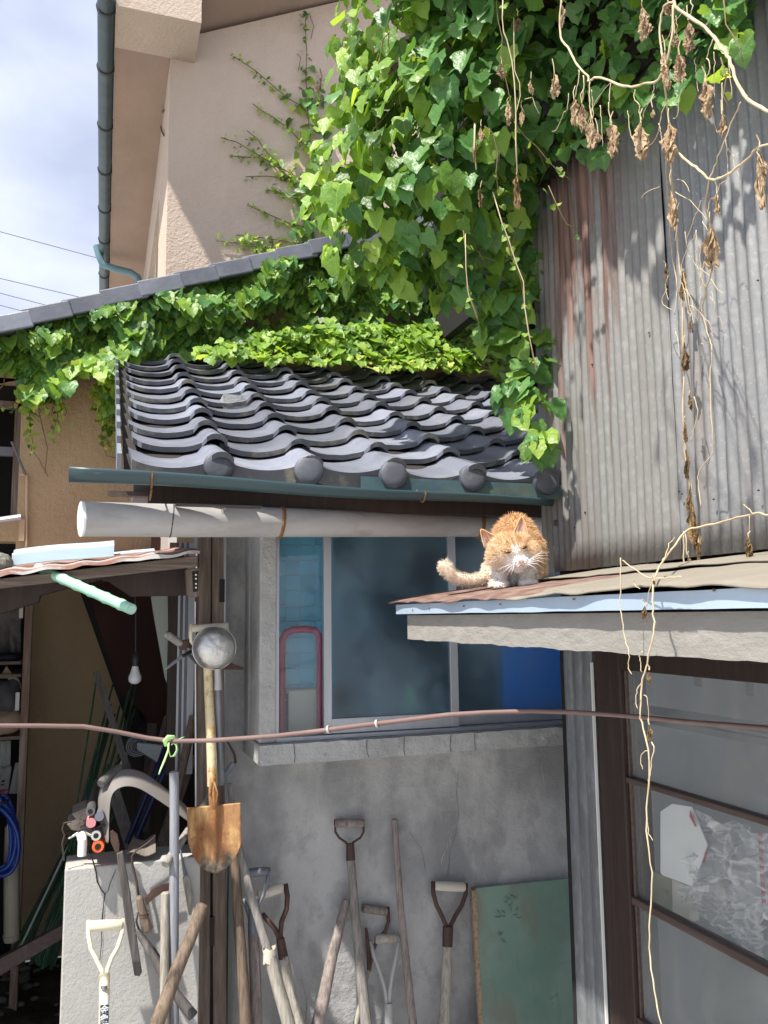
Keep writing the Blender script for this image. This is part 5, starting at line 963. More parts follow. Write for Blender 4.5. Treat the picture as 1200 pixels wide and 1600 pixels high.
part('hook', tpx([(x, y, 3.05) for (x, y) in ((350, 1153), (358, 1163), (366, 1178), (368, 1190), (362, 1200))], (3, 6, 8, 9, 8), 8, .5), M['iron'], f7, smooth=True)
part('socket', tpx(((365, 1193, 3.04), (352, 1210, 3.03), (346, 1226, 3.02)), (10, 9, 7), 12), M['steel_blue'], f7, smooth=40)
# ---- the rusty shovel on the post
def dome(cx, cy, n, R_, seg=26, depthk=.35):
    c = PN(cx, cy, n); k = mpp(c); rr = R_ * k
    return c, k, rr
sv = thing('rusty_shovel', 'rusty round point shovel hanging blade down on the timber post', 'shovel', PN(335, 1260, 2.95))
NH = 2.95
part('shaft', tpx(((324, 1020, NH), (327, 1100, NH), (331, 1180, NH), (332, 1228, NH)), (14, 14.5, 16, 16), 14), M['cream_rust'], sv, smooth=40)
part('socket', tpx(((332, 1215, NH - .003), (333, 1240, NH - .008), (334, 1258, NH - .012), (334, 1266, NH - .012)), (17, 20, 22, 12), 12, .7), M['rust'], sv, smooth=40)
part('socket_rib', tpx(((331, 1222, NH - .022), (328, 1240, NH - .028), (332, 1258, NH - .03)), 3, 6), M['rust'], sv); part('socket_rib', tpx(((335, 1222, NH - .022), (340, 1240, NH - .028), (337, 1258, NH - .03)), 3, 6), M['rust'], sv)
part('rivet', MB().lathe(PN(334, 1252, NH - .026), (0, -1, 0), [(0, .005), (.004, .004), (.006, .001)], 10), M['iron'], sv)
part('grip', tpx(((300, 982, NH), (303, 982, NH), (351, 979, NH), (354, 979, NH)), (11, 12.5, 12.5, 11), 14), M['grip_white'], sv, smooth=40)
part('arm', tpx([(x, y, NH) for (x, y) in ((299, 975), (298, 990), (299, 1002), (306, 1010), (316, 1018), (323, 1030))], (6, 6.5, 6.5, 7, 8, 9)), M['cream'], sv, smooth=True)
part('arm', tpx([(x, y, NH) for (x, y) in ((354, 973), (355, 988), (353, 1000), (345, 1009), (335, 1018), (327, 1030))], (6, 6.5, 6.5, 7, 8, 9)), M['cream'], sv, smooth=True)
outl = [(292, 1263), (300, 1259), (318, 1259), (334, 1260), (350, 1257), (366, 1254), (376, 1255)]
def blade(a, b):
    W = 84; xl = 292 + 1.5 * b; top = 1262 - 8 * a
    e = abs(2 * a - 1); bot = 1364 - 40 * e ** 2.1 - 8 * (e ** 8)
    x = xl + W * a + 0; x += (334 - x) * .0
    y = top + (bot - top) * b
    ridge = max(0, 1 - abs(x - 334 - 2) / (13 * (1 - b * .75) + 1)) * (1 - b) ** .6
    c = .035 * (e ** 2) * (1 - .3 * b)
    return PN(x, y, NH - .012 - c * 1.0 + .0 - .018 * ridge + .012 * b - .03 * max(0, b - .6) ** 2)
bo = part('blade', MB().grid(blade, 40, 34), M['blade'], sv, smooth=True, fix=False); bo.modifiers.new('s', 'SOLIDIFY').thickness = .002
part('nail', MB().tube([PN(331, 985, NP), PN(331, 985, NH - .02)], .004, 6), M['wire'], post)
# ---- aluminium ladle in front of the grip
ld = thing('aluminium_ladle', 'dented aluminium ladle hung with its round bottom outwards', 'ladle', PN(338, 1013, 2.9))
c = PN(338, 1013, 2.885); k = mpp(c); lm = MB().lathe(c + Vector((0, .055, 0)), (.02, -1, .03), [(0, 34 * k), (.004, 34.5 * k), (.008, 33 * k), (.03, 31.5 * k), (.048, 27 * k), (.058, 20 * k), (.062, 10 * k), (.063, .001)], 40)
lm.v = [v + Vector((0, .0035 * noise.noise(v * 28) + .002 * noise.noise(v * 60), 0)) for v in lm.v]
part('bowl', lm, M['alu'], ld, smooth=50)
part('rim', MB().tube([c + Vector((math.cos(t) * 34.2 * k, .052, math.sin(t) * 34.2 * k)) for t in [i * 2 * math.pi / 40 for i in range(41)]], .0022, 6, caps=False), M['alu'], ld, smooth=True)
part('neck', tpx(((340, 1045, 2.925), (341, 1063, 2.925), (341, 1078, 2.925)), (10, 10.5, 12), 12), M['grey_paint'], ld, smooth=40)
part('handle', tpx(((341, 1074, 2.93), (343, 1150, 2.96), (346, 1220, 3.0), (346, 1227, 3.0)), (9, 10, 11, 7), 12), M['steel_blue'], ld, smooth=40)

# ---- D handled shovels along the wall
def dhandle(lab, grip, gw, armL, armR, aw, sock, shaft, mg, ma, msk, msh, n0, n1, group='D handled shovels leaning on the wall', blade_=True, extra=None):
    ys = grip[0][1]; nn_ = lambda y: n0 + (n1 - n0) * (y - ys) / (1600 - ys)
    W3 = lambda pts: [(x, y, nn_(y)) for (x, y) in pts]
    t = thing('shovel', lab, 'shovel', PN(shaft[-1][0], shaft[-1][1], nn_(shaft[-1][1])), group)
    (gx0, gy0), (gx1, gy1) = grip
    part('grip', tpx(W3([(gx0, gy0), (gx0 + 2, gy0), ((gx0 + gx1) / 2, (gy0 + gy1) / 2), (gx1 - 2, gy1), (gx1, gy1)]), (gw * .8, gw, gw * 1.06, gw, gw * .8), 14), M[mg], t, smooth=40)
    for A in (armL, armR):
        if A: part('arm', tpx(W3(A), aw), M[ma], t, smooth=True)
    if sock: part('socket', tpx(W3(sock[0]), sock[1], 12), M[msk], t, smooth=40)
    P_ = W3(shaft[:-1] if isinstance(shaft[-1][0], tuple) else shaft); e = extend(P_, G0 + .28)
    pts = [PN(*p) for p in P_] + [e]; ws = extra or [14, 16]; rs = [w_ / 2 * mpp(p) for w_, p in zip(list(ws) + [ws[-1]], pts)]
    part('shaft', MB().tube(pts, rs, 14), M[msh], t, smooth=40)
    if blade_:
        d = (pts[-1] - pts[-2]).normalized(); s_ = Vector((1, 0, 0)); 
        part('blade', MB().shell(lambda a, b: e + d * (-.02 + .30 * b) * 1.0 + s_ * ((a - .5) * .23 * (1 - .75 * max(0, b - .6) / .4 * .8)) + Vector((0, -.02 * (1 - (2 * a - 1) ** 2), 0)), 10, 8, (0, .002, 0)), M['iron'], t, smooth=50)
    return t
dhandle('shovel with a thin iron D handle and grey wooden grip, tallest on the wall', ((523, 1286), (568, 1286)), 13, [(524, 1280), (524, 1300), (530, 1309), (540, 1316), (545, 1322)], [(568, 1280), (568, 1300), (563, 1309), (552, 1316), (548, 1322)], 3.6, ([(547, 1318), (548, 1344)], (13, 15)), [(548, 1340), (556, 1440), (572, 1600)], 'h_lilac', 'iron', 'iron', 'h_grey', 3.165, 3.06, extra=[13, 15, 18])
dhandle('shovel with a brown iron D handle and white grip nearest the green board', ((679, 1384), (726, 1386)), 14, [(677, 1377), (677, 1396), (682, 1414), (690, 1430), (697, 1446), (699, 1456)], [(728, 1380), (728, 1396), (722, 1414), (712, 1430), (704, 1446), (701, 1456)], 7, ([(700, 1448), (699, 1479)], (17, 16)), [(699, 1477), (697, 1540), (694, 1600)], 'grip_white', 'iron', 'iron', 'h_pale', 3.165, 3.08, extra=[15, 16.5, 18])
dhandle('shovel with a bent brown D handle right behind the tallest one', ((566, 1419), (604, 1424)), 13, None, [(606, 1417), (607, 1440), (602, 1455), (590, 1468), (583, 1484), (577, 1516)], 6, ([(572, 1450), (576, 1485), (576, 1518)], (4, 7, 6)), [(576, 1515), (566, 1560), (556, 1600)], 'h_lilac', 'iron', 'iron', 'h_pale', 3.175, 3.13, extra=[6, 8, 10])
dhandle('grey painted fork shaped D handle low behind the slim round handle', ((586, 1467), (624, 1465)), 14, [(579, 1470), (584, 1494), (594, 1520), (601, 1545), (605, 1572)], [(624, 1459), (620, 1490), (613, 1520), (609, 1548), (608, 1576)], 6.5, None, [(607, 1568), (608, 1600)], 'h_pale', 'grey_paint', 'grey_paint', 'grey_paint', 3.16, 3.10, extra=[13, 14])
dhandle('shovel with a wide brown D handle and white grip left of the blunt handle', ((402, 1398), (442, 1387)), 15, [(410, 1428), (420, 1440), (430, 1452), (436, 1466), (438, 1485)], [(446, 1381), (449, 1400), (448, 1420), (440, 1440), (438, 1460), (441, 1480)], 8, ([(438, 1466), (443, 1498)], (13, 16)), [(443, 1495), (455, 1550), (467, 1600)], 'grip_white', 'iron', 'iron', 'h_pale', 3.12, 3.02, extra=[16, 17, 19])
dhandle('shovel with a blue grey iron D handle just right of the post', ((386, 1364), (418, 1361)), 13, [(380, 1404), (386, 1418), (392, 1440)], [(420, 1355), (418, 1378), (412, 1398), (403, 1414), (398, 1436)], 6.5, ([(394, 1420), (396, 1462)], (14, 17)), [(396, 1460), (399, 1530), (401, 1600)], 'steel_blue', 'steel_blue', 'steel_blue', 'h_lilac', 3.10, 3.02, extra=[17, 18, 19])
wsv = dhandle('cream painted D handled shovel with a printed label in front of the block', ((139, 1447), (191, 1445)), 16, [(138, 1438), (138, 1460), (142, 1482), (152, 1502), (159, 1516), (162, 1530)], [(192, 1436), (191, 1458), (184, 1480), (174, 1498), (168, 1514), (166, 1530)], 7, ([(163, 1522), (163, 1556)], (16.5, 16)), [(163, 1550), (162, 1600)], 'cream', 'cream', 'cream', 'cream', 2.84, 2.70, extra=[16, 16])
nl = 2.70 + (2.84 - 2.70) * (1600 - 1580) / 155 - .021
def lab_box(x0, x1, y0, y1, off, m): part('label', MB().shell(lambda a, b: PN(x0 + (x1 - x0) * a, y1 + (y0 - y1) * b, nl + (y1 - 1580) * -.000915 * (1 - b) + (y0 - 1580) * -.000915 * b - off) + Vector((0, .006 * (2 * a - 1) ** 2, 0)), 8, 2, (0, .0008, 0)), M[m], wsv)
lab_box(157.5, 168, 1541, 1547, .0, 'iron_grey'); lab_box(156.5, 169.5, 1557, 1570, .0, 'label_w'); lab_box(156.5, 169.5, 1572, 1612, .0, 'black')
try:
    for txt, y in (('金', 1583), ('象', 1597), ('印', 1611)):
        fc = bpy.data.curves.new('character', 'FONT'); fc.body = txt; fc.size = 13.5 * mpp(PN(163, y, nl)); fc.align_x = 'CENTER'; fc.extrude = .0003; fc.offset = .0006
        tf = bpy.data.objects.new('tmp_text', fc); COL.objects.link(tf); fc.materials.append(M['label_w']); bpy.context.view_layer.update(); tm = bpy.data.meshes.new_from_object(tf.evaluated_get(bpy.context.evaluated_depsgraph_get())); bpy.data.objects.remove(tf); fo = bpy.data.objects.new('character', tm); COL.objects.link(fo); q = PN(163, y, nl - .0018 + (y - 1580) * -.000915); fo.parent = wsv; fo.location = q - wloc(wsv); fo.rotation_euler = (rad(90), 0, 0)
except Exception as ex: print('font', ex)
# ---- green board
gbt = thing('green_board', 'faded green board with embossed sprigs leaning in the corner', 'board', PN(820, 1600, 3.05))
def gbf(a, b):
    x = (744 + (898 - 744) * a) * b + (757 + (906 - 757) * a) * (1 - b); y = (1388 - 16 * a) * b + 1640 * (1 - b)
    return PN(x, y, 3.165 * b + 3.08 * (1 - b))
zgb = lambda a: gbf(a, 0) + (gbf(a, 0) - gbf(a, 1)) * ((G0 + .01 - gbf(a, 0).z) / (gbf(a, 0).z - gbf(a, 1).z))
part('panel', MB().prism([zgb(0), zgb(1), gbf(1, 1), gbf(0, 1)], (0, .014, 0)), M['green_board'], gbt)
e0, e1 = zgb(0), gbf(0, 1)
part('raw_edge', MB().prism([e0 + Vector((-.012, .004, 0)), e0 + Vector((-.0005, .001, 0)), e1 + Vector((-.0005, .001, -.004)), e1 + Vector((-.016, .006, -.008))], (0, .016, 0)), M['board_edge'], gbt)
gpt = lambda x, y: (lambda bb: PN(x, y, 3.165 - (y - 1380) / 260 * .085 - .0012))(0)
em = MB(); rr2 = random.Random(4)
for (cx, cy, n_, s_) in ((796, 1432, 11, 18), (776, 1468, 5, 12), (888, 1505, 9, 16), (852, 1562, 11, 18), (806, 1410, 6, 14), (860, 1480, 5, 12)):
    for i in range(n_):
        a_ = rr2.uniform(-.4, 3.4); r_ = rr2.uniform(.3, 1) * s_; x, y = cx + math.cos(a_) * r_, cy - math.sin(a_) * r_
        L_ = rr2.uniform(5, 9); b_ = a_ + rr2.uniform(-.4, .4)
        em.tube([gpt(x + math.cos(b_) * L_ * t, y - math.sin(b_) * L_ * t + 2 * math.sin(t * 3)) for t in (0, .3, .6, 1)], [.0008, .0050, .0045, .0008], 6, flat=.7)
part('embossed_sprigs', em, M['green_board'], gbt, smooth=True, kind='stuff')
# ---------------------------------------------------------------- hose line across everything, ribbon, cables
hl = thing('hose_line', 'dusty pink hose strung like a line across the whole yard', 'hose', PN(0, 1135, 2.35))
hp = [(-220, 1134), (-60, 1134), (0, 1134), (60, 1134), (130, 1135), (180, 1143), (230, 1153), (270, 1158), (330, 1157), (430, 1150), (500, 1142), (560, 1134), (620, 1127), (700, 1117), (760, 1113), (830, 1111), (900, 1113), (960, 1117), (1010, 1121), (1070, 1128), (1140, 1133), (1200, 1138), (1280, 1145)]
hn = lambda x: 2.52 - 1.18 * max(0, min(x, 1250) - 250) / 950
P_ = [PN(x, y, hn(x)) for x, y in hp]
part('hose', MB().tube(P_, [.0062 * (1.0 if i < 14 else .85) for i in range(len(P_))], 12), M['hose_pink'], hl, smooth=True)
for xx in (512, 588): 
    i = 11 if xx > 550 else 10; y = 1140 if xx < 550 else 1131; p = PN(xx, y, hn(xx)); q = PN(xx + 3, y - .6, hn(xx + 3)); part('clip', MB().tube([p, q], .0105, 12), M['grey_paint'], hl)
def an(name, p): 
    single(name, MB().box(p.x - .02, p.x + .02, p.y - .02, p.y + .02, G0, p.z + .03), M['wood'], 'timber upright holding the left end of the pink hose line' if p.x < 0 else 'timber upright holding the right end of the pink hose line', 'post')
an('line_post', P_[0])
rbn = thing('lime_ribbon', 'lime green plastic ribbon knotted round the pink hose line', 'ribbon', PN(264, 1156, 2.5))
def rib(pts, w, n=2.52): return tpx([(x, y, n - .0 + dn) for (x, y, dn) in pts], w, 8, .35)
part('knot', rib([(259, 1166, -.02), (258, 1158, -.03), (263, 1152, -.035), (270, 1152, -.03), (274, 1158, -.02), (268, 1164, -.01)], (5, 8, 9, 8, 6, 4)), M['ribbon'], rbn, smooth=True)
part('loop', rib([(268, 1158, -.02), (276, 1164, -.03), (277, 1172, -.03), (272, 1181, -.03), (266, 1182, -.02), (264, 1174, -.02), (262, 1162, -.02)], (4, 5.5, 5.5, 6, 5, 4.5, 4)), M['ribbon'], rbn, smooth=True)
part('tail', rib([(264, 1160, -.03), (263, 1172, -.03), (257, 1188, -.02), (251, 1202, -.02), (248, 1210, -.02)], (5, 9, 9.5, 7, 6)), M['ribbon'], rbn, smooth=True)
part('tail', rib([(266, 1154, -.03), (275, 1156, -.02), (284, 1153, -.02), (288, 1151, -.02)], (4, 3.5, 3, 2)), M['ribbon'], rbn, smooth=True)
for (a, b, lab) in (((0, 362), (170, 408), 'top'), ((0, 435), (170, 475), 'second'), ((0, 458), (130, 492), 'third'), ((0, 477), (90, 500), 'lowest')):
    A = PN(a[0] - (b[0] - a[0]) * 3, a[1] - (b[1] - a[1]) * 3, 22); B = PN(b[0] + (b[0] - a[0]) * 6, b[1] + (b[1] - a[1]) * 4.5, 22)
    A = PN(a[0], a[1], 22) + (PN(a[0], a[1], 22) - PN(b[0], b[1], 22)) * 4; B = PN(b[0], b[1], 22) + (PN(b[0], b[1], 22) - PN(a[0], a[1], 22)) * 3
    single('overhead_cable', MB().tube([A.lerp(B, t / 10) for t in range(11)], .011, 5), M['cable'], '%s of the four thin cables crossing the sky' % lab, 'cable', 'overhead cables')
# ---------------------------------------------------------------- leaves
def leaf_shape(fold=.25, droop=.25, wav=.04, seed=0, teeth=True):
    """three lobed ivy leaf, length 1, stalk at the origin, tip along +y, face +z"""
    half = [(.0, .02), (.13, -.10), (.30, -.12), (.42, -.02), (.47, .14), (.54, .34), (.46, .43), (.37, .55), (.33, .68), (.22, .82), (.10, .91), (0, 1.04)] if teeth else [(.0, .02), (.2, -.10), (.40, -.04), (.46, .20), (.44, .42), (.36, .62), (.22, .82), (0, 1.0)]
    mid = [(0, .02), (0, .24), (0, .50), (0, .76), (0, half[-1][1])]
    rr = random.Random(seed); V_, F_, U_ = [], [], []
    def z(x, y): return fold * abs(x) - droop * (y * y) * .55 + wav * math.sin(y * 7 + abs(x) * 9 + seed)
    for (x, y) in mid: V_.append(Vector((x, y, z(x, y)))); U_.append((x, y))
    for s_ in (1, -1):
        o = len(V_)
        for (x, y) in half[1:-1]:
            xx = x * (1 + rr.uniform(-.09, .09)); yy = y + rr.uniform(-.03, .03)
            V_.append(Vector((xx * s_, yy, z(xx, yy)))); U_.append((xx * s_, yy))
        k = len(half) - 2
        fs = [(0, o, o + 1, 1), (1, o + 1, o + 2, o + 3), (1, o + 3, o + 4, o + 5), (1, o + 5, o + 6, 2), (2, o + 6, o + 7, 3), (3, o + 7, o + 8, o + 9), (3, o + 9, 4)] if teeth else [(0, o, o + 1, 1), (1, o + 1, o + 2), (1, o + 2, o + 3, 2), (2, o + 3, o + 4, 3), (3, o + 4, o + 5), (3, o + 5, 4)]
        F_ += [f if s_ == 1 else tuple(reversed(f)) for f in fs]
    return V_, F_, U_
SHAPES = [leaf_shape(f, d, w_, s) for s, (f, d, w_) in enumerate(((.16, .12, .03), (.32, .32, .05), (.48, .22, .03), (.22, .50, .06), (-.1, .3, .05), (.38, .10, .05)))]
SMALL = [leaf_shape(f, d, .03, s, False) for s, (f, d) in enumerate(((.25, .2), (.4, .4), (.1, .3)))]
def leafmesh(name, insts, shapes, m, origin=Vector((0, 0, 0))):
    V_, F_, U_ = [], [], []
    for (m4, si) in insts:
        v, f, u = shapes[si]; o = len(V_); V_ += [m4 @ p - origin for p in v]; F_ += [tuple(i + o for i in q) for q in f]; U_ += u
    me = bpy.data.meshes.new(name); me.from_pydata([tuple(p) for p in V_], [], F_); me.materials.append(m); me.shade_smooth()
    uv = me.uv_layers.new(name='leaf'); li = [0] * len(me.loops); me.loops.foreach_get('vertex_index', li); flat = []
    for i in li: flat += U_[i]
    uv.data.foreach_set('uv', flat); return me
LM = {}
def lm(m, shapes, si):
    key = (m.name, id(shapes), si)
    if key not in LM: LM[key] = leafmesh('leaf', [(Matrix.Identity(4), si)], shapes, m)
    return LM[key]
def leafmat4(p, N_, T_, s):
    N_ = N_.normalized(); T_ = (T_ - N_ * T_.dot(N_))
    T_ = T_.normalized() if T_.length > 1e-4 else N_.orthogonal().normalized()
    X = T_.cross(N_).normalized()
    return Matrix.Translation(p) @ Matrix(((X.x, T_.x, N_.x, 0), (X.y, T_.y, N_.y, 0), (X.z, T_.z, N_.z, 0), (0, 0, 0, 1))) @ Matrix.Diagonal((s, s, s, 1))
def put_leaves(t, leaves, nmax=300):
    """leaves: (matrix, shape index, shapes, material). The ones that show largest become objects, the rest one mesh per material"""
    CELL = 9; best = {}
    data = []
    for i, (m4, si, sh, m) in enumerate(leaves):
        c = m4 @ Vector((0, .45, 0)); d = depth(c); x, y = proj(c); s = m4.col[1].length * F / d; data.append((d, x, y, s))
        r_ = s * .36
        for gx in range(int((x - r_) // CELL), int((x + r_) // CELL) + 1):
            for gy in range(int((y - r_) // CELL), int((y + r_) // CELL) + 1):
                if 0 <= gx * CELL < 1200 and 0 <= gy * CELL < 1600:
                    if (gx, gy) not in best or best[(gx, gy)][0] > d: best[(gx, gy)] = (d, i)
    cnt = {}
    for d, i in best.values(): cnt[i] = cnt.get(i, 0) + 1
    order = sorted(cnt, key=lambda i: -cnt[i])[:nmax]; ch = set(order); o0 = wloc(t)
    for i in order:
        m4, si, sh, m = leaves[i]; piece('leaf', lm(m, sh, si), m4, t)
    rest = {}
    for i, (m4, si, sh, m) in enumerate(leaves):
        if i not in ch: rest.setdefault((m.name, id(sh)), []).append((m4, si, sh, m))
    for k_, ls in rest.items():
        me = leafmesh('foliage', [(a, b) for a, b, _, _ in ls], ls[0][2], ls[0][3], o0); o = bpy.data.objects.new('foliage', me); COL.objects.link(o); o.parent = t; o['kind'] = 'stuff'
def rv(k=1.0): return Vector((R.gauss(0, k), R.gauss(0, k), R.gauss(0, k)))
UP = Vector((0, 0, 1)); TOCAM = -FWD
def stemtube(pts, r, m, t, name='stem', seg=5):
    return part(name, MB().tube(pts, r, seg), m, t, smooth=True)
# ---- the big hanging creeper
big = thing('creeper', 'big mass of sunlit green creeper hanging over the tiled roof and the corrugated wall', 'creeper', PD(760, 300, 2.9))
L_ = []
blobs = [(700, 40, 2.95, 110), (625, 90, 2.95, 85), (575, 150, 2.95, 62), (640, 200, 2.8, 100), (560, 240, 2.95, 62), (512, 300, 3.0, 40), (590, 320, 2.85, 80), (680, 300, 2.75, 95), (740, 150, 2.75, 110), (745, 300, 2.85, 80), (560, 390, 3.0, 48), (640, 410, 2.9, 60), (720, 410, 2.95, 65), (790, 380, 3.0, 60), (800, 470, 2.95, 52), (770, 520, 2.9, 30), (815, 560, 2.85, 44), (800, 615, 2.75, 28), (835, 640, 2.7, 34), (845, 690, 2.62, 18), (800, 60, 2.7, 95), (820, 200, 2.9, 90), (840, 300, 3.0, 60), (850, 440, 3.0, 40), (548, 65, 3.1, 30),
         (640, -60, 2.9, 110), (760, -90, 2.75, 130)]
for (px, py, D, r) in blobs:
    c = PD(px, py, D); rr = r * D / F; n_ = int(12 + r * r * .0120)
    for i in range(n_):
        v = rv().normalized(); inner = R.random() < .28
        if v.dot(FWD) > .55 and not inner: continue
        p = c + Vector((v.x * rr, v.y * rr * .8, v.z * rr)) * (R.uniform(.35, .8) if inner else R.uniform(.78, 1.12))
        if any((p - PD(a, b, d_)).length < e * d_ / F * .62 for (a, b, d_, e) in blobs if (a, b) != (px, py)) and R.random() < .5: continue
        N_ = v * .6 + TOCAM * .45 + UP * .45 + Vector((-.35, 0, 0)) + rv(.33); T_ = -UP * 1.0 + v * .35 + rv(.32)
        s = R.uniform(.048, .088) * (1.0 if r > 45 else .9)
        L_.append((leafmat4(p, N_, T_, s), R.randrange(6), SHAPES, M['leaf_dark'] if R.random() < (.1 if px < 660 else .55) else (M['leaf_light'] if R.random() < (.5 if px < 660 and not inner else .08) else M['leaf'])))  # darker leaves paint shade on the right, lighter ones sun on the left
# deeper, sparser leaves over the laths and the top of the corrugated wall
for i in range(760):
    px, py = R.uniform(860, 1165), R.uniform(-160, 250)
    if py > 300 - (px - 860) * .80 + R.uniform(-30, 30): continue
    u = R.uniform(1.27, 1.42)
    p = PU(px, py, u); 
    L_.append((leafmat4(p, TOCAM * .5 + UP * .4 + Vector((-.6, 0, 0)) + rv(.35), -UP + rv(.35), R.uniform(.030, .058)), R.randrange(6), SHAPES, M['leaf_dark'] if R.random() < .85 else M['leaf']))  # mostly dark leaves, painting in the shade up here
# unseen leaves added over the eave to shade the wall and vine below
for i in range(900):
    n_r = R.uniform(1.5, 3.3); p = Vector((R.uniform(1.0 + max(0, 2.2 - n_r) * .12, 1.5), n_r, zev(n_r) + R.uniform(-.45, .25)))
    if proj(p)[1] > -20: continue
    L_.append((leafmat4(p, UP + TOCAM * .3 + rv(.4), -UP + rv(.5), R.uniform(.07, .11)), R.randrange(6), SHAPES, M['leaf']))
def strand(pts, step, s0, s1, mm, r=.0022, out=L_, t=big, shapes=SHAPES, jit=.012, stem=M['vine_stem'], dens=1):
    stemtube(pts, r, stem, t); tot = sum((pts[i + 1] - pts[i]).length for i in range(len(pts) - 1)); a = 0
    for i in range(len(pts) - 1):
        d = pts[i + 1] - pts[i]; n_ = max(1, int(d.length / step))
        for k in range(n_):
            for _ in range(dens):
                p = pts[i] + d * ((k + R.random()) / n_) + rv(jit); f = (a + d.length * k / n_) / tot; s = s0 + (s1 - s0) * f
                out.append((leafmat4(p, TOCAM * .6 + UP * .4 + rv(.4), -UP + rv(.45), s * R.uniform(.7, 1.25)), R.randrange(len(shapes)), shapes, R.choice(mm)))
        a += d.length
for i in range(1500):                                            # unseen slab of leaves added overhead to shade the creeper
    p = Vector((R.uniform(.80, 1.5), R.uniform(1.55, 3.2), R.uniform(3.75, 4.25)))
    if p.x < .90 + .22 * noise.noise(Vector((p.y * 2.5, 1, 0))) or proj(p)[1] > -30: continue
    L_.append((leafmat4(p, UP + rv(.5), -UP * .4 + rv(.6), R.uniform(.08, .12)), R.randrange(6), SHAPES, M['leaf']))
YG = [M['leaf_yellow'], M['leaf_light'], M['leaf']]
for pts, D in ((((775, -10), (778, 30), (785, 60), (783, 85), (787, 110), (793, 135), (797, 155), (803, 185), (810, 205)), 2.5), (((803, 190), (822, 215), (840, 230), (855, 250), (870, 265), (893, 282)), 2.5), (((757, 197), (770, 208), (778, 240), (775, 270), (779, 302)), 2.5),
               (((770, 300), (783, 345), (790, 360), (797, 395), (815, 440), (820, 480), (826, 520), (835, 572)), 2.55), (((724, 360), (729, 405), (729, 450), (745, 490), (750, 515)), 2.6), (((857, 290), (872, 325), (885, 350), (907, 360)), 2.45), (((650, 240), (640, 300), (655, 330)), 2.6)):
    strand([PD(x, y, D) for x, y in pts], .030, .026, .016, YG, r=.0016, shapes=SMALL + SHAPES[:2])
for pts in (((1130, -10), (1134, 38), (1147, 58), (1156, 76), (1161, 96)), ((1126, 90), (1135, 120), (1130, 150), (1140, 170))):
    strand([PU(x, y, 1.12) for x, y in pts], .028, .022, .013, YG, r=.0014, shapes=SMALL)
for i in range(26):                                             # woody stems inside the mass
    x, y = R.uniform(560, 860), R.uniform(-20, 200); q = [(x, y)]
    for k in range(4): q.append((q[-1][0] + R.uniform(-45, 45), q[-1][1] + R.uniform(30, 75)))
    stemtube([PD(a, b, 2.85 + R.uniform(-.12, .2)) for a, b in q], R.uniform(.0018, .004), M['vine_stem'], big)
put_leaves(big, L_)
# ---- ivy spread along the verge and over the gable
def inpoly(x, y, P_):
    c = False; j = len(P_) - 1
    for i in range(len(P_)):
        (xi, yi), (xj, yj) = P_[i], P_[j]
        if (yi > y) != (yj > y) and x < (xj - xi) * (y - yi) / (yj - yi) + xi: c = not c
        j = i
    return c
ivy = thing('gable_ivy', 'dark green ivy draped over the gable under the verge tiles with trailing tips', 'ivy', PN(300, 500, 4.4))
L2 = []
PB = [(-60, 540), (0, 534), (90, 500), (150, 482), (220, 468), (270, 446), (330, 425), (400, 412), (470, 396), (560, 385), (720, 370), (760, 530), (620, 524), (520, 526), (420, 530), (330, 545), (262, 556), (205, 560), (192, 600), (182, 640), (168, 640), (158, 590), (140, 566), (112, 590), (95, 615), (70, 600), (55, 625), (42, 620), (36, 585), (0, 572), (-60, 590)]
n_ = 0
while n_ < 3000:
    x, y = R.uniform(-60, 760), R.uniform(370, 645)
    if not inpoly(x, y, PB): continue
    gap = 380 < x < 660 and 478 < y < 508 and R.random() < .75      # the dark hollow between the two sheets of ivy
    if gap: continue
    n_ += 1; b = .05 + .26 * max(0, noise.noise(Vector((x * .013, y * .02, 1))) + .45) * R.uniform(.35, 1)
    p = PN(x, y, 4.42 - b); 
    L2.append((leafmat4(p, Vector((-.15, -1, .55)) + rv(.30), -UP + Vector((0, -.35, 0)) + rv(.30), R.uniform(.042, .082)), R.randrange(6), SHAPES, M['leaf_dark'] if R.random() < .35 else (M['leaf_light'] if R.random() < .2 or y > 545 and x < 250 and R.random() < .6 else M['leaf'])))
for (x, y0, y1, w_) in ((46, 590, 712, 1.2), (58, 600, 650, 1), (70, 590, 640, 1), (82, 600, 694, 1), (88, 590, 668, .8), (98, 595, 652, .7), (34, 600, 640, .8), (150, 600, 650, 1.2), (157, 600, 698, 1.3), (168, 580, 706, 1.4), (164, 580, 690, 1.2), (178, 590, 712, .9), (183, 580, 660, .8), (174, 570, 680, 1.1), (108, 570, 600, 1)):
    P_ = [PN(x + 6 * noise.noise(Vector((x, k * .9, 0))) + (k * k * .1), y0 + (y1 - y0) * k / 6, 4.36 - .02 * (k % 2)) for k in range(7)]
    strand(P_, .021, .045 * w_, .016, YG if x > 100 or y1 > 660 else [M['leaf_light'], M['leaf_yellow']], out=L2, t=ivy, shapes=SMALL + SHAPES[:1], jit=.014, dens=2)
strand([PN(*a, 4.34) for a in ((55, 600), (40, 622), (25, 634), (5, 640))], .03, .035, .02, YG, out=L2, t=ivy, shapes=SMALL)
for pts in (((46, 700), (60, 716), (75, 745)), ((160, 690), (166, 712), (182, 716)), ((60, 640), (74, 700), (70, 740))): stemtube([PN(*a, 4.47) for a in pts], .002, M['vine_stem'], ivy)
for i in range(30):
    x = R.uniform(20, 700); y = 505 - x * .235 + R.uniform(20, 60); q = [(x, y)]
    for k in range(4): q.append((q[-1][0] + R.uniform(-30, 10), q[-1][1] + R.uniform(5, 22)))
    stemtube([PN(a, b, 4.40) for a, b in q], R.uniform(.002, .004), M['vine_stem'], ivy)
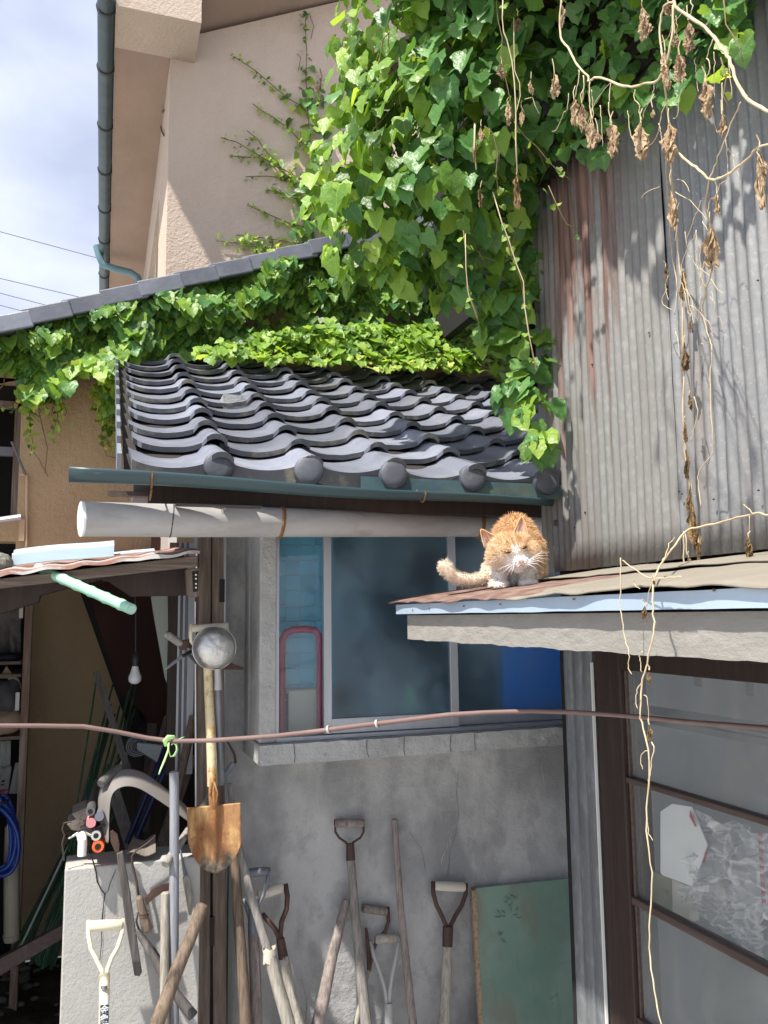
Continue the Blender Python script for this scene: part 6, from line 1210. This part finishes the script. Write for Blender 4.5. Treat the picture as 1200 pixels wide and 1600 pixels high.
put_leaves(ivy, L2)
# ---- bright low ivy lying on the head of the tiled roof
low = thing('roof_ivy', 'bright small leaved ivy banked along the top edge of the tiled roof', 'ivy', PN(540, 545, 4.3)); L3 = []
PC = [(295, 560), (312, 544), (350, 532), (400, 520), (470, 512), (560, 507), (640, 505), (720, 507), (790, 512), (800, 600), (770, 586), (700, 580), (640, 574), (590, 578), (545, 566), (500, 570), (450, 560), (420, 570), (390, 558), (340, 556)]
n_ = 0
while n_ < 1500:
    x, y = R.uniform(290, 800), R.uniform(500, 602)
    if not inpoly(x, y, PC): continue
    n_ += 1; p = PN(x, y, 4.26 - .10 * R.random() - .16 * noise.noise(Vector((x * .022, y * .03, 5))) - (y - 505) * .0035)
    yl = y > 556 + R.uniform(-6, 8)
    L3.append((leafmat4(p, Vector((-.1, -.75, .9)) + rv(.32), -UP * .8 + Vector((0, -.5, 0)) + rv(.45), R.uniform(.028, .074) * (.7 if yl else 1)), R.randrange(6), SHAPES, M['leaf_yellow'] if yl and R.random() < .5 else (M['leaf_light'] if R.random() < .6 else M['leaf'])))
put_leaves(low, L3)
# ---- creeper climbing the peach wall
wc = thing('wall_creeper', 'thin creeper climbing the peach gable wall with long side shoots', 'creeper', PN(480, 300, 6.1)); L4 = []
def wst(pts, s0, s1, mm, dens=1, step=.035, jit=.02): strand([PN(x, y, 6.17) for x, y in pts], step, s0, s1, mm, out=L4, t=wc, r=.004, shapes=SMALL + SHAPES[:1], jit=jit, stem=M['vine_stem'], dens=dens)
wst([(482, 400), (485, 360), (480, 300), (488, 250), (483, 200), (480, 160)], .085, .08, [M['leaf_dark'], M['leaf'], M['leaf_light']], 6, .05, .085)
wst([(480, 170), (478, 120), (479, 80), (477, 40), (478, 18)], .06, .035, [M['leaf_dark'], M['leaf']], 2, .04, .03)
wst([(482, 178), (470, 165), (448, 152), (420, 128), (396, 108), (365, 88)], .05, .022, YG, 2, jit=.022)
wst([(474, 225), (455, 205), (430, 185), (408, 172), (395, 162)], .04, .025, [M['leaf_yellow'], M['leaf_light']], 2, jit=.016)
wst([(478, 285), (460, 275), (440, 262), (415, 235), (400, 215), (386, 204)], .06, .024, YG, 3, jit=.03)
wst([(460, 285), (435, 262), (400, 240), (370, 222), (345, 215)], .05, .02, YG, 2, jit=.02)
wst([(430, 250), (400, 246), (362, 244)], .04, .025, YG, 2); wst([(450, 278), (415, 275), (384, 276)], .04, .02, YG)
wst([(470, 306), (440, 302), (416, 296)], .05, .03, YG, 2); wst([(478, 355), (450, 348), (420, 335), (386, 320)], .05, .025, YG, 2)
wst([(478, 382), (440, 376), (400, 370), (370, 367)], .04, .025, YG, 2); wst([(460, 392), (420, 386), (385, 380), (360, 379), (342, 376)], .06, .025, YG, 3, jit=.03); wst([(430, 395), (400, 385), (384, 384)], .06, .03, YG, 3, jit=.03)
wst([(486, 165), (498, 145), (503, 120), (500, 107)], .045, .02, [M['leaf_dark'], M['dry_leaf']], 2, jit=.02); wst([(490, 160), (508, 155), (526, 153)], .045, .02, [M['leaf_dark']], 2)
for pts in (((466, 110), (470, 90), (464, 84)), ((486, 60), (490, 40), (483, 20)), ((498, 200), (512, 180), (520, 160))): stemtube([PN(*a, 6.18) for a in pts], .003, M['vine_stem'], wc)
put_leaves(wc, L4)

# ---------------------------------------------------------------- withered vine
dv = thing('dry_vine', 'withered climbing vine with hanging shrivelled leaves in front of the corrugated wall', 'vine', PU(1045, 300, 1.2))
def dtube(px, u, w0, w1=None, name='stem', t=dv, m='dry_stem', knots=True):
    us = u if isinstance(u, (list, tuple)) else [u] * len(px); P_ = [PU(x, y, a) for (x, y), a in zip(px, us)]
    Q = []
    for i in range(len(P_) - 1):
        a, b = P_[i], P_[i + 1]; a0 = P_[max(0, i - 1)]; b1 = P_[min(len(P_) - 1, i + 2)]
        for k in range(4):
            tt = k / 4; Q.append(.5 * ((2 * a) + (b - a0) * tt + (2 * a0 - 5 * a + 4 * b - b1) * tt ** 2 + (3 * a - a0 - 3 * b + b1) * tt ** 3) + rv(.0007))
    Q.append(P_[-1]); w1 = w1 or w0; n = len(Q); R_ = [(w0 + (w1 - w0) * i / (n - 1)) / 2 * mpp(Q[i]) * (1 + .22 * noise.noise(Vector((i * .9, w0, Q[0].z * 9)))) for i in range(n)]
    return part(name, MB().tube(Q, R_, 7), M[m], t, smooth=True)
def clump(x, y0, y1, w_, u, m='dry_leaf', t=dv, stem=22):
    c = PU(x, (y0 + y1) / 2, u); k = mpp(c); h = (y1 - y0) / 2 * k; r = w_ / 2 * k; sd_ = R.random() * 99; rr = random.Random(int(sd_ * 1000))
    mb = MB(); n_sh = 9 if w_ > 14 else 5
    for j in range(n_sh):                                    # curled, folded, torn shreds round a common stalk
        a0 = rr.uniform(0, 6.3); top = h * rr.uniform(.1, 1); bot = top - h * rr.uniform(.7, 1.5); bot = max(bot, -h * rr.uniform(.8, 1.05)); wid = rr.uniform(.3, .8); tw = rr.uniform(-3.5, 3.5)
        ox, oy = rr.uniform(-.35, .35) * r, rr.uniform(-.3, .3) * r; pk = rr.uniform(.35, .8); fr = rr.uniform(5, 10)
        def f(a, b):
            z = top + (bot - top) * b; prof_ = (b / pk if b < pk else 1 - .65 * (b - pk) / (1 - pk)) ** .6 if b > 0 else .05
            an = a0 + tw * b + (a - .5) * 2.8 * wid; nz = noise.noise(Vector((a * 5, b * 7, sd_ + j * 3)))
            rad_ = r * prof_ * (.50 + .6 * nz + .38 * math.sin(a * fr + b * 5 + j))
            return c + Vector((ox * b + math.cos(an) * rad_, oy * b + math.sin(an) * rad_ * .8, z + r * (.35 * noise.noise(Vector((a * 6, b * 4, j + sd_))) + (.5 * (abs(math.sin(a * 7 + j)) - .5) if b > .85 else 0))))
        mb.grid(f, 8, 12)
    o = part('withered_leaf', mb, M[m], t, fix=False); 
    if stem: part('stalk', MB().tube([c + Vector((0, 0, h * .9)), c + Vector((R.uniform(-.003, .003), 0, h + stem * k * .5)), c + Vector((R.uniform(-.006, .006), 0, h + stem * k))], .0011, 5), M['dry_stem'], t)
dtube([(1049, -30), (1053, 4), (1060, 15), (1083, 29), (1107, 47), (1124, 70), (1139, 93), (1147, 117), (1159, 143), (1171, 157), (1200, 173), (1260, 205)], 0.98, 4.5, 6, 'main_stem')
dtube([(879, -20), (875, 23), (876, 58), (891, 79), (902, 102), (917, 117), (921, 127), (932, 121), (952, 127), (981, 136), (1005, 131), (1028, 125), (1040, 100), (1050, 60), (1052, 8)], 1.00, 3, 4, 'main_stem')
dtube([(1045, 200), (1056, 233), (1072, 251), (1092, 265), (1108, 280), (1127, 277), (1148, 265), (1168, 248), (1185, 230), (1215, 226)], 1.02, 4, 4, 'main_stem')
dtube([(1053, 4), (1038, 10), (1031, 40), (1033, 75), (1036, 100), (1040, 150), (1046, 210), (1050, 290), (1056, 345), (1060, 400), (1066, 458), (1067, 531), (1069, 581), (1067, 633), (1069, 692), (1072, 720), (1078, 765), (1080, 800)], [1.0] * 5 + [1.05, 1.15, 1.25, 1.34] + [1.385] * 9, 3.5, 2.5)
dtube([(1040, 240), (1043, 300), (1046, 350), (1050, 400), (1058, 444), (1057, 470), (1054, 492)], [1.05, 1.2, 1.3, 1.38, 1.39, 1.39, 1.39], 2.2, 1.6)
dtube([(1056, 518), (1060, 536), (1062, 560)], 1.39, 1.6)
dtube([(1108, 280), (1102, 320), (1108, 345), (1122, 380), (1112, 423), (1099, 470), (1099, 493), (1107, 525), (1112, 546), (1110, 590), (1111, 640), (1114, 692), (1112, 710), (1100, 725), (1091, 741), (1092, 765), (1095, 793)], [1.02, 1.06, 1.12, 1.2] + [1.3, 1.35] + [1.37] * 11, 2.4, 1.6)
dtube([(1108, 280), (1116, 262), (1130, 225), (1146, 185), (1157, 160)], [1.02, 1.02, 1.0, 1.0, .98], 2, 2)
dtube([(1084, 620), (1090, 640), (1086, 665), (1080, 690)], 1.38, 1.6); dtube([(1069, 830), (1069, 881), (1074, 893), (1083, 901)], 1.38, 2.2)
dtube([(1230, 806), (1200, 805), (1180, 802), (1142, 812), (1095, 824), (1075, 828), (1054, 852), (1037, 875), (1024, 901), (1021, 906), (1019, 938), (1022, 982), (1016, 1011), (1005, 1061), (1000, 1107), (1005, 1137), (1013, 1172), (1015, 1215), (1009, 1280), (1017, 1347), (1017, 1413), (1015, 1480), (1023, 1547), (1033, 1600), (1040, 1660)],
      [1.2, 1.24, 1.28, 1.32, 1.35, 1.33, 1.15, .98, .83, .805] + [.80] * 15, 3.6, 2.3, 'main_stem')
dtube([(970, 872), (970, 905), (968, 944), (972, 965), (975, 991), (980, 1010), (983, 1026), (981, 1040), (987, 1053)], .80, 2, 1.4)
dtube([(971, 875), (990, 888), (1013, 902), (1040, 903), (1065, 901)], .82, 1.8); dtube([(1037, 875), (1046, 850), (1054, 840)], [.98, 1.1, 1.2], 1.5)
dtube([(1069, 831), (1072, 842), (1073, 868)], 1.37, 2); dtube([(1178, 804), (1170, 795), (1162, 788)], 1.28, 1.8); dtube([(1171, 806), (1170, 838)], 1.28, 1.4)
dtube([(1004, 1019), (999, 1025), (1001, 1036), (1003, 1050)], .79, 1.8, 1.2); dtube([(1002, 1068), (995, 1078), (994, 1095), (996, 1107)], .79, 2.2, 1.4); dtube([(1006, 1086), (1012, 1092), (1013, 1130)], .79, 1.5, 1)
dtube([(1018, 1160), (1022, 1170), (1018, 1190), (1016, 1210), (1012, 1220)], .79, 2, 1.3); dtube([(1012, 1172), (1004, 1177), (1001, 1190), (1004, 1202)], .79, 1.5, 1); dtube([(1012, 1285), (1014, 1302), (1020, 1313)], .79, 1.6, 1)
dtube([(1020, 906), (1014, 925), (1010, 948)], .80, 1.4); dtube([(991, 903), (990, 912), (1000, 920)], .8, 1.3)
C_ = [(1005, -4, 77, 25, 1.00), (1077, 26, 88, 23, 1.00), (1063, 82, 131, 22, 1.00), (1041, 73, 146, 20, 1.00), (1055, 50, 75, 12, 1.00), (1104, 122, 192, 23, 1.00), (1129, 175, 216, 15, 1.00), (1047, 187, 257, 29, 1.00), (1003, 187, 252, 26, 1.00), (957, 192, 252, 23, 1.00), (924, 187, 243, 24, 1.00), (910, 157, 207, 19, 1.00), (898, 152, 203, 17, 1.00), (867, 111, 155, 18, 1.00), (879, 0, 48, 11, 1.00), (1020, 166, 187, 9, 1.00), (1050, 283, 372, 18, 1.12), (1112, 350, 425, 25, 1.15), (1121, 300, 340, 11, 1.2), (1190, 228, 340, 24, 1.02), (1045, 2, 30, 16, 1.0), (935, 205, 232, 12, 1.00)]
for (x, a, b, w_, u) in C_: clump(x, a, b, w_, u)
for (x, a, b, w_, u) in ((1041, 415, 447, 9, 1.38), (1068, 420, 473, 13, 1.38), (1079, 493, 522, 8, 1.38), (1070, 531, 581, 17, 1.38), (1078, 613, 645, 10, 1.38), (1071, 657, 700, 8, 1.38), (1073, 700, 752, 11, 1.38), (1083, 758, 863, 23, 1.37), (1092, 846, 887, 9, 1.36), (1077, 869, 904, 13, 1.34), (1171, 838, 885, 16, 1.27), (1008, 945, 977, 11, .80), (1015, 1046, 1070, 10, .79), (1015, 1131, 1157, 11, .79), (1022, 905, 915, 5, .8)): clump(x, a, b, w_, u, 'dry_dark', stem=8)
for (a, b) in (((905, 110), (898, 152)), ((912, 118), (910, 157)), ((922, 127), (926, 187)), ((955, 128), (952, 160)), ((952, 160), (957, 192)), ((992, 140), (1000, 165)), ((1000, 165), (1003, 187)), ((1115, 60), (1105, 90)), ((1105, 90), (1104, 122)), ((1080, 0), (1077, 26)), ((1128, 130), (1129, 175)), ((1186, 232), (1188, 245))): dtube([a, ((a[0] + b[0]) / 2 + R.uniform(-5, 5), (a[1] + b[1]) / 2), b], 1.0, 1.9, 1.4)
for i in range(34):                                              # fine tendrils
    x, y = R.choice(((R.uniform(880, 1050), R.uniform(100, 200)), (R.uniform(1020, 1140), R.uniform(10, 300)), (R.uniform(1060, 1110), R.uniform(300, 500)))); q = [(x, y)]; dx = R.uniform(-14, 14)
    for k in range(4): q.append((q[-1][0] + dx * R.uniform(.2, 1.2), q[-1][1] + R.uniform(4, 26)))
    dtube(q, 1.02 if x < 1060 or y < 250 else 1.33, 1.3, .9, 'tendril')
for q in ([(1045, 470), (1040, 450), (1044, 430)], [(1042, 452), (1034, 470), (1042, 480), (1050, 484)], [(1079, 452), (1095, 446), (1112, 443)], [(1095, 538), (1105, 535), (1110, 533)], [(955, 127), (930, 160), (915, 205)], [(1030, 292), (1010, 300), (1002, 310)], [(1056, 300), (1085, 320), (1106, 345)], [(1058, 280), (1070, 285), (1078, 300)]): dtube(q, 1.2 if q[0][1] < 400 else 1.38, 1.3, 1, 'tendril')
d2 = thing('dry_strand', 'dry brown strands hanging down through the middle of the green creeper', 'vine', PD(805, 200, 2.45))
def d2t(px, w0, w1, D=2.45): 
    P_ = [PD(x, y, D) for x, y in px]; part('stem', MB().tube(P_, [(w0 + (w1 - w0) * i / (len(P_) - 1)) / 2 * mpp(P_[0]) for i in range(len(P_))], 6), M['dry_stem'], d2, smooth=True)
d2t([(786, -10), (785, 30), (787, 50), (792, 62), (800, 95), (804, 130), (806, 170), (806, 220), (808, 270)], 2, 2.6); d2t([(803, 28), (803, 60), (804, 110), (812, 130), (813, 150), (806, 178), (806, 215)], 1.6, 1.6); d2t([(770, 300), (785, 350), (794, 372), (806, 410), (818, 440), (820, 480), (826, 520), (838, 578)], 1.8, 2.0, 2.5); d2t([(727, 365), (728, 420), (732, 460), (746, 498)], 1.4, 1.2, 2.55)
d2t([(820, 155), (832, 152), (836, 165), (843, 178)], 1.6, 1.3); d2t([(742, 195), (741, 230), (744, 265)], 3, 2)
def dclump(x, y0, y1, w_, D=2.45, m='dry_leaf'): q = PD(x, (y0 + y1) / 2, D); clump(x, y0, y1, w_, q.x, m, t=d2, stem=10)
for a in ((784, 97, 125, 15), (794, 160, 200, 13), (809, 22, 50, 13), (830, 120, 152, 11), (815, 165, 197, 11), (808, 268, 333, 15), (752, 195, 225, 10), (742, 200, 262, 9), (751, 290, 328, 11)): dclump(*a, m='dry_dark' if a[0] in (808, 742, 751, 809) else 'dry_leaf')
# ---------------------------------------------------------------- the cat
pn = Vector((-(1.728 - 1.640), 0, (UR - UO))).normalized(); p0 = Vector((UO, 2, 1.640))
B0 = PP(800, 917, p0, pn); KM = mpp(B0); XC = (ROT @ Vector((1, 0, 0))); XC.z = 0; XC.normalize(); YF = Vector((FWD.x, FWD.y, 0)).normalized()
def CP(px, py, back): return B0 + XC * ((px - 800) * KM) + UP * ((917 - py) * KM) + YF * back
cat = thing('cat', 'ginger and white cat crouching on the canopy with its head lowered', 'cat', B0)
cm = MB(); rotc = Matrix((XC, YF, UP)).transposed()
def el(px, py, back, rx, rz, ry, roll=0):
    cm.ball(CP(px, py, back), (rx * KM, ry * KM, rz * KM), 20, 14, m=rotc @ Matrix.Rotation(rad(roll), 3, 'Y'))
for a in ((820, 849, .15, 40, 54, 60), (830, 862, .13, 36, 47, 55), (812, 862, .07, 34, 40, 35), (804, 882, .045, 29, 27, 24),
          (795, 864, -.045, 32, 27, 29, 8), (781, 872, -.04, 21, 17, 20), (820, 866, -.035, 20, 19, 20), (805, 880, -.078, 14, 9.5, 12, 8), (797, 883, -.070, 9, 7, 9), (814, 881, -.068, 10, 7.5, 9), (801, 866, -.072, 7.5, 13, 9, 6), (806, 889, -.058, 9, 6, 9),
          (790, 850, -.035, 20, 12, 19), (811, 849, -.03, 18, 12, 19),
          (783, 896, .005, 13, 17, 13), (781, 908, .0, 12.5, 10, 13), (780, 914, -.018, 14.5, 7, 15),
          (824, 894, .012, 14.5, 18, 14), (824, 905, .008, 13.5, 12, 14), (824, 911.5, -.012, 16.5, 7.5, 16),
          (804, 908, .04, 9, 8, 12), (845, 888, .11, 20, 26, 30), (842, 903, .08, 14, 9, 26), (778, 890, .11, 15, 20, 24)): el(*a)
tailp = [(778, 897, .12), (768, 899, .10), (758, 903, .075), (748, 905, .06), (738, 906, .05), (728, 905, .04), (718, 903, .033), (709, 899, .026), (702, 893, .02), (698, 887, .018), (696, 882, .016)]
for i in range(len(tailp) - 1):
    for k in range(3):
        t = k / 3; a, b = tailp[i], tailp[i + 1]; el(a[0] + (b[0] - a[0]) * t, a[1] + (b[1] - a[1]) * t - 1, a[2] + (b[2] - a[2]) * t, 9.2 - .12 * i, 9.2 - .12 * i, 9)
for x in (772, 779, 786): cm.ball(CP(x, 916, -.030), (4.6 * KM, 6 * KM, 4 * KM), 8, 6)
for x in (815, 823, 831): cm.ball(CP(x, 914.5, -.028), (4.8 * KM, 6 * KM, 4.4 * KM), 8, 6)
tmp = bpy.data.objects.new('cat_tmp', cm.mesh('cat_tmp', B0)); COL.objects.link(tmp); tmp.location = B0
rm = tmp.modifiers.new('r', 'REMESH'); rm.mode = 'VOXEL'; rm.voxel_size = .0032; s1_ = tmp.modifiers.new('s', 'SMOOTH'); s1_.iterations = 7; s1_.factor = .5
bpy.context.view_layer.update(); dg = bpy.context.evaluated_depsgraph_get(); cme = bpy.data.meshes.new_from_object(tmp.evaluated_get(dg)); bpy.data.objects.remove(tmp); cme.name = 'body'
from mathutils.bvhtree import BVHTree
bvh = BVHTree.FromPolygons([v.co + B0 for v in cme.vertices], [tuple(p.vertices) for p in cme.polygons])
def sstep(a, b, x): t = max(0, min(1, (x - a) / (b - a))); return t * t * (3 - 2 * t)
OR1, OR2, CRM, WHT, PNK = Vector((.68, .42, .21)), Vector((.55, .28, .10)), Vector((.80, .65, .46)), Vector((.88, .85, .80)), Vector((.75, .42, .35))
def catcol(P):
    d = P - B0; x = 800 + d.dot(XC) / KM; y = 917 - d.z / KM; bk = d.dot(YF)
    n1_ = noise.noise(P * 38); n2_ = noise.noise(P * 95)
    if x < 770 and y > 876:                                         # tail: pale with ginger rings
        ring = .5 + .5 * math.sin((x - 690) * .36 + n1_ * .8); return CRM.lerp(OR1, .15 + .42 * ring * sstep(770, 700, x) + .2 * sstep(745, 770, x)).lerp(WHT, .42)
    top = sstep(905, 815, y); c = CRM.lerp(OR1, min(1, .35 + top * .75))
    c = c.lerp(OR2, .55 * sstep(.12, .5, n1_ + .5 * math.sin((x + .6 * y) * .33)) * sstep(835, 850, x + bk * 80))
    c = c.lerp(CRM, .5 * sstep(.1, .6, n2_))
    if bk > .03: c = c.lerp(OR2, .38 * top)
    if bk < .02:                                                    # head markings
        for (sx, sy0, sy1, w_) in ((788, 838, 856, 2.2), (794.5, 836, 857, 2.0), (803, 836, 856, 2.0), (809, 838, 852, 2.2), (778, 842, 852, 2)):
            k_ = math.exp(-((x - sx - (y - 846) * (.12 if sx < 799 else -.10)) / w_) ** 2) * sstep(sy0 - 5, sy0 + 2, y) * sstep(sy1 + 3, sy1 - 3, y); c = c.lerp(OR2 * .75, .75 * k_)
        for (cx, cy, ang) in ((770, 872, .5), (768, 880, .3), (834, 862, -.5), (832, 870, -.3)):
            k_ = math.exp(-(((y - cy) - ang * (x - cx) * .5) / 1.6) ** 2) * math.exp(-((x - cx) / 9) ** 2); c = c.lerp(OR2, .7 * k_)
        # white blaze and muzzle
        wz = max(sstep(28, 18, math.hypot((x - 806) / 1.0, (y - 883) * 1.35)), sstep(9, 4, abs(x - 801 - (y - 865) * .2)) * sstep(852, 862, y) * sstep(900, 880, y))
        c = c.lerp(WHT, wz)
        for (cx, cy) in ((776, 877), (833, 872)): c = c.lerp(CRM.lerp(WHT, .4), .6 * sstep(12, 4, math.hypot(x - cx, y - cy)))
    wl = sstep(884, 893, y + (x - 800) * (-.12 if x < 800 else .10)) * sstep(850, 838, x) * sstep(.10, .06, bk); c = c.lerp(WHT, wl)
    return c * .92
ca = cme.color_attributes.new('coat', 'FLOAT_COLOR', 'POINT'); flat = []
for v in cme.vertices: c = catcol(v.co + B0); flat += [c.x, c.y, c.z, 1]
ca.data.foreach_set('color', flat); cme.shade_smooth()
def coatmat(name, rough):
    m = bpy.data.materials.new(name); m.use_nodes = True; t = m.node_tree; b = t.nodes['Principled BSDF']; a = t.nodes.new('ShaderNodeAttribute'); a.attribute_name = 'coat'
    t.links.new(a.outputs['Color'], b.inputs['Base Color']); b.inputs['Roughness'].default_value = rough; b.inputs['Specular IOR Level'].default_value = .2; b.inputs['Sheen Weight'].default_value = .3; return m
cmat = coatmat('cat_coat', .9); cme.materials.clear(); cme.materials.append(cmat)
body = bpy.data.objects.new('body', cme); COL.objects.link(body); body.parent = cat
# fur: short tapered blades
rf_ = random.Random(5); tris = []; areas = []; cme.calc_loop_triangles()
for lt in cme.loop_triangles: tris.append(lt.vertices[:]); areas.append(lt.area)
import bisect
acc = []; s_ = 0
for a in areas: s_ += a; acc.append(s_)
nrm = [v.normal.copy() for v in cme.vertices]; FV, FF, FC = [], [], []
for i in range(30000):
    tri = tris[min(len(tris) - 1, bisect.bisect(acc, rf_.random() * s_))]; a, b = rf_.random(), rf_.random()
    if a + b > 1: a, b = 1 - a, 1 - b
    v0, v1, v2 = [cme.vertices[k].co for k in tri]; p = v0 + (v1 - v0) * a + (v2 - v0) * b; n = (nrm[tri[0]] + nrm[tri[1]] + nrm[tri[2]]).normalized()
    P = p + B0; d = P - B0; x = 800 + d.dot(XC) / KM; y = 917 - d.z / KM; bk = d.dot(YF)
    if P.z < B0.z + .004 and n.z < -.3: continue
    if bk < .0 and y < 895 and x < 850: flow = (P - CP(806, 876, -.09)).normalized(); ln = .006 + .007 * sstep(.03, .08, (P - CP(806, 876, -.09)).length)
    elif x < 770 and y > 876: flow = Vector((0, 0, 0)) - XC * .8; ln = .012
    elif y > 893: flow = -UP * .8; ln = .0055
    else: flow = -UP * .8 + XC * (.35 if x > 815 else -.35) + YF * .2; ln = .014
    flow = flow - n * flow.dot(n)
    dr = (n * rf_.uniform(.35, .75) + flow * .8 + Vector((rf_.gauss(0, .22), rf_.gauss(0, .22), rf_.gauss(0, .22)))).normalized(); ln *= rf_.uniform(.6, 1.35)
    sd2 = dr.cross(n); sd2 = sd2.normalized() if sd2.length > 1e-5 else XC; w_ = .0008 * rf_.uniform(.8, 1.5)
    c = catcol(P + Vector((rf_.gauss(0, .002), rf_.gauss(0, .002), rf_.gauss(0, .002)))) * rf_.uniform(.86, 1.14); o = len(FV)
    FV += [p + sd2 * w_, p - sd2 * w_, p + dr * ln * .6 - n * .0004 + sd2 * w_ * .55, p + dr * ln * .6 - n * .0004 - sd2 * w_ * .55, p + dr * ln + flow * .001]
    FF += [(o, o + 1, o + 3, o + 2), (o + 2, o + 3, o + 4)]; FC += [c.x, c.y, c.z, 1] * 5
fme = bpy.data.meshes.new('fur'); fme.from_pydata([tuple(v) for v in FV], [], FF); fa = fme.color_attributes.new('coat', 'FLOAT_COLOR', 'POINT'); fa.data.foreach_set('color', FC); fme.materials.append(cmat)
fo = bpy.data.objects.new('fur', fme); COL.objects.link(fo); fo.parent = cat; fo['kind'] = 'stuff'
def onface(px, py, off=.0015):
    q = CP(px, py, -.3); h = bvh.ray_cast(q, (YF + (q - CAM).normalized() * .0).normalized()); return (h[0] if h[0] else CP(px, py, -.07)) - YF * off
eyem = mat('cat_eye_slit', (.012, .008, .005), rough=.25, bumps=()); pinkm = mat('cat_pink_skin', (.62, .30, .27), rough=.5, bumps=()); inner = mat('cat_inner_ear', (.66, .40, .34), [((.5, .27, .22), 60, O1, .45, .7, .6)], .8)
for pts in ([(781.5, 865.5), (784, 867.2), (788, 867.6), (792.5, 866.2)], [(808.5, 862), (811, 861.5), (814.5, 859.5), (818, 856.3)]):
    part('eye', MB().tube([onface(x, y, .0062) for x, y in pts], [.0008, .0021, .0023, .0008], 8), eyem, cat, smooth=True)
for pts in ([(780, 862), (786, 862.5), (793, 864)], [(808, 859), (813, 857), (819, 853)]):
    part('eyelid', MB().tube([onface(x, y, .0058) for x, y in pts], [.0008, .0016, .0006], 6), mat('ginger_lid', (.40, .17, .05), rough=.8, bumps=()), cat, smooth=True)
q = onface(806, 881, .0030); part('nose', MB().prism([q + XC * (x * KM) + UP * (z * KM) - YF * .0028 for x, z in ((-4.6, 1.8), (4.2, 2.6), (3, .2), (.4, -2.6), (-2.8, -.2))], YF * .006), pinkm, cat, bevel=.0012)
part('mouth', MB().tube([onface(x, y, .0035) for x, y in ((798, 889), (802, 889.4), (806.3, 886.6), (810, 888.4), (815, 886.5))], [.0004, .0008, .0008, .0008, .0004], 6), pinkm, cat, smooth=True)
def ear(base0, base1, tip, back, tilt):
    A, B, T = CP(*base0, back), CP(*base1, back), CP(*tip, back + tilt); mid_ = (A + B) / 2
    def f(a, b, off=0.0, sh=1.0):
        w_ = (1 - b) ** .75; e = 2 * a - 1
        base = mid_ + (B - A) * .5 * e * w_ * sh; p = base + (T - mid_) * (b * (.94 if sh < 1 else 1.0)); cup = (1 - e * e) * .013 * (1 - b * .6)
        return p + YF * (cup + off) + UP * (-.004 if sh < 1 else 0)
    g_ = MB().grid(lambda a, b: f(a, b), 10, 9); g2 = MB().grid(lambda a, b: f(a, b, -.0022, .80), 10, 9)
    me = g_.mesh('ear', B0, True, cmat); at_ = me.color_attributes.new('coat', 'FLOAT_COLOR', 'POINT'); at_.data.foreach_set('color', [k for _ in me.vertices for k in (OR1.x, OR1.y, OR1.z, 1)])
    o = bpy.data.objects.new('ear', me); COL.objects.link(o); o.parent = cat; o.modifiers.new('s', 'SOLIDIFY').thickness = .002
    part('inner_ear', g2, inner, o, smooth=True, fix=False, at=B0)
    hm = MB()
    for i in range(16):
        a = rf_.uniform(.12, .88); p = f(a, rf_.uniform(0, .3), -.004, .8); hm.tube([p, p + (T - mid_) * .3 + Vector((rf_.gauss(0, .003), -.004, rf_.gauss(0, .003))), p + (T - mid_) * .5 + Vector((rf_.gauss(0, .005), -.006, 0))], [.0005, .0004, .0001], 4)
    o2 = part('ear_tuft', hm, mat('ear_tuft_hair', (.82, .74, .64), rough=.9, bumps=()), o); o2['kind'] = 'stuff'
ear((757, 857), (781, 844), (752, 828), -.028, -.006); ear((801, 840), (828, 845), (817, 808), -.022, .0)
wm = mat('whisker_white', (.88, .88, .86), rough=.4, bumps=())
for (a, c_) in (((817, 880), [(832, 873), (849, 872)]), ((817, 881), [(833, 876), (850, 878)]), ((817, 882), [(832, 880), (847, 886)]), ((816, 883), [(830, 885), (841, 893)]), ((815, 884), [(824, 889), (832, 897)]), ((818, 879), [(835, 869), (851, 867)]), ((796, 885), [(787, 890), (777, 899)]), ((796, 886), [(790, 893), (784, 903)]), ((795, 884), [(782, 888), (771, 893)]), ((797, 886), [(793, 894), (790, 903)])):
    p = onface(*a, .002); d = p - B0; bk = d.dot(YF); part('whisker', MB().tube([p, CP(c_[0][0], c_[0][1], bk - .012), CP(c_[1][0], c_[1][1], bk - .006)], [.0006, .0005, .0002], 5), wm, cat, smooth=True)
